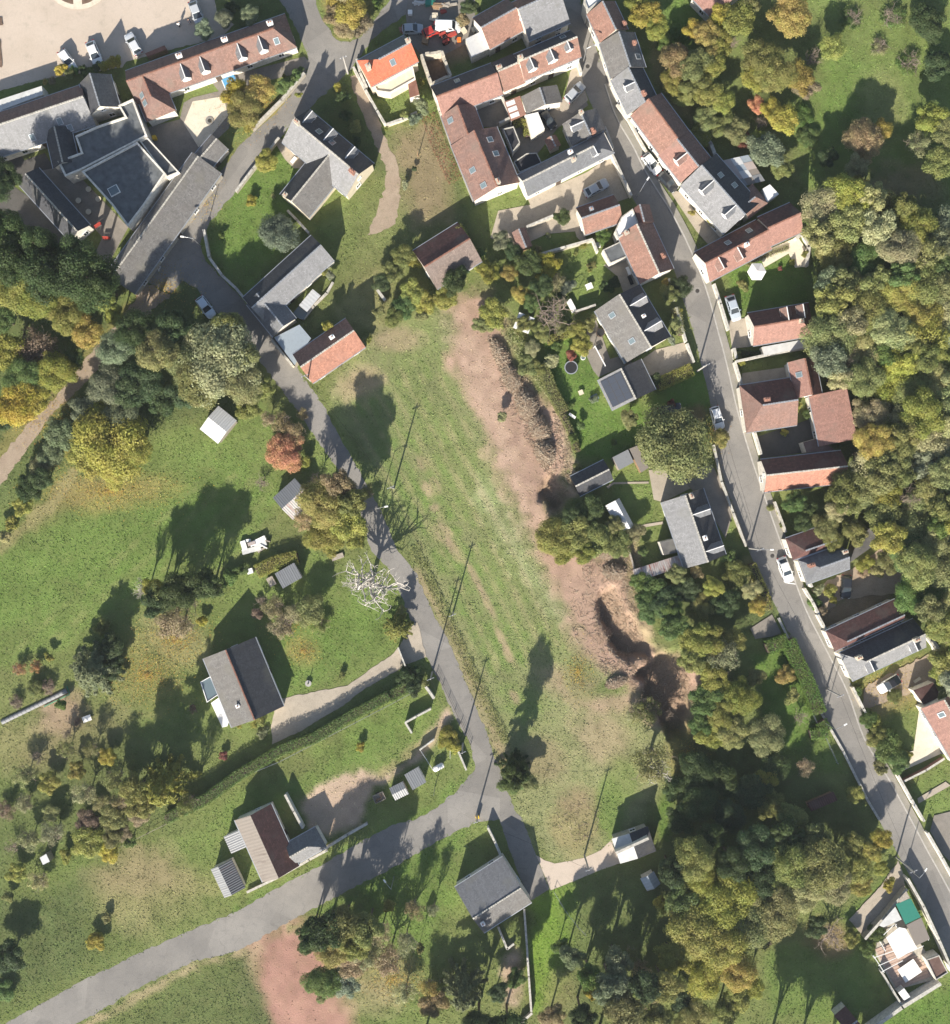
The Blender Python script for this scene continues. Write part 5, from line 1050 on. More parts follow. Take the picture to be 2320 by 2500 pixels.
def tree(x, y, r, hue='OL', ht=None, kind='B', name=None):
    rw = r * S * .97
    if ht is None: ht = max(1.1, rw * 2.0 if rw < 2 else 2.2 + rw * 1.55)
    col, cname = HUE[hue]; j = RNG.uniform(.82, 1.18); col = (col[0] * j * RNG.uniform(.92, 1.08), col[1] * j, col[2] * j * RNG.uniform(.85, 1.15), 1)
    gx, gy = G(x, y, ht * .62); rz = RNG.uniform(0, 6.28)
    small = rw < 1.55
    if name is None: name = {'B': 'shrub' if small else 'broadleaf_tree', 'S': 'thin_shrub' if small else 'thin_leaved_tree', 'C': 'conifer', 'D': 'bare_tree', 'W': 'dead_tree'}[kind]
    o = empty(name, gx, gy, rz, float(ground_z(np.array([gx / S + 1160]), np.array([1250 - gy / S]))[0]))
    if kind == 'C':
        c = link('crown', RNG.choice(CONI), o, (0, 0, ht * .52), 0, (rw / 4.0, rw / 4.0, ht * .96 / 7.4)); c.color = col
        link('trunk', TRK['C'], o, None, 0, (rw / 4, rw / 4, ht * .95 / 7.2))
    elif kind in 'DW':
        me = BARE[2] if kind == 'W' else RNG.choice(BARE[:2]); link('branches', me, o, None, 0, (rw / 3.0, rw / 3.0, ht / 5.6))
    elif kind == 'S':
        vz = min(2.2 * rw / 3, max(.9 * rw / 3, .72 * ht / 5.4)); c = link('crown', RNG.choice(SPARSE), o, (0, 0, ht - vz * 2.5), 0, (rw / 3.0 * .95, rw / 3.0 * .95, vz)); c.color = col
        link('branches', RNG.choice(BARE[:2]), o, None, 0, (rw / 3.2, rw / 3.2, ht / 6.4))
    else:
        k, R = ('L', 4.6) if rw > 3.3 else (('M', 2.6) if not small else ('S', 1.3))
        s_ = rw / R; vz = min(2.3 * s_, max(.85 * s_, .74 * ht / (1.9 * R)))
        zc = ht - R * vz * .92
        c = link('crown', RNG.choice({'L': LARGE, 'M': MED, 'S': SMALL}[k]), o, (0, 0, zc), 0, (s_ * RNG.uniform(.86, 1.14), s_ * RNG.uniform(.86, 1.14), vz)); c.color = col
        link('trunk', TRK[k], o, None, 0, (s_, s_, max(.12, zc / {'L': 5.0, 'M': 3.4, 'S': 1.3}[k])))
    size = 'tiny' if rw < .95 else 'small' if rw < 1.9 else 'mid-sized' if rw < 3.1 else 'large' if rw < 4.7 else 'very large'
    what = {'B': ('leafy shrub' if small else 'leafy tree'), 'S': ('thinly leaved shrub' if small else 'thinly leaved tree'), 'C': 'conifer', 'D': 'bare leafless ' + ('shrub' if small else 'tree'), 'W': 'dead white-branched tree'}[kind]
    cn = '' if kind in 'DW' else cname + ' '
    PEND.append((o, f'{size} {cn}{what}', 'shrub' if small else 'tree', x, y))
    tag(o, group='shrubs in the gardens' if small else 'trees')
    return o
TREES = '''
145 176 16 YE 2.4;170 182 16 OL 2.2;220 174 18 GR 2.2;254 162 16 YG 2.4;286 152 16 YE 2.4;155 165 17 YE;182 172 14 GR;205 172 15 DG;235 165 16 DG;270 155 20 YE;128 196 13 TA;110 200 9 GO
500 76 30 GG 4.4;550 48 25 GG 4.2;613 38 26 GG 4.2;568 20 22 DG;600 75 16 DG;8 432 42 DG 6;-20 470 50 DG 7
820 40 34 TA 5;858 30 42 GO 6;880 62 34 TA 4;842 70 30 TA 4;815 5 25 GO 5;922 14 17 GR;840 -20 40 TA
600 268 50 GO 6.5;636 222 42 GO 6;575 230 38 YE 6;612 300 22 GO;690 216 20 GR;706 200 20 GR;722 186 18 GR;734 170 11 GR;694 186 8 YG;730 232 10 YG
825 216 13 YE;868 310 18 OL;872 345 15 DG;836 236 20 DG;846 280 18 DG;1148 16 26 DG;1130 48 20 TA
650 392 33 YG 3.4;614 490 18 YE 1.8;668 480 9 OL;540 575 10 GR
1030 258 22 GG;1012 290 18 GG;990 280 14 OL;944 315 6 YG;1012 412 9 DG;990 450 12 PA;1030 200 10 YG
678 568 54 GG 5.5;700 660 22 YG 1.9;730 640 24 YG 2;758 622 22 YG 2;790 650 20 YG 2;806 672 14 GG;670 690 12 OL;640 712 10 OL
960 660 32 OL 4;985 625 30 OL 4.5;935 690 28 DG;1010 640 18 YG;1008 712 34 YG 4;985 745 34 GR 3.5;1040 740 32 YG 3.5;1085 725 32 YG 3.5;1110 690 34 DG 6.2;1128 668 22 DG 6;960 775 26 OL;1030 770 20 OL;1130 570 16 GR;1150 610 18 YG;1165 640 18 YG;900 830 12 YG;925 762 20 OL
800 795 15 YG 4.5
1225 588 25 GG 3;1192 664 30 YG 3.5;1172 620 18 GR;1205 765 40 YG 4.5;1180 790 26 OL;1244 668 24 GO 2.8;1270 720 25 GO 3;1292 645 38 DG 4.5;1255 615 26 DG 3;1338 650 35 YE 4;1322 700 30 DG;1355 690 34 PA 3.5 S;1350 765 62 TA 6 D;1385 700 22 GG;1300 740 28 GR;1280 790 25 OL;1372 730 22 DG
1372 530 24 DG 2.6;1475 578 24 GR 3;1315 610 12 PA;1445 648 14 OL 1;1480 700 20 DG;1500 690 18 DG;1500 810 9 OL;1225 1020 18 PA;1425 600 10 YG;1440 660 8 YG
1412 805 28 YG 3;1440 790 22 OL;1420 842 28 YG 3;1396 866 20 RD 1.9;1360 845 16 GR;1345 885 22 PA 2.4;1370 800 20 OL 2.4;1290 890 30 OL 3;1315 900 25 OL 2.5;1300 850 24 PA;1325 810 26 OL
1660 700 30 DG 2.5;1632 720 24 OL;1625 690 14 GO;1650 790 18 OL;1658 760 12 YG;1640 830 14 GG;1628 650 12 YG;1600 930 20 DG
1535 1025 25 OL 3.6;1645 1085 92 OL 8.5;1400 1070 14 GR;1420 1040 12 GR;1410 1140 14 OL;1640 985 14 RD 1.4;1760 1070 24 GO 2.6
1352 1310 50 YG 5.5;1402 1305 48 OL 5.5;1440 1240 34 DG 4.5;1395 1260 30 DG 5;1460 1320 45 OL 5;1512 1330 38 OL 4;1380 1350 30 YG 4;1545 1300 30 PA 3.4;1500 1280 28 OL 4;1572 1345 16 GR;1430 1350 30 YG
1585 1440 40 GR 4;1625 1470 44 DG 5;1560 1420 24 GR;1650 1400 30 OL;1680 1440 36 DG 4;1715 1480 34 OL 4;1740 1430 30 YG;1700 1395 20 TA;1770 1470 40 DG 4.6;1800 1400 36 OL 3.4;1835 1440 28 PA;1780 1360 20 GR;1850 1480 26 GO;1640 1490 30 GR;1590 1490 36 GR 4
1700 1560 46 YG 6.5;1650 1530 42 GR 6;1735 1560 40 YG 6;1690 1610 40 OL 6.5;1760 1600 54 PA 6.5 S;1790 1560 34 OL 4.5;1740 1660 40 YG 6;1805 1700 56 YG 6.5;1760 1740 42 YG 6;1720 1710 40 GR 6;1870 1795 52 PA 5.5;1790 1790 40 OL 6;1740 1790 44 YG 5;1710 1770 30 GR;1845 1650 24 OL
1920 1650 28 GO 2.8;1955 1752 26 TA 2.6 D;1935 1700 22 OL;1965 1875 30 TA 3.4 S;1890 1870 40 DG 5;1870 1900 30 YG 5;2088 1938 24 YG 2.8;1940 1620 14 OL
1580 1735 46 OL 5 S;1550 1740 32 PA 2.6 S;1630 1750 30 TA 3 D;1595 1860 66 OL 8.5 S;1595 1870 50 PA 8 W;1256 1880 42 DG 10 C;1258 1884 34 DG 12.5;1290 1905 26 OL 4;1250 1905 38 GR 4
1690 2090 52 OL 12;1640 2120 40 DG 11;1720 2150 52 YG 9;1612 2205 22 YE 6;1660 2190 44 GR 9;1770 2190 70 YG 10;1690 2270 66 YG 10;1760 2300 70 YG 10.5;1640 2330 48 YG 8;1830 2250 56 OL 9;1720 2380 56 YG 9;1800 2370 50 GO 9;1890 2220 66 OL 9.5;1960 2180 50 PA 9;2000 2110 70 OL 10;1930 2110 56 OL 9.5;2040 2160 50 PA 8;1860 2140 50 DG 9;1790 2100 50 DG 12;1840 2060 50 DG 12;1730 2040 40 DG 10;1920 2040 46 DG 8;1990 2040 40 OL 7.5
2095 2120 36 YG 5;2125 2080 34 YG 5;2150 2045 30 YE 5;2080 2060 34 OL 5;2170 2160 20 YE 2.6;2150 2120 24 YG 3;2100 2160 32 GO 4;2030 2290 52 TA 3.6 D;2080 2290 26 YG 2.6;1990 2260 30 DG;2140 2280 26 GR 2;2120 2320 24 GR 2
1700 1880 50 DG 6;1760 1900 52 DG 6;1830 1930 46 DG 6;1700 1960 50 DG 7;1780 1990 50 DG 7;1880 1965 40 OL 5;1660 2000 40 DG 6;1930 1990 36 OL 6;1650 1920 34 DG 5;1900 2610 60 OL 12;1970 2640 60 OL 12;2040 2660 60 OL 12;2110 2670 50 OL 11;1800 2430 40 YG 7;1770 2470 40 OL 7;1840 2410 26 YG 6;1690 2480 50 OL 8
1395 2335 34 GG 8;1370 2310 24 GR 5;1440 2380 36 GR 11;1490 2400 46 GG 13;1445 2425 18 YE 6;1560 2370 38 TA 7 S;1580 2420 44 TA 7 S;1520 2460 48 OL 13;1420 2480 44 DG 12;1570 2400 44 DG 13;1350 2480 36 TA 6;1600 2490 46 OL 8;1660 2440 36 DG 7;1475 2540 50 GG 10;1560 2560 50 OL 9;1680 2560 50 OL 9;1545 2330 26 OL 6 S;1505 2345 36 GG 11;1620 2400 46 OL 12
1262 2390 26 GR 2.6;1215 2420 26 DG 4;1130 2430 62 GG 12 C;1060 2450 40 TA 5;1045 2410 34 GO 5 S;1170 2500 50 DG 13;1240 2500 46 DG 12;1040 2530 40 OL 7
800 2265 46 DG 13;840 2250 40 OL 12.5;870 2300 40 YG 11;820 2310 52 GO 7.5;860 2350 44 TA 6;790 2400 52 GR 6.5;840 2400 38 GG 5.5;900 2320 44 PA 8 S;950 2340 50 TA 7 S;930 2280 40 TA 8 S;950 2212 22 YG 2.4;990 2420 36 PA 4 S;1025 2310 14 OL 5;760 2300 30 DG 8;900 2260 40 OL 13;760 2270 36 DG 12;990 2300 34 PA 9 S
1010 2220 30 TA 8 S;1060 2220 20 PA 6 S
60 635 72 DG 19;150 670 74 DG 19;235 690 64 DG 17;20 700 60 YG 9;95 730 54 YG 9;165 770 52 YG 8.5;215 810 46 GO 7;282 770 30 YG 6.5;90 850 66 BR 6.5 S;130 880 54 BR 6 D;20 860 46 YG 7;60 920 52 GR 7;140 910 50 YG 7;40 985 60 YE 7.5;90 980 40 YE 6.5;10 1030 34 DG 6;180 880 34 GR 5;190 640 56 DG 18;20 570 56 DG 18;110 610 50 DG 19;260 740 30 YG 7;5 780 40 GR 8
290 850 50 GG 11;275 940 56 GG 8.5;330 810 50 DG 12;385 860 54 OL 12;350 930 56 DG 9;300 1010 50 GG 7.5;215 1000 44 GG 6;430 800 44 DG 11;455 890 56 OL 9.5;540 882 96 PA 11;500 930 60 OL 10;590 930 58 PA 9.5;560 800 40 OL 9;610 1000 36 YG 6;640 950 36 OL 8;400 980 44 DG 8;450 960 40 DG 8;655 1020 26 TA 3.6 S;690 1030 36 TA 3.5 S;320 960 40 DG 9;600 870 44 OL 10
265 1072 96 YG 9;330 1090 50 YG 7.5;215 1110 48 YG 7;280 1130 56 YG 6.5;150 1060 46 GG 5.5;125 1110 36 GG 4.5;100 1140 34 PA 3.4;72 1190 34 DG 4.2;105 1170 30 DG;55 1235 30 YG 3.2;28 1275 22 YG 2.4;55 1185 18 YG;10 1310 22 PA;180 1090 30 GO 4
400 1445 44 OL 9 S;445 1440 56 DG 10;505 1430 44 DG 9.5;385 1475 40 DG 9;380 1435 30 YG 8;348 1440 30 TA 7 W;430 1525 58 TA 9 S;455 1470 44 TA 9 D;496 1515 16 YE 1.7;515 1440 30 OL 8 S;560 1410 22 GR 2;590 1390 22 GR 2;540 1425 20 GR 2
220 1640 72 GG 8 C;272 1575 36 DG 5;265 1625 40 DG 4;250 1530 24 OL 2.6;45 1635 22 OR 2 S;86 1625 20 OR 2 S;118 1680 24 BR 1.8 S;40 1715 22 BR 1.6 S;120 1605 14 YG;85 1680 26 OL 2;150 1720 18 GR;190 1760 12 BR;165 1790 22 BR 2 D
262 1848 24 YE 2.6;188 1880 26 GO 3;120 1912 32 YG 3.4;225 1830 28 OL 4.2 S;160 1830 30 OL 4.5 S;60 1890 34 PA 4 S;392 1930 64 YG 13 C;310 1945 38 TA 7 S;300 1960 30 TA 7 S;330 1925 36 OL 10;250 1960 30 PA 4 S;60 1960 30 PA 3 S;125 1985 24 PA 2.4;340 1990 30 TA 3.5;10 1980 30 BR 2.5 S;90 1850 24 TA 2.6 D;280 1900 36 OL 6 S;210 1935 36 PA 5 S;455 1960 30 OL 9 S;350 1960 36 OL 9;280 1990 36 OL 7
215 2012 36 BR 3.5;215 2055 42 YG 4;268 2078 28 YE 3;130 2035 40 PA 4 S;70 2050 36 PA 4 S;160 2090 18 YG 2;40 2130 30 YG 3;95 2150 32 PA 3 S;30 2070 24 BR 2.4 D;20 2190 18 OL 2;235 2300 26 YE 2.4;20 2340 44 DG 5;278 2040 30 OL;320 2050 20 GR;10 2420 30 GR 2;260 2245 14 OL 1.5;300 2030 26 TA
697 1100 54 OR 4.4;720 1060 34 TA 3.6 S;745 1130 18 YG 2;640 1180 26 TA 2 D;740 1010 20 TA 2 S
790 1235 64 GO 9.5;830 1185 46 TA 11;850 1270 48 YG 9.5;858 1225 40 OL 11;800 1310 56 YG 5.5;870 1310 34 YG 5;745 1270 36 TA 5 S;900 1200 22 OL 6 S;775 1170 30 TA 6 D
900 1425 92 PA 9.5 W;670 1480 38 TA 4 S;640 1470 24 BR 2.6 D;760 1490 42 OL 4.5;720 1500 34 PA 4 S;690 1525 44 TA 3.4 S;630 1500 20 BR 2;782 1525 30 OL 2.5 S;970 1535 40 YG 5 C;1000 1655 38 DG 2.8;1012 1680 22 DG 2.6;960 1690 14 GR 1;835 1650 12 OL 1.2;980 1490 16 OL;1040 1670 14 OL
880 1824 15 YE 1.6;1092 1805 30 YG 2;1110 1825 22 YG 1.8;585 1775 8 YG 1;635 1760 14 OL 1.4;640 1790 18 GG 1.2;545 1845 14 RD 1.4;620 1770 11 YG;470 1730 14 BR 1.6 S;650 2050 14 OL
1580 38 46 YE 6;1600 70 34 YG 5.5;1555 10 30 YG;1650 90 26 GR 2;1620 100 24 GR 2;1690 75 26 YE 5;1725 85 40 GO 6;1650 150 44 TA 6;1700 160 46 OL 6.5;1640 200 34 GO 5;1690 210 40 OL 6;1725 225 36 YG 6;1668 240 30 OL 4;1735 160 36 YG 6;1705 330 36 YG 3;1725 290 34 OL 4;1740 120 30 GO 6
1925 35 58 GO 7;1800 50 46 YG 6.5;1762 45 34 YE 6;1830 20 30 OL 6;1790 105 22 TA 3 D;1755 105 36 YG 6;1850 140 44 OL 6.5;1890 175 50 OL 7;1840 190 36 YG 5.5;1950 190 42 GO 6;1985 140 32 BR 5 D;2030 118 36 YG 5;1965 215 36 TA 5;2085 40 34 GR 1.8 S;2180 40 40 GR 2.2 S;2270 50 50 DG 4;2150 110 30 PA 1.6 S;2225 150 40 GR 2 S;2290 160 40 DG 4;1765 252 34 YG 5;1910 292 42 YE 5.5;1880 270 30 YE 4.5;1845 258 24 OR 4;1860 300 24 BR 3.5 D;1800 320 40 OL 4.5;1760 310 30 OL 4;1870 370 48 GG 5.5;1850 340 30 YG 4;1820 345 24 RD 2.4;1960 280 34 GR 1.6;1975 330 28 GR 1.6;2110 345 52 TA 6.5;2150 320 30 GO 5;1905 410 34 OL 4.5;2090 410 32 PA 6;2090 455 30 GO 5.5;2270 290 44 YG 6;2240 350 40 PA 5 S;2290 400 44 OL 6;2020 385 26 DG 5;2310 330 40 OL 6
1940 1228 34 GR 6;1958 1275 26 DG 5.5;1972 1240 24 DG 6;2012 1285 42 OL 7;2052 1205 48 OL 9;2085 1300 36 OL 7;2040 1245 36 PA 8;2030 1320 26 OL 6;2220 1345 60 GR 8;2170 1370 34 OL 4.5;2115 1380 26 YG 1.6;2145 1395 20 PA 1.4;2000 1440 16 PA 1.5;1990 1470 22 GR 1.6;2030 1440 20 YG 1.6;2110 1400 18 TA 1.3;2035 1465 12 YG;1910 1280 10 OL;1902 1250 9 YG;2010 1490 14 BR;1810 885 12 YG;1800 870 16 OL
2170 1825 48 GR 3.2;2195 1860 32 GR 2.8;2145 1800 30 OL 2.6;2120 1755 28 GR 2.4;2140 1770 22 YG 2;2215 1848 18 YG 1.8;2150 1870 22 OL 2;2095 1672 18 YG 1.4;2310 1700 26 OL 5;2185 1700 24 OL 1.4;2300 1640 34 YG 6;2095 1690 14 GR;2240 1690 20 OL 1.4
1965 620 11 YG;2000 610 10 YG 1;1815 695 16 OL 1.4;1830 640 12 OL 1;1905 655 8 RD .8;1935 640 10 YG .9;1800 540 13 PA 1.6;1740 540 18 YG 2;1725 520 12 OL 1.2;1690 520 10 GO;1730 495 12 YG 1.2;1915 1055 13 YE 1.4;1945 990 18 YG 1.6;1970 1010 14 GR 1.4;1880 1240 12 OL 1
1405 620 8 OL .7;1340 575 10 PA .8;1550 905 12 OL 1;1450 975 14 GG 1.2;1480 960 12 PA 1;1395 990 10 GR .8;1500 1080 10 GR .9;1600 1010 14 DG 1.2;1560 890 12 GR 1
'''
for row in TREES.strip().split('\n'):  # includes a tree added within the junction conifer to broaden its shadow
    for e in row.split(';'):
        q = e.split(); 
        if len(q) < 4: continue
        ht = None; kd = 'B'
        for w_ in q[4:]:
            if w_ in 'CSDWB': kd = w_
            else: ht = float(w_)
        tree(float(q[0]), float(q[1]), float(q[2]), q[3], ht, kd)
# wooded slope on the right
WOOD = [(1985, 505), (2120, 470), (2230, 520), (2345, 560), (2345, 1690), (2300, 1600), (2225, 1460), (2150, 1300), (2110, 1200), (2105, 1080), (2100, 960), (2020, 900), (2012, 800), (2005, 640)]
placed = []
def in_poly(x, y, P): return bool(inside(np.array([x]), np.array([y]), P)[0])
for _ in range(4200):
    x, y = RNG.uniform(1980, 2400), RNG.uniform(470, 1700); r = RNG.choice([40, 46, 52, 58, 66])
    if not in_poly(x, y, WOOD): continue
    if any(math.hypot(x - a, y - b_) < (r + c_) * .46 for a, b_, c_ in placed): continue
    placed.append((x, y, r))
for x, y, r in placed:
    hue = RNG.choices(['OL', 'PA', 'YG', 'GG', 'GR', 'GO', 'TA', 'YE', 'OR'], [30, 24, 17, 9, 8, 5, 4, 2, 1])[0]
    kd = RNG.choices('BSD', [88, 8, 4])[0]
    w_ = tree(x, y, r, hue, RNG.uniform(7.5, 11.0), kd, 'woodland_tree' if kd == 'B' else None)
    for c in w_.children:
        if c.name.startswith('crown'): c.color = [v * 1.16 for v in c.color[:3]] + [1]  # crowns lightened, standing in for a better lit slope

# hedges and creepers
def hedge(P, w, h, hue, label, t=None, size=.2, dens=95, name='hedge', cat='hedge', stems=True):
    P = [np.array(G(*T(t, p), h * .7)) for p in P]; rng = np.random.default_rng(len(PEND) + 5); pts = []; dr = []
    o = empty(name, *P[0]); tag(o, label, cat); core = MB()
    for p, q in zip(P, P[1:]):
        d = q - p; L = np.linalg.norm(d); u = d / L; v = np.array([-u[1], u[0]]); n = int(L * (w + 2 * h) * dens)
        m_ = (p + q) / 2 - P[0]; core.box(m_[0], m_[1], h * .44, L, w * .7, h * .84, math.atan2(u[1], u[0]))
        s_ = rng.random(n) * (w + 2 * h); along = rng.random(n) * L
        a = np.where(s_ < h, -w / 2, np.where(s_ < h + w, s_ - h - w / 2, w / 2)); z = np.where(s_ < h, s_, np.where(s_ < h + w, h, s_ - h - w))
        nz = np.where((s_ >= h) & (s_ < h + w), 1.0, 0.25); ny_ = np.where(s_ < h, -1.0, np.where(s_ < h + w, 0, 1.0))
        j = rng.normal(0, .09, n)
        X_ = p[0] - P[0][0] + u[0] * along + v[0] * (a + j); Y_ = p[1] - P[0][1] + u[1] * along + v[1] * (a + j)
        pts.append(np.stack([X_, Y_, z + rng.normal(0, .07, n)], 1)); dr.append(np.stack([v[0] * ny_, v[1] * ny_, nz], 1))
    V, F = leaf_cloud(np.concatenate(pts), np.concatenate(dr), size, rng)
    c = link('foliage', fast_mesh('foliage', V, F, 'leaves'), o); c.color = (*HUE[hue][0], 1)
    if stems: core.build('stems', 'wood_dark', o)
    return o
hedge([(15, 1245), (330, 1060), (600, 960), (900, 780), (1180, 630)], 1.6, 2.3, 'GR', 'long clipped hedge between the drive and the lower lawn', (1, 3)); hedge([(-560, 1590), (-250, 1440), (15, 1245)], 1.7, 2.3, 'GR', 'dark left end of the long hedge below the bungalow', (1, 3))
hedge([(1180, 640), (1360, 540)], 1.8, 1.8, 'GR', 'taller leafy right end of the long hedge near the gate', (1, 3))
hedge([(420, 265), (585, 200), (640, 330), (740, 530), (830, 770)], 2.3, 2.0, 'LG', 'bright green clipped hedge along the left side of the street', (3, 3)); hedge([(840, 830), (890, 910), (760, 935)], 1.8, 1.5, 'LG', 'short clipped green hedge at the end of the street garden', (3, 3))
hedge([(1420, 1400), (1690, 1280)], 2.0, 1.7, 'YG', 'clipped hedge below the short drive of the slate villa', (2, 1)); hedge([(560, 1060), (770, 985)], 1.2, 1.4, 'YG', 'yellow green hedge above the trampoline lawn', (2, 1))
hedge([(520, 1240), (600, 1450), (690, 1620)], 1.8, 1.8, 'OL', 'hedge between trampoline garden and bare strip', (2, 1)); hedge([(150, 1260), (300, 1190), (470, 1150)], 2.2, 1.5, 'YG', 'short untrimmed hedge beside the grey corrugated shed', (1, 2))
hedge([(680, 40), (760, 200), (800, 330)], 1.0, 1.2, 'OL', 'creeper covered bank beside the bare strip', (2, 2), dens=60); hedge([(1480, 880), (1560, 1120), (1700, 1420)], 2.4, .4, 'RD', 'red creeper on the dark passage wall', (1, 0), dens=20, stems=False, name='creeper', cat='creeper')
hedge([(1720, 170), (1790, 300), (1848, 380)], 1.0, 3.4, 'YG', 'pale creeper climbing the overgrown barn', (1, 1), dens=40, name='creeper', cat='creeper'); hedge([(295, 965), (340, 950), (395, 960), (410, 1060)], 1.0, 1.2, 'YG', 'clipped green border in the crowded courtyard', (2, 0))
hedge([(190, 1150), (385, 1160)], .9, 1.0, 'DG', 'dark hedge at the foot of the tall garden wall', (3, 1)); hedge([(300, 1200), (400, 1420), (430, 1560)], 1.4, 1.4, 'YG', 'overgrown hedge along the left edge of the street', (3, 2), dens=60)
hedge([(390, 1000), (470, 940)], 1.2, .9, 'OL', 'flower border beside the wide gravel path', (3, 4)); hedge([(280, 450), (470, 370), (590, 330)], .7, .5, 'PA', 'low flower border in front of the long parasol-lawn house', (3, 1), dens=70)
hedge([(1560, 800), (1590, 900), (1600, 1010)], 1.0, 1.5, 'PA', 'grey green shrub row beside the street in front of the slate villa', (2, 1))

hedge([(1010, 1330), (1060, 1440), (1120, 1570), (1180, 1700), (1235, 1810)], 1.5, .28, 'OL', 'low bramble bank along the field side of the lane', dens=26, size=.22, name='bramble_bank', cat='brambles', stems=False)
hedge([(1235, 800), (1290, 880), (1350, 960)], 2.0, .9, 'PA', 'scrubby bank along the upper edge of the bare strip', dens=30, size=.24, name='bramble_bank', cat='brambles', stems=False)
# ------------------------------------------------------------------ grass, litter, cut twigs (beyond counting)
def free(px, py):
    ok = np.ones(px.shape, bool)
    for P in SHEETS:
        xs = [p[0] for p in P]; ys = [p[1] for p in P]; m_ = (px > min(xs)) & (px < max(xs)) & (py > min(ys)) & (py < max(ys))
        if m_.any():
            idx = np.where(m_)[0]; ok[idx[inside(px[idx], py[idx], P)]] = False
    return ok
def ground_col(px, py):
    i = np.clip(np.searchsorted(ay, py) - 1, 0, ny - 1); j = np.clip(np.searchsorted(ax, px) - 1, 0, nx - 1); return GC[i, j]
rng = np.random.default_rng(3)
n = 260000
px, py = rng.uniform(-60, 2380, n), rng.uniform(-60, 2560, n); k = free(px + rng.normal(0, 3, n), py + rng.normal(0, 3, n)); px, py = px[k], py[k]; n = len(px)
col = ground_col(px, py); green = np.clip((col[:, 1] / (col[:, 0] + 1e-6) - .62) * 2.6, 0.06, 1)
k = rng.random(n) < green; px, py, col, green = px[k], py[k], col[k], green[k]; n = len(px)
hgt = rng.uniform(.02, .085, n) * (0.6 + .8 * vnoise(px, py, 40, 9)); wd = rng.uniform(.06, .17, n)
X0, Y0 = (px - 1160) * S, (1250 - py) * S; Vs, Fs, Cs = [], [], []
for q in range(2):
    a = rng.uniform(0, 6.283, n); dx, dy = np.cos(a) * wd, np.sin(a) * wd; lx, ly = rng.normal(0, .14, n), rng.normal(0, .14, n)
    zg = ground_z(px, py); z0 = zg + .004
    Vs.append(np.stack([np.stack([X0 - dx, Y0 - dy, z0], 1), np.stack([X0 + dx, Y0 + dy, z0], 1), np.stack([X0 + lx, Y0 + ly, zg + hgt + .03], 1)], 1).reshape(-1, 3))
    Cs.append(np.repeat(col * rng.uniform(.85, 1.35, (n, 1)) * np.array([1.0, 1.05, .95]), 3, 0))
V = np.concatenate(Vs); F = np.arange(len(V)).reshape(-1, 3)
tag(link('grass', fast_mesh('grass', V, F, 'tufts', np.concatenate(Cs))), 'short grass tufts over meadow, lawns and verges', 'grass', kind='stuff')
def sticks(name, label, cat, areas, mat_cols, ln, wd_, hz=.12):
    Vs, Cs = [], []
    for (x, y, rx, ry, rot, cnt, mound) in areas:
        a = rng.uniform(0, 6.283, cnt); rr = np.sqrt(rng.random(cnt)); u = rr * np.cos(a) * rx; v = rr * np.sin(a) * ry; c_, s_ = math.cos(math.radians(rot)), math.sin(math.radians(rot))
        X0 = (x + u * c_ - v * s_ - 1160) * S; Y0 = (1250 - (y + u * s_ + v * c_)) * S; Z0 = .03 + mound * (1 - rr ** 2) * rng.uniform(.5, 1, cnt) + rng.random(cnt) * hz
        th = rng.uniform(0, 6.283, cnt); L = rng.uniform(*ln, cnt); w_ = rng.uniform(*wd_, cnt); tz = rng.normal(0, .22, cnt) * (1 if mound else .4)
        d = np.stack([np.cos(th), np.sin(th), tz], 1) * (L / 2)[:, None]; s2 = np.stack([-np.sin(th), np.cos(th), np.zeros(cnt)], 1) * (w_ / 2)[:, None]; up = np.array([0, 0, 1.]) * (w_ * .8)[:, None]
        P = np.stack([X0, Y0, np.maximum(Z0, np.abs(d[:, 2]) + .01) + ground_z(X0 / S + 1160, 1250 - Y0 / S)], 1)
        for A, B in ((-s2, up), (up, s2)):
            Vs.append(np.stack([P - d + A, P + d + A, P + d + B, P - d + B], 1).reshape(-1, 3))
            Cs.append(np.repeat(np.array(mat_cols)[rng.integers(0, len(mat_cols), cnt)] * rng.uniform(.6, 1.3, (cnt, 1)), 4, 0))
    V = np.concatenate(Vs); F = np.arange(len(V)).reshape(-1, 4)
    return fast_mesh(name, V, F, 'tufts', np.concatenate(Cs))
TW = [(.42, .32, .23), (.34, .25, .18), (.50, .42, .32), (.26, .18, .13)]
A = [(1235, 900, 16, 90, -27, 420, 0), (1310, 1040, 30, 130, -18, 1100, 0), (1275, 1000, 30, 120, -25, 350, 0), (1375, 1080, 18, 100, -8, 420, 0), (1490, 1400, 70, 60, 0, 500, 0), (1450, 1540, 50, 110, -25, 260, 0), (1545, 1450, 26, 120, 0, 420, 0), (1600, 1650, 80, 50, 0, 300, 0), (1520, 1640, 60, 30, 20, 300, 0), (1630, 1690, 60, 80, 0, 700, .25), (1510, 1530, 60, 80, -25, 800, .25), (1410, 2000, 60, 55, 0, 120, .1), (1360, 1200, 30, 30, 0, 150, 0)]
tag(link('cut_twigs', sticks('cut_twigs', '', '', A, TW, (.2, .95), (.02, .06))), 'cut twigs strewn over the bare brown strip', 'twigs', kind='stuff')
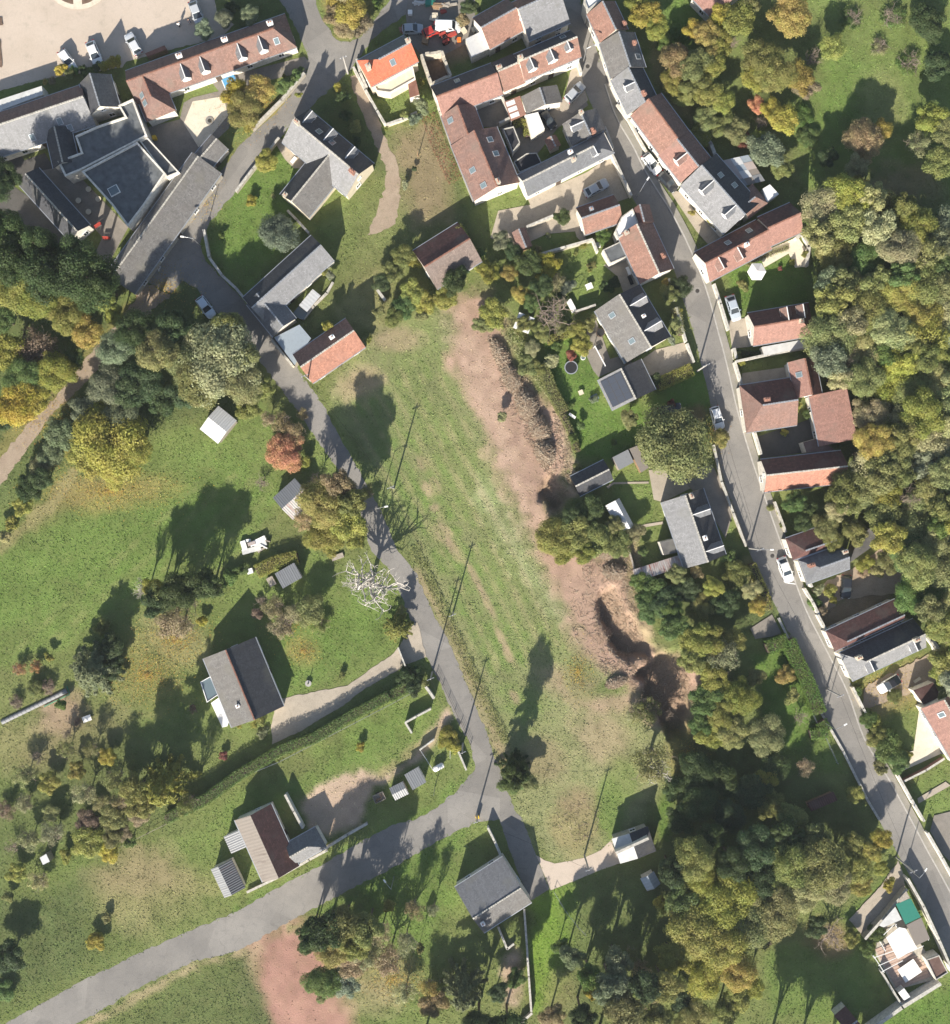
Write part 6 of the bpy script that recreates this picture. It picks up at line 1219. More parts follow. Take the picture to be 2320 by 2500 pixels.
for k, (x, y, rx, ry, rot, hh, lab) in enumerate([(1222, 865, 16, 40, -25, 1.0, 'brush heap at the top of the bare strip'), (1250, 925, 20, 40, -25, 1.2, 'second brush heap down the bare strip'), (1285, 985, 24, 42, -25, 1.5, 'third brush heap down the bare strip'), (1318, 1045, 22, 38, -22, 1.5, 'fourth brush heap down the bare strip, beside the pale edge'), (1330, 1105, 22, 32, -10, 1.7, 'tall brush heap just above the dark shadow of the strip'), (1480, 1345, 22, 20, 0, 1.4, 'brown brush heap below the leafy thicket'), (1500, 1395, 26, 18, 0, 1.0, 'wide brown brush heap in the middle of the clearing'), (1505, 1665, 24, 10, -20, .6, 'flat brush heap at the lower end of the strip')]):
    o = link('brush_pile', sticks('brush_pile', '', '', [(x, y, rx, ry, rot, 1500, hh)], TW + [(.42, .36, .28)], (.3, 1.2), (.025, .07), .3)); tag(o, lab, 'brush pile', 'heaps of cut brush')
# fallen leaves
A = [(270, 1200, 180, 55), (430, 1560, 110, 80), (360, 1650, 110, 80), (600, 260, 80, 80), (740, 1590, 40, 30), (1680, 1840, 50, 60), (150, 1050, 80, 120), (400, 700, 80, 60), (960, 2390, 90, 60), (700, 1530, 60, 40), (60, 1010, 70, 50), (500, 470, 40, 90), (650, 250, 60, 40), (1410, 1640, 40, 60), (2170, 1680, 80, 50), (1740, 1060, 30, 60)]
Ps = []; 
for x, y, rx, ry in A:
    m_ = int(rx * ry * .16) + 120; a = rng.uniform(0, 6.283, m_); r_ = np.abs(rng.normal(0, .6, m_)); Ps.append(np.stack([(x + rx * r_ * np.cos(a) - 1160) * S, (1250 - y - ry * r_ * np.sin(a)) * S, rng.uniform(.16, .24, m_)], 1))
Ps = np.concatenate(Ps); Ps[:, 2] += ground_z(Ps[:, 0] / S + 1160, 1250 - Ps[:, 1] / S); V, F = leaf_cloud(Ps, np.tile([0, 0, 2.5], (len(Ps), 1)), .17, rng)
lc = np.repeat(np.array([(.42, .30, .05), (.36, .2, .06), (.3, .22, .1), (.45, .36, .1)])[rng.integers(0, 4, len(Ps))] * rng.uniform(.7, 1.2, (len(Ps), 1)), 4, 0)
tag(link('fallen_leaves', fast_mesh('fallen_leaves', V, F, 'tufts', lc)), 'yellow and brown leaves fallen under the autumn trees', 'leaves', kind='stuff')

# ------------------------------------------------------------------ vehicles
def car_meshes(L, W, H, belt, hood, rear_top, van=False):
    w = W / 2; st = [(-L / 2, .70, .60), (-L / 2 + .10, .90, belt - .10), (-L / 2 + .45, .98, belt), (-.2, 1.0, belt + .01), (L / 2 - hood, 1.0, belt), (L / 2 - .45, .97, belt - .13), (L / 2 - .14, .86, belt - .26), (L / 2, .62, belt - .36)]
    b_ = MB(); prev = None
    for x, k, z in st:
        s_ = [(-w * k, .24), (-w * k, z - .16), (-w * k * .9, z - .02), (-w * k * .45, z + .02), (w * k * .45, z + .02), (w * k * .9, z - .02), (w * k, z - .16), (w * k, .24)]
        i = len(b_.v); b_.v += [(x, y, zz) for y, zz in s_]; n = len(s_)
        if prev is not None:
            for q in range(n):
                r_ = (q + 1) % n; b_.f.append((prev + q, prev + r_, i + r_, i + q)); b_.mi.append(0)
        else: b_.f.append(tuple(range(i + n - 1, i - 1, -1))); b_.mi.append(0)
        prev = i
    b_.f.append(tuple(range(prev, prev + len(s_)))); b_.mi.append(0)
    body = b_.mesh('body', 'car_paint', False)
    xr0, xr1 = -L / 2 + .16, -L / 2 + rear_top; xf0, xf1 = L / 2 - hood, L / 2 - hood - (.55 if van else .85); wb, wt = w * .92, w * .76; zb = belt - .03
    B = [Vector(p) for p in ((xr0, -wb, zb), (xf0, -wb, zb), (xf0, wb, zb), (xr0, wb, zb))]; Tq = [Vector(p) for p in ((xr1, -wt, H - .05), (xf1, -wt, H - .05), (xf1, wt, H - .05), (xr1, wt, H - .05))]
    c = MB(); c.poly([B[0], B[1], Tq[1], Tq[0]]); c.poly([B[1], B[2], Tq[2], Tq[1]]); c.poly([B[2], B[3], Tq[3], Tq[2]]); c.poly([B[3], B[0], Tq[0], Tq[3]])
    K = [Vector((p.x * .93 + (xr1 + xf1) / 2 * .07, p.y * .86, H)) for p in Tq]
    c.poly(K)
    for q in range(4): r_ = (q + 1) % 4; c.poly([Tq[q], Tq[r_], K[r_], K[q]])
    cabin = c.mesh('cabin', 'car_paint')
    def pane(q, u0, u1, v0, v1, name):
        f_ = lambda u, v: (q[0] * (1 - u) + q[1] * u) * (1 - v) + (q[3] * (1 - u) + q[2] * u) * v
        nrm = (q[1] - q[0]).cross(q[3] - q[0]).normalized() * .014; g = MB(); g.poly([f_(u0, v0) + nrm, f_(u1, v0) + nrm, f_(u1, v1) + nrm, f_(u0, v1) + nrm]); return (name, g.mesh(name, 'glass'))
    P = [pane([B[1], B[2], Tq[2], Tq[1]], .06, .94, .06, .94, 'windshield'), pane([B[3], B[0], Tq[0], Tq[3]], .10, .90, .25, .9, 'rear_window')]
    sides = ([B[0], B[1], Tq[1], Tq[0]], [B[2], B[3], Tq[3], Tq[2]])
    P += [pane(sides[0], .12, .50, .2, .9, 'side_window'), pane(sides[0], .54, .90, .2, .9, 'side_window'), pane(sides[1], .10, .46, .2, .9, 'side_window'), pane(sides[1], .50, .88, .2, .9, 'side_window')] if not van else [pane(sides[0], .72, .94, .3, .9, 'side_window'), pane(sides[1], .06, .28, .3, .9, 'side_window')]
    t_ = MB(); t_.tube((0, -.1, 0), (0, .1, 0), .31, .31, 14); tyre = t_.mesh('wheel', 'rubber'); t_ = MB(); t_.tube((0, -.105, 0), (0, .105, 0), .19, .19, 10); rim = t_.mesh('rim', 'steel')
    hl = MB(); hl.box(0, 0, 0, .14, .34, .13); tl = MB(); tl.box(0, 0, 0, .10, .30, .16); mi_ = MB(); mi_.box(0, 0, 0, .14, .2, .12)
    return dict(body=body, cabin=cabin, panes=P, tyre=tyre, rim=rim, hl=hl.mesh('headlight', 'lamp_lens'), tl=tl.mesh('taillight', 'tail_lens'), mir=mi_.mesh('mirror', 'car_paint'), L=L, W=W, belt=belt, hood=hood)
CARK = {'hatch': car_meshes(4.05, 1.76, 1.47, .90, 1.08, .55), 'saloon': car_meshes(4.5, 1.80, 1.45, .90, 1.22, 1.05), 'small': car_meshes(3.6, 1.64, 1.48, .90, .92, .45), 'van': car_meshes(4.5, 1.84, 1.88, 1.02, .92, .22, True), 'cabrio': car_meshes(4.2, 1.76, 1.42, .88, 1.25, 1.15)}
def car(label, rear, front, col, kind='hatch', t=None, name='parked_car', cat='car', roof=None):
    K = CARK[kind]; a, b_ = [Vector(G(*T(t, p), .7)) for p in (rear, front)]; d = b_ - a; m_ = (a + b_) / 2
    o = empty(name, m_.x, m_.y, math.atan2(d.y, d.x), .03); tag(o, label, cat, 'vehicles parked in the village')
    bd = link('body', K['body'], o); bd.color = (*col, 1); cb = link('cabin', K['cabin'], o); cb.color = (*(roof or col), 1)
    for nm, me in K['panes']: link(nm, me, cb)
    for sx in (-1, 1):
        for sy in (-1, 1):
            w = link('wheel', K['tyre'], o, (sx * K['L'] * .31, sy * (K['W'] / 2 - .10), .31)); link('rim', K['rim'], w)
    for sy in (-1, 1):
        link('headlight', K['hl'], o, (K['L'] / 2 - .13, sy * K['W'] * .33, K['belt'] - .34), -sy * -.35); link('taillight', K['tl'], o, (-K['L'] / 2 + .02, sy * K['W'] * .36, K['belt'] - .18))
        mm = link('mirror', K['mir'], o, (K['L'] / 2 - K['hood'] - .30, sy * (K['W'] / 2 + .05), K['belt'] + .06)); mm.color = (*col, 1)
    return o
WH, SI, DK = (.80, .80, .78), (.48, .50, .52), (.02, .022, .026)
car('silver car near the two people in the car park', (1500, 22), (1562, 188), SI, 'saloon', (0, 0)); car('white car nose down in the middle of the car park row', (702, 335), (768, 500), WH, 'saloon', (0, 0)); car('white and silver hatchback beside the log store', (1075, 408), (1000, 272), (.62, .63, .64), 'hatch', (0, 0)); car('white car half hidden by yellow shrubs in the car park', (488, 415), (562, 525), WH, 'hatch', (0, 0))
car('silver car in the sandy parking yard beside the street wall', (712, 785), (842, 650), (.40, .42, .44), 'hatch', (2, 0)); car('silver blue car in the yard below the white hipped house', (870, 1502), (1015, 1422), (.36, .39, .42), 'saloon', (2, 0))
car('white car parked on the street against the kerb', (1318, 1200), (1432, 1345), WH, 'hatch', (2, 0)); car('black car parked behind the white one, with blue side', (1440, 1345), (1565, 1480), DK, 'hatch', (2, 0))
car('silver blue car on the grass beside the parasol lawn', (140, 738), (182, 868), (.42, .47, .52), 'saloon', (3, 1)); car('white car parked at the left edge of the street, partly under a shrub', (1743, 992), (1760, 1048), WH, 'hatch')
car('white car parked in a marked bay on the street', (538, 1165), (598, 1325), WH, 'saloon', (3, 2)); car('black car in the earthy yard', (1045, 1302), (1036, 1456), DK, 'hatch', (3, 2)); car('white convertible with black roof', (1448, 498), (1300, 588), WH, 'cabrio', (3, 3), roof=(.02, .02, .022))
car('white car with dark windows in shade under trees beside the lane', (1560, 740), (1640, 850), (.62, .68, .74), 'hatch', (0, 1)); car('white van in the cluttered forecourt', (1545, 205), (1725, 210), WH, 'van', (1, 0), 'parked_van', 'van'); car('grey car in the forecourt left of the white van', (1330, 225), (1395, 222), (.35, .38, .42), 'small', (1, 0)); car('small red car in the cluttered forecourt', (1490, 250), (1545, 225), (.42, .04, .03), 'small', (1, 0)); car('black car in the shade between garage and dark tree', (1475, 10), (1560, -10), DK, 'hatch', (2, 2))
car('dark grey car with open boot in the courtyard shade', (545, 900), (590, 960), DK, 'small', (2, 0))
# tractor
tx, ty = G(*T((1, 0), (1640, 300))); tr_ = empty('tractor', tx, ty, math.radians(25)); tag(tr_, 'old red tractor below the white van', 'tractor')
mb = MB(); mb.box(.7, 0, .95, 1.7, .62, .55, taper=.9); mb.box(-.55, 0, .8, 1.1, .9, .35); mb.build('bonnet', 'red_paint', tr_)
mb = MB(); mb.box(-.75, 0, 1.15, .5, .5, .12); mb.box(-.98, 0, 1.35, .1, .5, .4); mb.build('seat', 'rubber', tr_)
for s_ in (-1, 1):
    mb = MB(); mb.box(-.75, s_ * .68, 1.36, 1.2, .42, .06); mb.build('mudguard', 'red_paint', tr_)
    for x, r_, wd_ in ((-.75, .68, .36), (1.25, .36, .2)):
        mb = MB(); mb.tube((x, s_ * .72 - wd_ / 2, r_), (x, s_ * .72 + wd_ / 2, r_), r_, r_, 16); w = mb.build('wheel', 'rubber', tr_); mb = MB(); mb.tube((x, s_ * .72 - wd_ / 2 - .01, r_), (x, s_ * .72 + wd_ / 2 + .01, r_), r_ * .5, r_ * .5, 12); mb.build('rim', 'red_paint', w)
mb = MB(); mb.tube((-.15, 0, 1.2), (-.35, 0, 1.5), .03, .03, 5); mb.tube((-.37, 0, 1.48), (-.33, 0, 1.53), .2, .2, 12); mb.build('steering_wheel', 'rubber', tr_); mb = MB(); mb.tube((1.0, .15, 1.2), (1.0, .15, 1.9), .04, .04, 6); mb.build('exhaust', 'iron', tr_)

# ------------------------------------------------------------------ people in the car park
def person(p, rz, shirt, trousers, label, t):
    x, y = G(*T(t, p)); o = empty('person', x, y, rz, .02); tag(o, label, 'person')
    J = [((0, 0, .95), .15), ((0, 0, 1.15), .14), ((0, 0, 1.36), .16), ((0, 0, 1.47), .07), ((0, .01, 1.56), .075), ((0, .02, 1.66), .10), ((0, .01, 1.74), .07)]
    E = [(k, k + 1) for k in range(6)]
    for s_ in (-1, 1):
        i = len(J); J += [((s_ * .18, 0, 1.40), .065), ((s_ * .25, .02, 1.13), .05), ((s_ * .25, .12, .90), .038), ((s_ * .25, .15, .82), .036)]; E += [(2, i), (i, i + 1), (i + 1, i + 2), (i + 2, i + 3)]
        i = len(J); J += [((s_ * .10, 0, .88), .095), ((s_ * .11, s_ * .10, .50), .07), ((s_ * .11, s_ * .12, .09), .05), ((s_ * .12, s_ * .12 + .16, .045), .04)]; E += [(0, i), (i, i + 1), (i + 1, i + 2), (i + 2, i + 3)]
    me = bpy.data.meshes.new('body'); me.from_pydata([j[0] for j in J], E, []); b_ = link('body', me, o)
    md = b_.modifiers.new('Skin', 'SKIN'); me.materials.append(MATS['skin'])
    for k, v in enumerate(me.skin_vertices[0].data): v.radius = (J[k][1], J[k][1]); v.use_root = (k == 0)
    b_.modifiers.new('Sub', 'SUBSURF').levels = 1; b_.modifiers['Sub'].render_levels = 1
    mb = MB(); mb.tube((0, 0, .90), (0, 0, 1.20), .20, .185, 10); mb.tube((0, 0, 1.20), (0, 0, 1.44), .185, .15, 10)
    for s_ in (-1, 1): mb.tube((s_ * .15, 0, 1.42), (s_ * .255, .02, 1.12), .09, .07, 8); mb.tube((s_ * .255, .02, 1.12), (s_ * .25, .11, .93), .07, .055, 8)
    mb.build('jacket', shirt, o, True); mb = MB()
    for s_ in (-1, 1): mb.tube((s_ * .09, 0, .97), (s_ * .11, s_ * .10, .5), .125, .095, 8); mb.tube((s_ * .11, s_ * .10, .5), (s_ * .11, s_ * .12, .1), .095, .075, 8)
    mb.build('trousers', trousers, o, True); mb = MB()
    for s_ in (-1, 1): mb.box(s_ * .115, s_ * .12 + .07, .05, .11, .28, .1)
    mb.build('shoes', 'white_paint', o); mb = MB(); mb.tube((0, -.01, 1.68), (0, -.005, 1.79), .115, .06, 10); mb.build('hair', 'hair', o, True)
    mb = MB()
    for s_ in (-1, 1):
        for q in range(4): mb.tube((s_ * .25 + (q - 1.5) * .017, .15, .82), (s_ * .25 + (q - 1.5) * .018, .17, .745 + abs(q - 1.2) * .008), .009, .007, 5)
        mb.tube((s_ * .225, .155, .84), (s_ * .20, .185, .80), .010, .008, 5)
    mb.build('fingers', 'skin', o)
    mb = MB(); mb.box(0, .125, 1.655, .03, .045, .05, taper=.6)
    for s_ in (-1, 1): mb.box(s_ * .103, .015, 1.66, .02, .045, .065)
    mb.build('nose_and_ears', 'skin', o)
person((1402, 205), .5, 'cloth_white', 'cloth_dark', 'walking person in white top, farther from the silver car', (0, 0)); person((1480, 178), 2.4, 'cloth_dark', 'cloth_blue', 'walking person in dark jacket beside the silver car', (0, 0))

# ------------------------------------------------------------------ poles, lamps, cables
POLES = {}
def pole(key, base, h, label, t=None, arm=True, mat='concrete', lamp=None):
    x, y = G(*T(t, base)); o = empty('lamp_post' if lamp is not None else 'utility_pole', x, y); tag(o, label, 'street lamp' if lamp is not None else 'pole')
    mb = MB(); mb.tube((0, 0, -.3), (0, 0, h), .17 if arm else .09, .10 if arm else .05, 8); mb.build('post', mat, o)
    if arm:
        mb = MB(); mb.box(0, 0, h - .35, 1.3, .1, .1, .4); mb.build('crossarm', 'steel', o)
        for q in (-.5, 0, .5): mb = MB(); mb.tube((q * math.cos(.4), q * math.sin(.4), h - .3), (q * math.cos(.4), q * math.sin(.4), h - .12), .05, .03, 6); mb.build('insulator', 'white_paint', o)
    if lamp is not None:
        e = Vector((math.cos(lamp) * 1.5, math.sin(lamp) * 1.5, h + .25)); mb = MB(); mb.tube((0, 0, h - .1), e * .5 + Vector((0, 0, h * .5 + .1)), .045, .04, 6); mb.tube(e * .5 + Vector((0, 0, h * .5 + .1)), e, .04, .035, 6); mb.build('arm', 'steel', o); mb = MB(); mb.box(e.x + math.cos(lamp) * .25, e.y + math.sin(lamp) * .25, e.z, .65, .26, .14, lamp, taper=.8); hd_ = mb.build('lamp_head', 'white_paint', o)
        mb = MB(); mb.box(e.x + math.cos(lamp) * .25, e.y + math.sin(lamp) * .25, e.z - .085, .5, .2, .03, lamp); mb.build('lens', 'lamp_lens', hd_)
    POLES[key] = Vector((x, y, h - .2)); return o
pole('A', (1427, 2088), 8.4, 'tall pole at the pale driveway, shadow across the dry mound'); pole('B', (1828, 1338), 8.6, 'street pole with lamp at the weathered slate house', lamp=0.0); pole('C', (1056, 1640), 9.0, 'tall pole beside the bungalow gate'); pole('D', (962, 1192), 8.0, 'pole beside the lane at the field edge'); pole('E', (1107, 1494), 6.6, 'short pole on the field bank'); pole('F', (2018, 1682), 8.0, 'street pole opposite the long slate street villa'); pole('G', (1702, 906), 8.6, 'street pole beside the short drive of the slate villa')
pole('H', (2188, 2092), 8.4, 'street pole near the pergola terrace'); pole('I', (850, 180), 7.5, 'pole at the road junction near the corner house'); pole('J', (1130, 1815), 8.2, 'pole at the road corner beside the wire fence'); pole('K', (760, 930), 8.0, 'pole below the red tiled barn'); pole('L', (1165, 1985), 6.0, 'pole at the lower road junction')
pole('a', (962, 2140), 6.8, 'slim lamp post on the verge of the lower road', arm=False, lamp=2.2, mat='steel'); pole('b', (492, 602), 6.0, 'curved lamp post at the fork of the lane', arm=False, lamp=3.0, mat='steel'); pole('c', (2010, 1762), 7.0, 'lamp post at the end of the clipped street hedge', arm=False, lamp=.5, mat='steel'); pole('d', (1424, 152), 6.0, 'lamp post beside the three dormered end house', arm=False, lamp=.3, mat='steel')
pole('f', (1556, 482), 6.0, 'lamp post at the wall of the small yard cottage', arm=False, lamp=1.0, mat='steel'); pole('g', (2212, 2116), 6.2, 'lamp post at the pergola end of the street wall', arm=False, lamp=1.0, mat='steel'); pole('h', (1021, 382), 3.2, 'short post on the dry plot beside the track', arm=False, mat='wood'); pole('i', (1062, 1922), 5.5, 'slim pole behind the paired corrugated sheds', arm=False, mat='steel'); pole('j', (925, 1242), 5.5, 'lamp post on the shaded lane', arm=False, lamp=.2, mat='steel')
def cable(a, b_, label, sag=.9):
    p, q = POLES[a], POLES[b_]; mb = MB(); prev = p; n = 14
    for k in range(1, n + 1):
        u = k / n; c = p.lerp(q, u) - Vector((0, 0, sag * 4 * u * (1 - u))); mb.tube(prev, c, .018, .018, 3, cap=False); prev = c
    tag(mb.build('overhead_cable', 'rubber'), label, 'cable', 'overhead cables')
for a, b_, l in (('B', 'F', 'overhead cable along the street below the slate house'), ('G', 'B', 'overhead cable along the upper street'), ('F', 'H', 'overhead cable along the lower street'), ('C', 'E', 'overhead cable over the lane beside the bungalow gate'), ('J', 'C', 'overhead cable along the field edge above the corner'), ('A', 'L', 'overhead cable from the driveway pole to the junction'), ('D', 'E', 'overhead cable along the field bank'), ('K', 'D', 'overhead cable from the red barn down the lane')): cable(a, b_, l)

# ------------------------------------------------------------------ walls and fences
wall_run([(540, 365), (470, 500)], 1.6, .4, 'wall_white', 'pale boundary wall of the lane barn, upper run'); wall_run([(474, 505), (408, 590), (345, 690)], 1.4, .4, 'wall_stone', 'old stone boundary wall along the lane, lower run')
wall_run([(745, 185), (690, 250), (620, 320)], 1.2, .35, 'wall_stone', 'stone wall between the big yellow tree and the lane'); wall_run([(910, 550), (1000, 720), (1090, 880), (1150, 980)], 1.5, .3, 'wall_white', 'thin white wall between dirt track and corner house garden', (1, 0)); wall_run([(1160, 985), (1290, 940), (1395, 890)], 1.0, .35, 'wall_cream', 'low cream wall at the foot of the corner house garden', (1, 0))
wall_run([(935, 490), (960, 590), (1010, 700)], 1.6, .3, 'wall_white', 'short white wall beside the corner house steps', (1, 0)); wall_run([(0, 1500), (130, 1330), (250, 1190), (330, 1090)], 1.2, .3, 'wall_stone', 'garden wall of the farmhouse along the lane', (1, 0))
wall_run([(1600, 210), (1640, 420), (1740, 560), (1848, 660), (2120, 990)], 1.3, .35, 'wall_stone', 'old stone wall on the right side of the lane fork', (0, 1)); wall_run([(280, 1060), (440, 1262)], 1.7, .3, 'wall_cream', 'cream wall of the metal shed along the lane', (1, 1)); wall_run([(745, 610), (700, 690), (600, 790), (520, 890)], .6, .3, 'wall_stone', 'low stone edging round the farm bed', (1, 1)); wall_run([(1095, 675), (1150, 750)], 1.2, .4, 'wall_stone', 'short stone wall end beside the overgrown barn', (1, 1)); wall_run([(560, 230), (470, 130), (400, 60)], 1.2, .3, 'wall_stone', 'shaded stone wall above the slate range', (1, 1))
wall_run([(1508, 668), (1580, 900), (1660, 1130), (1835, 1575)], 2.2, .3, 'wall_stone', 'tall passage wall left of the terrace row', (1, 0))
wall_run([(782, 470), (820, 590)], 1.6, .3, 'wall_white', 'white street wall beside the sandy parking yard', (2, 0)); wall_run([(1060, 1230), (1150, 1420), (1205, 1540)], 1.8, .3, 'wall_white', 'white street wall of the beige gravel yard', (2, 0)); wall_run([(1000, 1020), (1060, 1180)], 2.2, .3, 'wall_white', 'white street wall between the slate houses', (2, 0)); wall_run([(400, 890), (440, 1060)], 2.0, .25, 'wall_white', 'white inner wall of the crowded courtyard', (2, 0)); wall_run([(210, 790), (280, 940), (190, 985)], 2.0, .25, 'wall_white', 'white wall beside the red veranda', (2, 0))
wall_run([(1100, 830), (1185, 940), (1330, 1200), (1420, 1310)], 1.0, .3, 'wall_white', 'low white front wall of the long red street house', (2, 0)); wall_run([(1430, 1240), (1530, 1370), (1640, 1500), (1720, 1600)], 1.2, .25, 'wall_white', 'white front wall beside the two parked cars', (2, 0))
wall_run([(400, 190), (600, 105)], 1.8, .3, 'wall_stone', 'stone wall of the upper walled garden', (2, 1)); wall_run([(505, 400), (700, 345), (905, 288)], 1.8, .3, 'wall_stone', 'long stone wall between the walled gardens', (2, 1)); wall_run([(910, 290), (945, 380)], 1.6, .25, 'wall_white', 'short white wall beside the grey annex', (2, 1)); wall_run([(780, 840), (930, 790)], 1.4, .25, 'wall_stone', 'stone wall above the slate villa garden', (2, 1))
for k, (P, l) in enumerate((([(1500, 590), (1545, 750)], 'upper'), ([(1555, 810), (1630, 1070)], 'middle'), ([(1640, 1090), (1690, 1230)], 'lower'))): wall_run(P, 1.4, .3, 'wall_white', f'{l} run of white street wall in front of the slate villa', (2, 1))
wall_run([(0, 630), (50, 780), (110, 980)], 1.5, .3, 'wall_white', 'white street wall beside the parasol lawn', (3, 1)); wall_run([(150, 1130), (165, 1200)], 1.8, .4, 'wall_white', 'white gate pier wall below the cottage drive', (3, 1)); wall_run([(160, 1232), (400, 1180), (740, 1115)], 2.4, .3, 'wall_white', 'tall white garden wall below the cottage', (3, 1)); wall_run([(160, 1235), (210, 1400), (260, 1560)], 1.6, .3, 'wall_white', 'white street wall beside the dark dish house', (3, 1)); wall_run([(245, 30), (310, 180), (360, 350)], 1.8, .3, 'wall_white', 'white street wall of the dark enclosed yard', (3, 2)); wall_run([(470, 720), (555, 950)], 1.2, .3, 'wall_stone', 'stone street wall below the half shaded orange house', (3, 2)); wall_run([(700, 1390), (760, 1490), (810, 1590)], 1.4, .3, 'wall_white', 'white street wall below the two chimney cottage', (3, 2)); wall_run([(560, 1010), (660, 1190), (740, 1370)], 2.6, .3, 'wall_white', 'bright white street front wall of the small slate cottage', (3, 2)); wall_run([(0, 280), (60, 560), (150, 800), (250, 1060)], 1.0, .3, 'wall_stone', 'low street wall in front of the weathered slate house', (3, 2))
fence([(20, 300), (75, 560), (165, 800), (255, 1060)], 1.9, 'iron railing on the low street wall', (3, 2), 'iron', 1.6, 3)
wall_run([(800, 0), (870, 130)], 1.6, .3, 'wall_white', 'white street wall above the purple pantiled barn', (3, 3)); wall_run([(1070, 560), (1150, 720), (1200, 810)], 1.5, .3, 'wall_stone', 'street wall of the convertible yard', (3, 3)); wall_run([(1420, 1240), (1520, 1420), (1620, 1590)], 1.5, .3, 'wall_white', 'white street wall beside the lawn at the right edge', (3, 3)); wall_run([(1470, 1285), (1640, 1200), (1780, 1110)], 1.2, .25, 'brick', 'low brick wall above the lawn at the right edge', (3, 3)); wall_run([(1650, 90), (1760, 280), (1848, 440)], 1.5, .3, 'wall_white', 'white street wall at the right edge', (3, 4)); wall_run([(1620, 740), (1700, 900), (1790, 1080)], 2.4, .25, 'wall_white', 'white wall left of the pink house', (3, 3))
wall_run([(1480, 430), (1600, 640), (1720, 900), (1830, 1160)], 2.4, .3, 'wall_white', 'dark sided street wall of the pergola terrace', (3, 4)); wall_run([(1160, 900), (1320, 720), (1480, 520)], 1.8, .35, 'wall_stone', 'stone wall between gravel path and pergola terrace', (3, 4)); wall_run([(1160, 1620), (1440, 1420), (1730, 1240)], 2.2, .5, 'wall_white', 'broad white wall below the pergola terrace', (3, 4)); wall_run([(1290, 1160), (1435, 1400)], 1.8, .2, 'wall_white', 'thin white side wall of the pergola terrace', (3, 4)); wall_run([(510, 30), (700, 420), (850, 780), (1010, 1060), (1200, 1440), (1290, 1590)], .35, .3, 'concrete', 'low kerb wall along the left side of the street', (3, 3))
fence([(560, 260), (640, 460), (740, 700), (810, 860)], 1.3, 'wire fence behind the clipped street hedge', (3, 3), 'steel', 2.5, 2); fence([(860, 930), (960, 1150)], 1.3, 'short wire fence below the street hedge', (3, 3), 'steel', 2.5, 2)
wall_run([(385, 1385), (450, 1510), (520, 1640)], 1.8, .3, 'wall_white', 'white wall rising from the ribbed roof house', (1, 3)); wall_run([(690, 215), (860, 110), (1010, 25)], .8, .35, 'wall_stone', 'stone verge wall above the lower road', (1, 4)); wall_run([(80, 560), (320, 445), (560, 310), (700, 235)], .5, .3, 'wall_cream', 'low cream kerb wall in front of the ribbed roof house', (1, 4)); fence([(-110, 1320), (330, 1140), (700, 950), (1240, 670), (1440, 560)], 1.2, 'wire fence along the lower side of the long hedge', (1, 3), 'steel', 2.6, 2); fence([(910, 225), (1150, 105), (1400, -20), (1560, -90)], 1.1, 'wire fence at the upper edge of the wide lower lawn', (0, 4), 'wood_grey', 2.6, 2)
wall_run([(1470, 555), (1530, 640)], 1.6, .35, 'wall_white', 'white gate pier wall at the lower lawn corner', (1, 3)); wall_run([(1310, 830), (1400, 780), (1505, 725)], 1.5, .22, 'wall_white', 'white block wall panel on the lower lawn', (1, 3)); wall_run([(1310, 835), (1358, 912)], 1.2, .2, 'wall_white', 'short white return wall on the lower lawn', (1, 3)); wall_run([(1420, 1045), (1530, 965)], 1.0, .15, 'white_paint', 'white plank fence of the pen beside the road corner', (1, 3)); wall_run([(1720, 1060), (1780, 1200)], 1.0, .2, 'white_paint', 'white fence panel at the road corner', (1, 3)); fence([(1425, 1050), (1520, 1200)], 1.0, 'white wire side of the pen at the road corner', (1, 3), 'white_paint', 1.6, 2); fence([(1655, 1020), (1655, 1110)], 1.0, 'short white rail in the pen', (1, 3), 'white_paint', 1.5, 2); fence([(1550, 450), (1740, 840), (1815, 1010)], .75, 'iron fence along the lane corner', (1, 3), 'iron', 2.0, 3)
wall_run([(1255, 250), (1310, 390)], 1.7, .15, 'steel', 'sliding metal gate of the bungalow drive', (1, 3), name='gate', cat='gate'); wall_run([(100, 50), (150, 150), (200, 270)], 1.6, .25, 'white_paint', 'white rail wall above the shaded slate house', (2, 4)); wall_run([(215, 300), (290, 460), (375, 640)], 3.0, .3, 'wall_white', 'white flank wall of the shaded slate house', (2, 4)); wall_run([(380, 680), (400, 950), (415, 1200), (435, 1470)], 1.3, .25, 'brick', 'long brick garden wall at the bottom', (2, 4)); wall_run([(440, 1490), (350, 1570)], 1.0, .3, 'wall_cream', 'pale wall end at the bottom edge', (2, 4)); wall_run([(180, 830), (250, 1000), (300, 960)], .6, .25, 'wall_stone', 'low stone bed edge behind the shaded slate house', (2, 4)); fence([(615, 560), (700, 700), (800, 830), (860, 890)], 1.1, 'wire fence across the dark lawn', (2, 4), 'steel', 2.2, 2)
wall_run([(1195, 1100), (1260, 1330)], .9, .15, 'wood_grey', 'wooden fence left of the long rusty lean-to', (2, 2), cop='wood_grey')
wall_run([(640, 270), (690, 230), (740, 330), (720, 480)], .9, .5, 'wall_white', 'curved white rockery wall beside the sandy patio', (3, 1)); wall_run([(1700, 1010), (1760, 1060), (1820, 1140), (1855, 1230)], 1.6, .5, 'wall_stone', 'ruined stone wall beside the curved dirt lane', (2, 0)); wall_run([(1640, 160), (1700, 240), (1740, 350)], 1.2, .3, 'wall_white', 'white end wall right of the long slate street villa', (3, 3)); wall_run([(1690, 200), (1800, 360)], 1.6, .4, 'concrete', 'pale leaning slab beside the slate street villa', (3, 3))

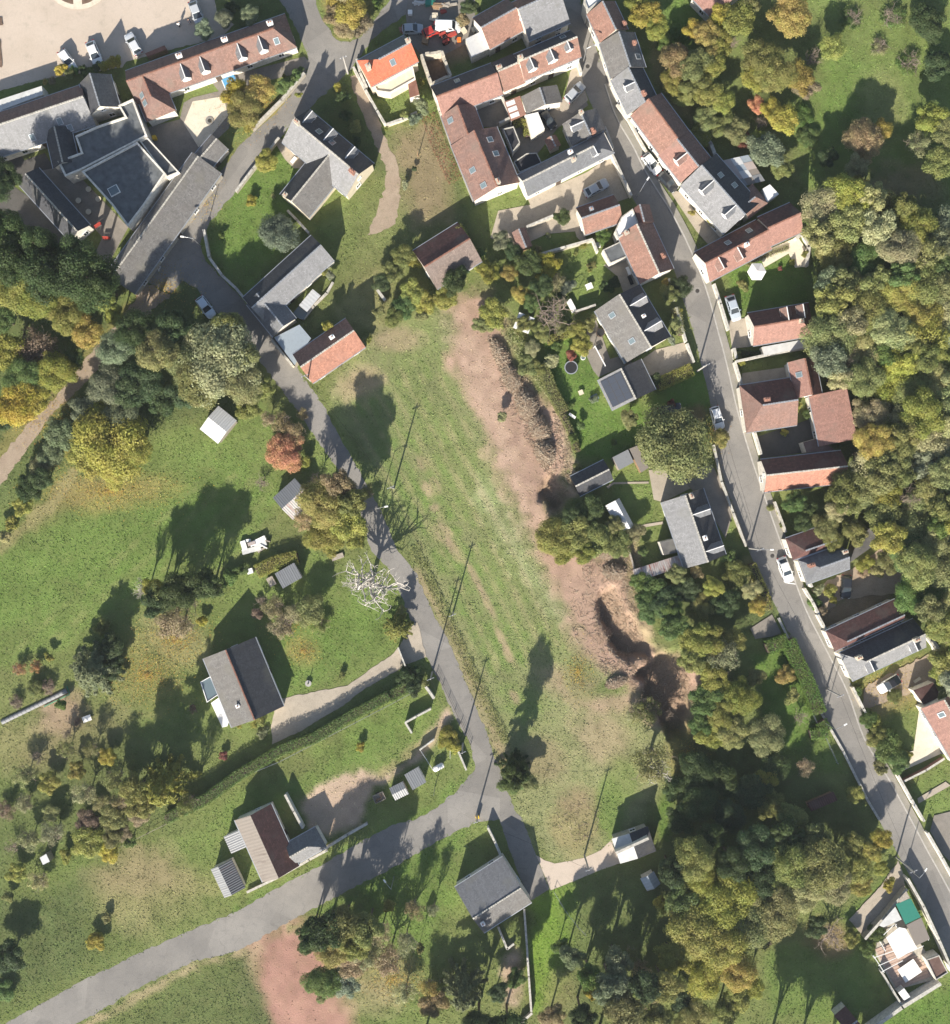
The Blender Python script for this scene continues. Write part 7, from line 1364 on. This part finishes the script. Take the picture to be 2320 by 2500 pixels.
# ------------------------------------------------------------------ garden things and odds and ends
def thing(name, p, label, cat, t=None, rz=0.0, group=None): x, y = G(*T(t, p)); o = empty(name, x, y, rz, .02); tag(o, label, cat, group); return o
def table(p, r, label, t, mat='wood_grey'):
    o = thing('round_table', p, label, 'table', t); mb = MB(); mb.disc(0, 0, .70, .75, r, 18); mb.build('table_top', mat, o); mb = MB(); mb.tube((0, 0, 0), (0, 0, .7), .06, .06, 8); mb.box(0, 0, .03, .6, .6, .05); mb.build('leg', 'iron', o)
for p, l in (((700, 1480), 'upper right round cafe table on the brown terrace'), ((622, 1568), 'left round cafe table on the brown terrace'), ((776, 1556), 'right round cafe table below the square skylight roof'), ((700, 1655), 'lowest round cafe table on the brown terrace')): table(p, .48, l, (0, 0), 'wall_cream')
for p, a, l in (((770, 165), .6, 'upper red bench on the brown terrace'), ((835, 265), 0, 'lower red bench on the brown terrace')):
    o = thing('bench', p, l, 'bench', (0, 1), a); mb = MB(); mb.box(0, 0, .42, 1.3, .38, .06); mb.build('seat', 'red_paint', o); mb = MB(); mb.box(0, .2, .7, 1.3, .05, .4); mb.build('backrest', 'red_paint', o)
    for s_ in (-1, 1): mb = MB(); mb.box(s_ * .55, 0, .2, .06, .36, .4); mb.build('leg', 'iron', o)
o = thing('parasol', (320, 540), 'white hexagonal parasol on the lawn', 'parasol', (3, 1)); LAND.append(('the white parasol', *T((3, 1), (320, 540)))); mb = MB()
for k in range(6):
    a, b_ = k * math.pi / 3, (k + 1) * math.pi / 3; mb.poly([(0, 0, 2.75), (1.6 * math.cos(a), 1.6 * math.sin(a), 2.2), (1.6 * math.cos(b_), 1.6 * math.sin(b_), 2.2)]); mb.poly([(1.6 * math.cos(a), 1.6 * math.sin(a), 2.2), (1.6 * math.cos(a), 1.6 * math.sin(a), 2.02), (1.6 * math.cos(b_), 1.6 * math.sin(b_), 2.02), (1.6 * math.cos(b_), 1.6 * math.sin(b_), 2.2)])
mb.build('canopy', 'cloth_white', o); mb = MB(); mb.tube((0, 0, 0), (0, 0, 2.8), .03, .03, 8); mb.disc(0, 0, 0, .1, .3); mb.build('pole', 'steel', o)
for k in range(6): mb = MB(); a = k * math.pi / 3; mb.tube((0, 0, 2.68), (1.55 * math.cos(a), 1.55 * math.sin(a), 2.16), .015, .015, 4); mb.build('rib', 'steel', o)
def trampoline(p, r, label, t):
    o = thing('trampoline', p, label, 'trampoline', t); mb = MB(); mb.disc(0, 0, .72, .75, r * .86, 28); mb.build('mat', 'rubber', o); mb = MB()
    for k in range(28): a, b_ = k * 2 * math.pi / 28, (k + 1) * 2 * math.pi / 28; mb.prism([(r * .86 * math.cos(a), r * .86 * math.sin(a)), (r * math.cos(a), r * math.sin(a)), (r * math.cos(b_), r * math.sin(b_)), (r * .86 * math.cos(b_), r * .86 * math.sin(b_))], .74, .79)
    mb.build('pad', 'zinc', o)
    for k in range(6): a = k * math.pi / 3; mb = MB(); mb.tube((r * .93 * math.cos(a), r * .93 * math.sin(a), 0), (r * .93 * math.cos(a), r * .93 * math.sin(a), .74), .03, .03, 6); mb.build('leg', 'steel', o)
trampoline((745, 1270), 1.15, 'round trampoline with grey pad on the small lawn', (2, 1))
o = thing('hot_tub', (972, 998), 'round dark tub beside the slate villa', 'tub', (2, 1)); mb = MB(); mb.disc(0, 0, 0, .85, .72, 20); mb.build('shell', 'wood_dark', o); mb = MB(); mb.disc(0, 0, .851, .9, .62, 20); mb.build('cover', 'rubber', o)
o = thing('paddling_pool', (840, 1190), 'small round pale pool beside the red shrub', 'pool', (2, 1)); mb = MB(); mb.disc(0, 0, 0, .3, .42, 18); mb.build('rim', 'white_paint', o); mb = MB(); mb.disc(0, 0, .301, .31, .34, 18); mb.build('water', 'glass_pale', o)
def slab_thing(name, p, label, cat, sx, sy, h, rz, mat, t=None, legs=True, top=.06):
    o = thing(name, p, label, cat, t, rz); mb = MB(); mb.box(0, 0, h - top / 2, sx, sy, top); mb.build('top', mat, o)
    for a in (-1, 1):
        for b_ in (-1, 1): mb = MB(); mb.box(a * (sx / 2 - .08), b_ * (sy / 2 - .08), (h - top) / 2, .08, .08, h - top); mb.build('leg', mat, o)
slab_thing('garden_table', (748, 792), 'long white table on the round lawn', 'table', 2.3, .95, .75, math.radians(-62), 'white_paint', (2, 1)); slab_thing('garden_table', (885, 640), 'white round-cornered table alone on the lawn', 'table', 1.15, 1.0, .75, .4, 'white_paint', (2, 1)); slab_thing('bench', (1430, 1365), 'pale bench in the garden below the long lean-to', 'bench', 1.5, .5, .45, -.9, 'white_paint', (2, 2)); slab_thing('bench', (755, 50), 'pale garden bench on the dark lawn', 'bench', 1.3, .45, .45, -.6, 'white_paint', (2, 2)); slab_thing('bench', (440, 1250), 'white bench on the farmhouse patio', 'bench', 1.2, .6, .45, .9, 'white_paint', (1, 0)); slab_thing('bench', (1585, 508), 'pale stone bench right of the convertible', 'bench', 1.3, .5, .45, .6, 'wall_cream', (3, 3)); slab_thing('table', (1190, 520), 'narrow white table on the patio of the long red house', 'table', 1.4, .55, .75, -1.2, 'white_paint', (2, 1)); slab_thing('lounger', (1208, 590), 'dark lounger on the patio of the long red house', 'lounger', 1.6, .6, .35, -1.2, 'rubber', (2, 1)); slab_thing('pergola_beam', (962, 1190), 'long white beam on posts over the villa terrace', 'pergola', 3.9, .18, 2.3, math.radians(-62), 'white_paint', (2, 1)); slab_thing('cold_frame', (928, 1502), 'glazed cold frame beside the solar garage', 'cold frame', 1.3, 1.0, .5, .5, 'glass_pale', (2, 1)); slab_thing('chair', (960, 1110), 'dark seat on the villa terrace', 'seat', .9, .9, .5, .5, 'rubber', (2, 1)); slab_thing('planter', (822, 1462), 'pale square planter beside the trampoline lawn', 'planter', .8, .8, .5, .4, 'wall_cream', (2, 1)); slab_thing('pallet_rack', (682, 808), 'white slatted rack on the grass beside the row of cloches', 'rack', 1.5, 1.0, .4, .35, 'white_paint', (0, 3))
o = thing('gas_tank', (1565, 1182), 'white cylindrical gas tank in the pen at the road corner', 'tank', (1, 3), math.radians(28)); mb = MB(); mb.tube((-.8, 0, .75), (.8, 0, .75), .48, .48, 16); mb.tube((.8, 0, .75), (1.0, 0, .75), .48, .22, 16); mb.tube((-.8, 0, .75), (-1.0, 0, .75), .48, .22, 16); mb.build('shell', 'white_paint', o, True); mb = MB(); mb.disc(0, 0, 1.2, 1.35, .16, 10); mb.build('valve_cover', 'steel', o)
for s_ in (-.55, .55): mb = MB(); mb.box(s_, 0, .18, .15, .8, .36); mb.build('foot', 'concrete', o)
def crate(name, p, label, cat, sx, sy, sz, mat, t=None, rz=0., lid=None):
    o = thing(name, p, label, cat, t, rz); mb = MB(); mb.box(0, 0, sz * .45, sx, sy, sz * .9, taper=1.03); mb.build('body', mat, o); mb = MB(); mb.box(0, 0, sz * .95 + .002, sx * 1.06, sy * 1.06, sz * .1); mb.build('lid', lid or mat, o)
for a in (('letter_box', (1166, 1992), 'small bright yellow box at the lower road junction', 'post box', .55, .45, 1.1, 'yellow_paint', None, .4), ('barrel', (1725, 320, ), 'orange barrel right of the red tractor', 'barrel', .6, .6, .9, 'orange_paint', (1, 0)), ('wheelie_bin', (1395, 610), 'yellow lidded bin', 'bin', .6, .6, 1.1, 'green_plastic', None) , ('crate', (1470, 255), 'red crate left of the small red car', 'crate', .8, .8, .8, 'red_paint', (1, 0)), ('crate', (1760, 245), 'pale crate right of the white van', 'crate', .8, .9, .6, 'wall_cream', (1, 0), .6), ('crate', (1285, 235), 'rusty crate at the left of the forecourt', 'crate', 1.1, .7, .6, 'brick', (1, 0), .2), ('barrel', (1345, 110), 'white drum at the top of the forecourt', 'barrel', .7, .7, .9, 'white_paint', (1, 0)), ('compost_box', (1465, 312), 'wood stack below the red car', 'wood stack', 1.0, 1.7, .9, 'wood', (1, 0), -.2), ('crate', (1840, 235), 'pale sack beside the blue roofed shed', 'sack', .8, .8, .5, 'wall_cream', (1, 0), .4)):
    if a[0] == 'wheelie_bin': a = ('wheelie_bin', (1212, 1082), 'yellow lidded bin in the shaded yard below the tiled wing', 'bin', .6, .6, 1.1, 'yellow_paint', (0, 0), .3)
    crate(*a)
crate('bin', (955, 320), 'pale bin in the corner behind the grey annex', 'bin', .8, .7, .9, 'flat_pale', (2, 1)); crate('water_tank', (105, 1255), 'white water tank at the left end of the short hedge', 'tank', .95, .85, 1.0, 'white_paint', (1, 2), .3); crate('water_tank', (187, 1212), 'smaller white drum beside the short hedge', 'drum', .65, .65, .9, 'white_paint', (1, 2)); crate('pallet_stack', (268, 1335), 'wooden pallets beside the grey corrugated shed', 'pallets', 1.1, 1.5, .7, 'wood_grey', (1, 2), .5); crate('pallet_stack', (780, 1145), 'pale pallets under the large golden tree', 'pallets', 2.0, .8, .3, 'wood_grey', (1, 2), .35); crate('planter', (275, 1330), 'white box on the dark flat courtyard roof edge', 'planter', .9, 1.0, 1.0, 'white_paint', (2, 0), .4); crate('table', (405, 1318), 'cream box in the courtyard beside the hipped house', 'box', .6, .9, .7, 'wall_cream', (2, 0), .2)
# white rubble and sheets on the meadow
o = thing('rubble_heap', (140, 1050), 'heap of white boards and sheets on the meadow', 'rubble heap', (1, 2)); LAND.append(('the white rubble heap', *T((1, 2), (140, 1050))))
for k, (dx, dy, sx, sy, h, a, mt) in enumerate([(-1.9, -.1, .9, 1.6, .6, .3, 'white_paint'), (-.6, -.9, 3.4, .9, .5, .25, 'flat_pale'), (.5, .6, 3.0, .8, .75, .45, 'white_paint'), (-.5, .2, 1.4, .6, .85, .3, 'metal_rust'), (.9, .1, 2.2, 1.0, .55, .3, 'flat_pale'), (1.2, -.8, 1.8, .3, .45, .6, 'wood_grey'), (-1.2, .7, .9, .5, .4, .1, 'white_paint'), (1.9, .7, 1.5, .18, .6, -.3, 'wood_grey'), (1.5, -.3, 1.4, .2, .7, -.5, 'white_paint')]):
    mb = MB(); mb.box(dx, dy, h / 2, sx, sy, h, a, taper=.96); mb.build('board', mt, o)
o = thing('trailer', (1105, 1415), 'junk filled cart beside the paired corrugated sheds', 'cart', (1, 3), .45); mb = MB(); mb.box(0, 0, .5, 1.9, 1.3, .1)
for s_ in (-1, 1): mb.box(0, s_ * .65, .75, 1.9, .06, .5); mb.box(s_ * .95, 0, .75, .06, 1.24, .5)
mb.build('bed', 'wood_grey', o); mb = MB(); mb.tube((-.9, .1, .5), (-2.0, .1, .35), .05, .05, 6); mb.build('drawbar', 'iron', o)
for s_ in (-1, 1): mb = MB(); mb.tube((0, s_ * .72 - .08, .33), (0, s_ * .72 + .08, .33), .33, .33, 12); mb.build('wheel', 'rubber', o)
mb = MB()
for k in range(7): mb.box(RNG.uniform(-.7, .7), RNG.uniform(-.4, .4), .8, RNG.uniform(.3, .8), .15, .3, RNG.uniform(0, 3))
mb.build('junk', 'wood', o)
# junk round the forecourt
for k, (x, y, sx, sy, h, mt, l, c) in enumerate([(1420, 30, 3.0, .8, .5, 'flat_pale', 'pale planks stacked at the top edge of the forecourt', 'planks'), (1560, 60, 2.2, 1.4, .6, 'wood', 'brown timber heap at the top of the forecourt', 'timber heap'), (1640, 50, 2.6, 1.0, .5, 'wood_grey', 'grey timber heap above the white van', 'timber heap'), (1500, 20, 1.4, 2.2, .7, 'sheet_green', 'green sheeted stack at the top of the forecourt', 'stack'), (1600, 90, 1.0, .8, .5, 'red_paint', 'red metal scrap above the white van', 'scrap'), (1525, 130, 1.5, 1.6, .5, 'wall_cream', 'pale sandbag heap left of the white van', 'sandbags')]):
    o = thing('scrap_heap', (x, y), l, c, (1, 0))
    for q in range(6): mb = MB(); mb.box(RNG.uniform(-.25, .25) * sx, RNG.uniform(-.3, .3) * sy, h * (.2 + .13 * q), sx * RNG.uniform(.5, .95), sy * RNG.uniform(.2, .5), h * .25, RNG.uniform(-.5, .5)); mb.build('piece', mt, o)
# blue tarpaulin, cloches, tyres, dish, rubble in ruin
o = thing('pool_cover', (1792, 640), 'bright blue pool cover beside the big yellow tree', 'pool cover', (0, 0), .4); mb = MB(); mb.box(0, 0, .3, 2.3, 1.6, .5, taper=.94); mb.build('cover', 'tarp_blue', o); mb = MB(); mb.box(0, 0, .1, 2.5, 1.8, .2); mb.build('frame', 'white_paint', o)
o = thing('cloche_row', (270, 715), 'long low row of grey cloches with green netting in the kitchen garden', 'cloche row', (0, 3), math.radians(26)); LAND.append(('the row of cloches', *T((0, 3), (270, 715))))
for k in range(16):
    mb = MB(); x = -6.2 + k * .78
    for q in range(6): a, b_ = math.pi * q / 6, math.pi * (q + 1) / 6; mb.poly([(x, .42 * math.cos(a), .36 * math.sin(a)), (x + .72, .42 * math.cos(a), .36 * math.sin(a)), (x + .72, .42 * math.cos(b_), .36 * math.sin(b_)), (x, .42 * math.cos(b_), .36 * math.sin(b_))])
    mb.build('cloche', 'metal_grey', o)
mb = MB(); mb.tube((1.5, -.75, .15), (6.4, -.75, .15), .07, .07, 5); mb.tube((6.4, -.75, .15), (6.5, .7, .15), .07, .07, 5); mb.build('netting', 'green_plastic', o)
for p, l in (((1530, 1430), 'left tyre in the thicket garden'), ((1585, 1415), 'right tyre in the thicket garden')):
    o = thing('tyre', p, l, 'tyre', (2, 2)); mb = MB(); n = 18
    for k in range(n):
        a, b_ = k * 2 * math.pi / n, (k + 1) * 2 * math.pi / n
        for (r0, z0), (r1, z1) in (((.35, .05), (.35, .28)), ((.35, .28), (.6, .3)), ((.6, .3), (.66, .15)), ((.66, .15), (.6, 0))): mb.poly([(r0 * math.cos(a), r0 * math.sin(a), z0), (r0 * math.cos(b_), r0 * math.sin(b_), z0), (r1 * math.cos(b_), r1 * math.sin(b_), z1), (r1 * math.cos(a), r1 * math.sin(a), z1)])
    mb.build('tread', 'rubber', o)
o = thing('stone_bowl', (553, 535), 'round grey stone bowl on the bungalow lawn', 'bowl', (1, 3)); mb = MB(); mb.disc(0, 0, 0, .4, .42, 16, r1=.55); mb.build('bowl', 'concrete', o); mb = MB(); mb.tube((0, 0, .4), (0, 0, 1.5), .12, .05, 8); mb.build('spout', 'wall_stone', o)
# manhole covers and painted marks
for p, t, l in (((1730, 670), (2, 1), 'manhole cover on the upper street'), ((465, 1137), (3, 2), 'manhole cover on the street beside the slate cottage'), ((876, 516), (2, 0), 'manhole cover near the three dormered end house'), ((1633, 940), (0, 0), 'drain cover in the bright courtyard')):
    x, y = G(*T(t, p)); o = empty('manhole_cover', x, y, 0, .10 if t == (0, 0) else ZL[0] * 0 + .02); tag(o, l, 'manhole cover', 'manhole covers'); mb = MB(); n = 24; z_ = .02
    for k in range(n): a, b_ = k * 2 * math.pi / n, (k + 1) * 2 * math.pi / n; mb.prism([(.36 * math.cos(a), .36 * math.sin(a)), (.72 * math.cos(a), .72 * math.sin(a)), (.72 * math.cos(b_), .72 * math.sin(b_)), (.36 * math.cos(b_), .36 * math.sin(b_))], -.01, z_)
    mb.build('collar', 'asphalt_pale', o); mb = MB(); mb.disc(0, 0, -.01, .026, .34, 20); mb.build('lid', 'iron', o)
def mark(P, w, label, t, z=.045):
    mb = MB()
    for a, b_ in zip(P, P[1:]):
        p, q = Vector(G(*T(t, a))), Vector(G(*T(t, b_))); d = (q - p); m_ = (p + q) / 2; mb.box(m_.x, m_.y, z, d.length + w, w, .006, math.atan2(d.y, d.x))
    tag(mb.build('road_marking', 'white_paint'), label, kind='structure')
mark([(512, 1232), (560, 1345), (650, 1358)], .14, 'white painted lines of the parking bay', (3, 2)); mark([(1228, 480), (1250, 480), (1237, 515), (1228, 482)], .16, 'small white give way triangle painted on the lane', (0, 1), .06)

# ------------------------------------------------------------------ thin autumn haze between the ground and the drone
m = bpy.data.materials.new('haze'); m.use_nodes = True; nt = m.node_tree; nt.nodes.clear()
pv_ = nt.nodes.new('ShaderNodeVolumePrincipled'); pv_.inputs['Color'].default_value = (0.86, 0.92, 1.0, 1); pv_.inputs['Density'].default_value = HAZE; pv_.inputs['Anisotropy'].default_value = 0.1
mo_ = nt.nodes.new('ShaderNodeOutputMaterial'); nt.links.new(pv_.outputs['Volume'], mo_.inputs['Volume']); MATS['haze'] = m
mb = MB(); mb.box(0, 0, (CAMH + 3 - 5) / 2, 12000, 12000, CAMH + 3 + 5); tag(mb.build('haze', 'haze'), 'thin pale haze over the whole place', 'haze', kind='stuff')

# ------------------------------------------------------------------ labels that point at the nearest landmark
ORD = ['nearest', 'second', 'third', 'fourth', 'fifth', 'sixth', 'seventh', 'eighth', 'ninth', 'tenth', 'eleventh', 'twelfth']
buck = {}
for o, desc, cat, x, y in PEND:
    ph, lx, ly = min(LAND, key=lambda q: math.hypot(q[1] - x, q[2] - y)); dx, dy = x - lx, y - ly; d = math.hypot(dx, dy)
    v = 'above' if dy < 0 else 'below'; hdir = 'right of' if dx > 0 else 'left of'
    rel = v if abs(dy) > 2.2 * abs(dx) else (hdir if abs(dx) > 2.2 * abs(dy) else f'{v}-{hdir}')
    buck.setdefault((desc, cat, rel, ph), []).append((d, o))
for (desc, cat, rel, ph), L_ in buck.items():
    L_.sort(key=lambda q: q[0])
    for k, (d, o) in enumerate(L_):
        o['label'] = f'{desc} {rel} {ph}' if len(L_) == 1 else f'{ORD[min(k, 11)]}{"" if k == 0 else " nearest"} {desc} {rel} {ph}'; o['category'] = cat
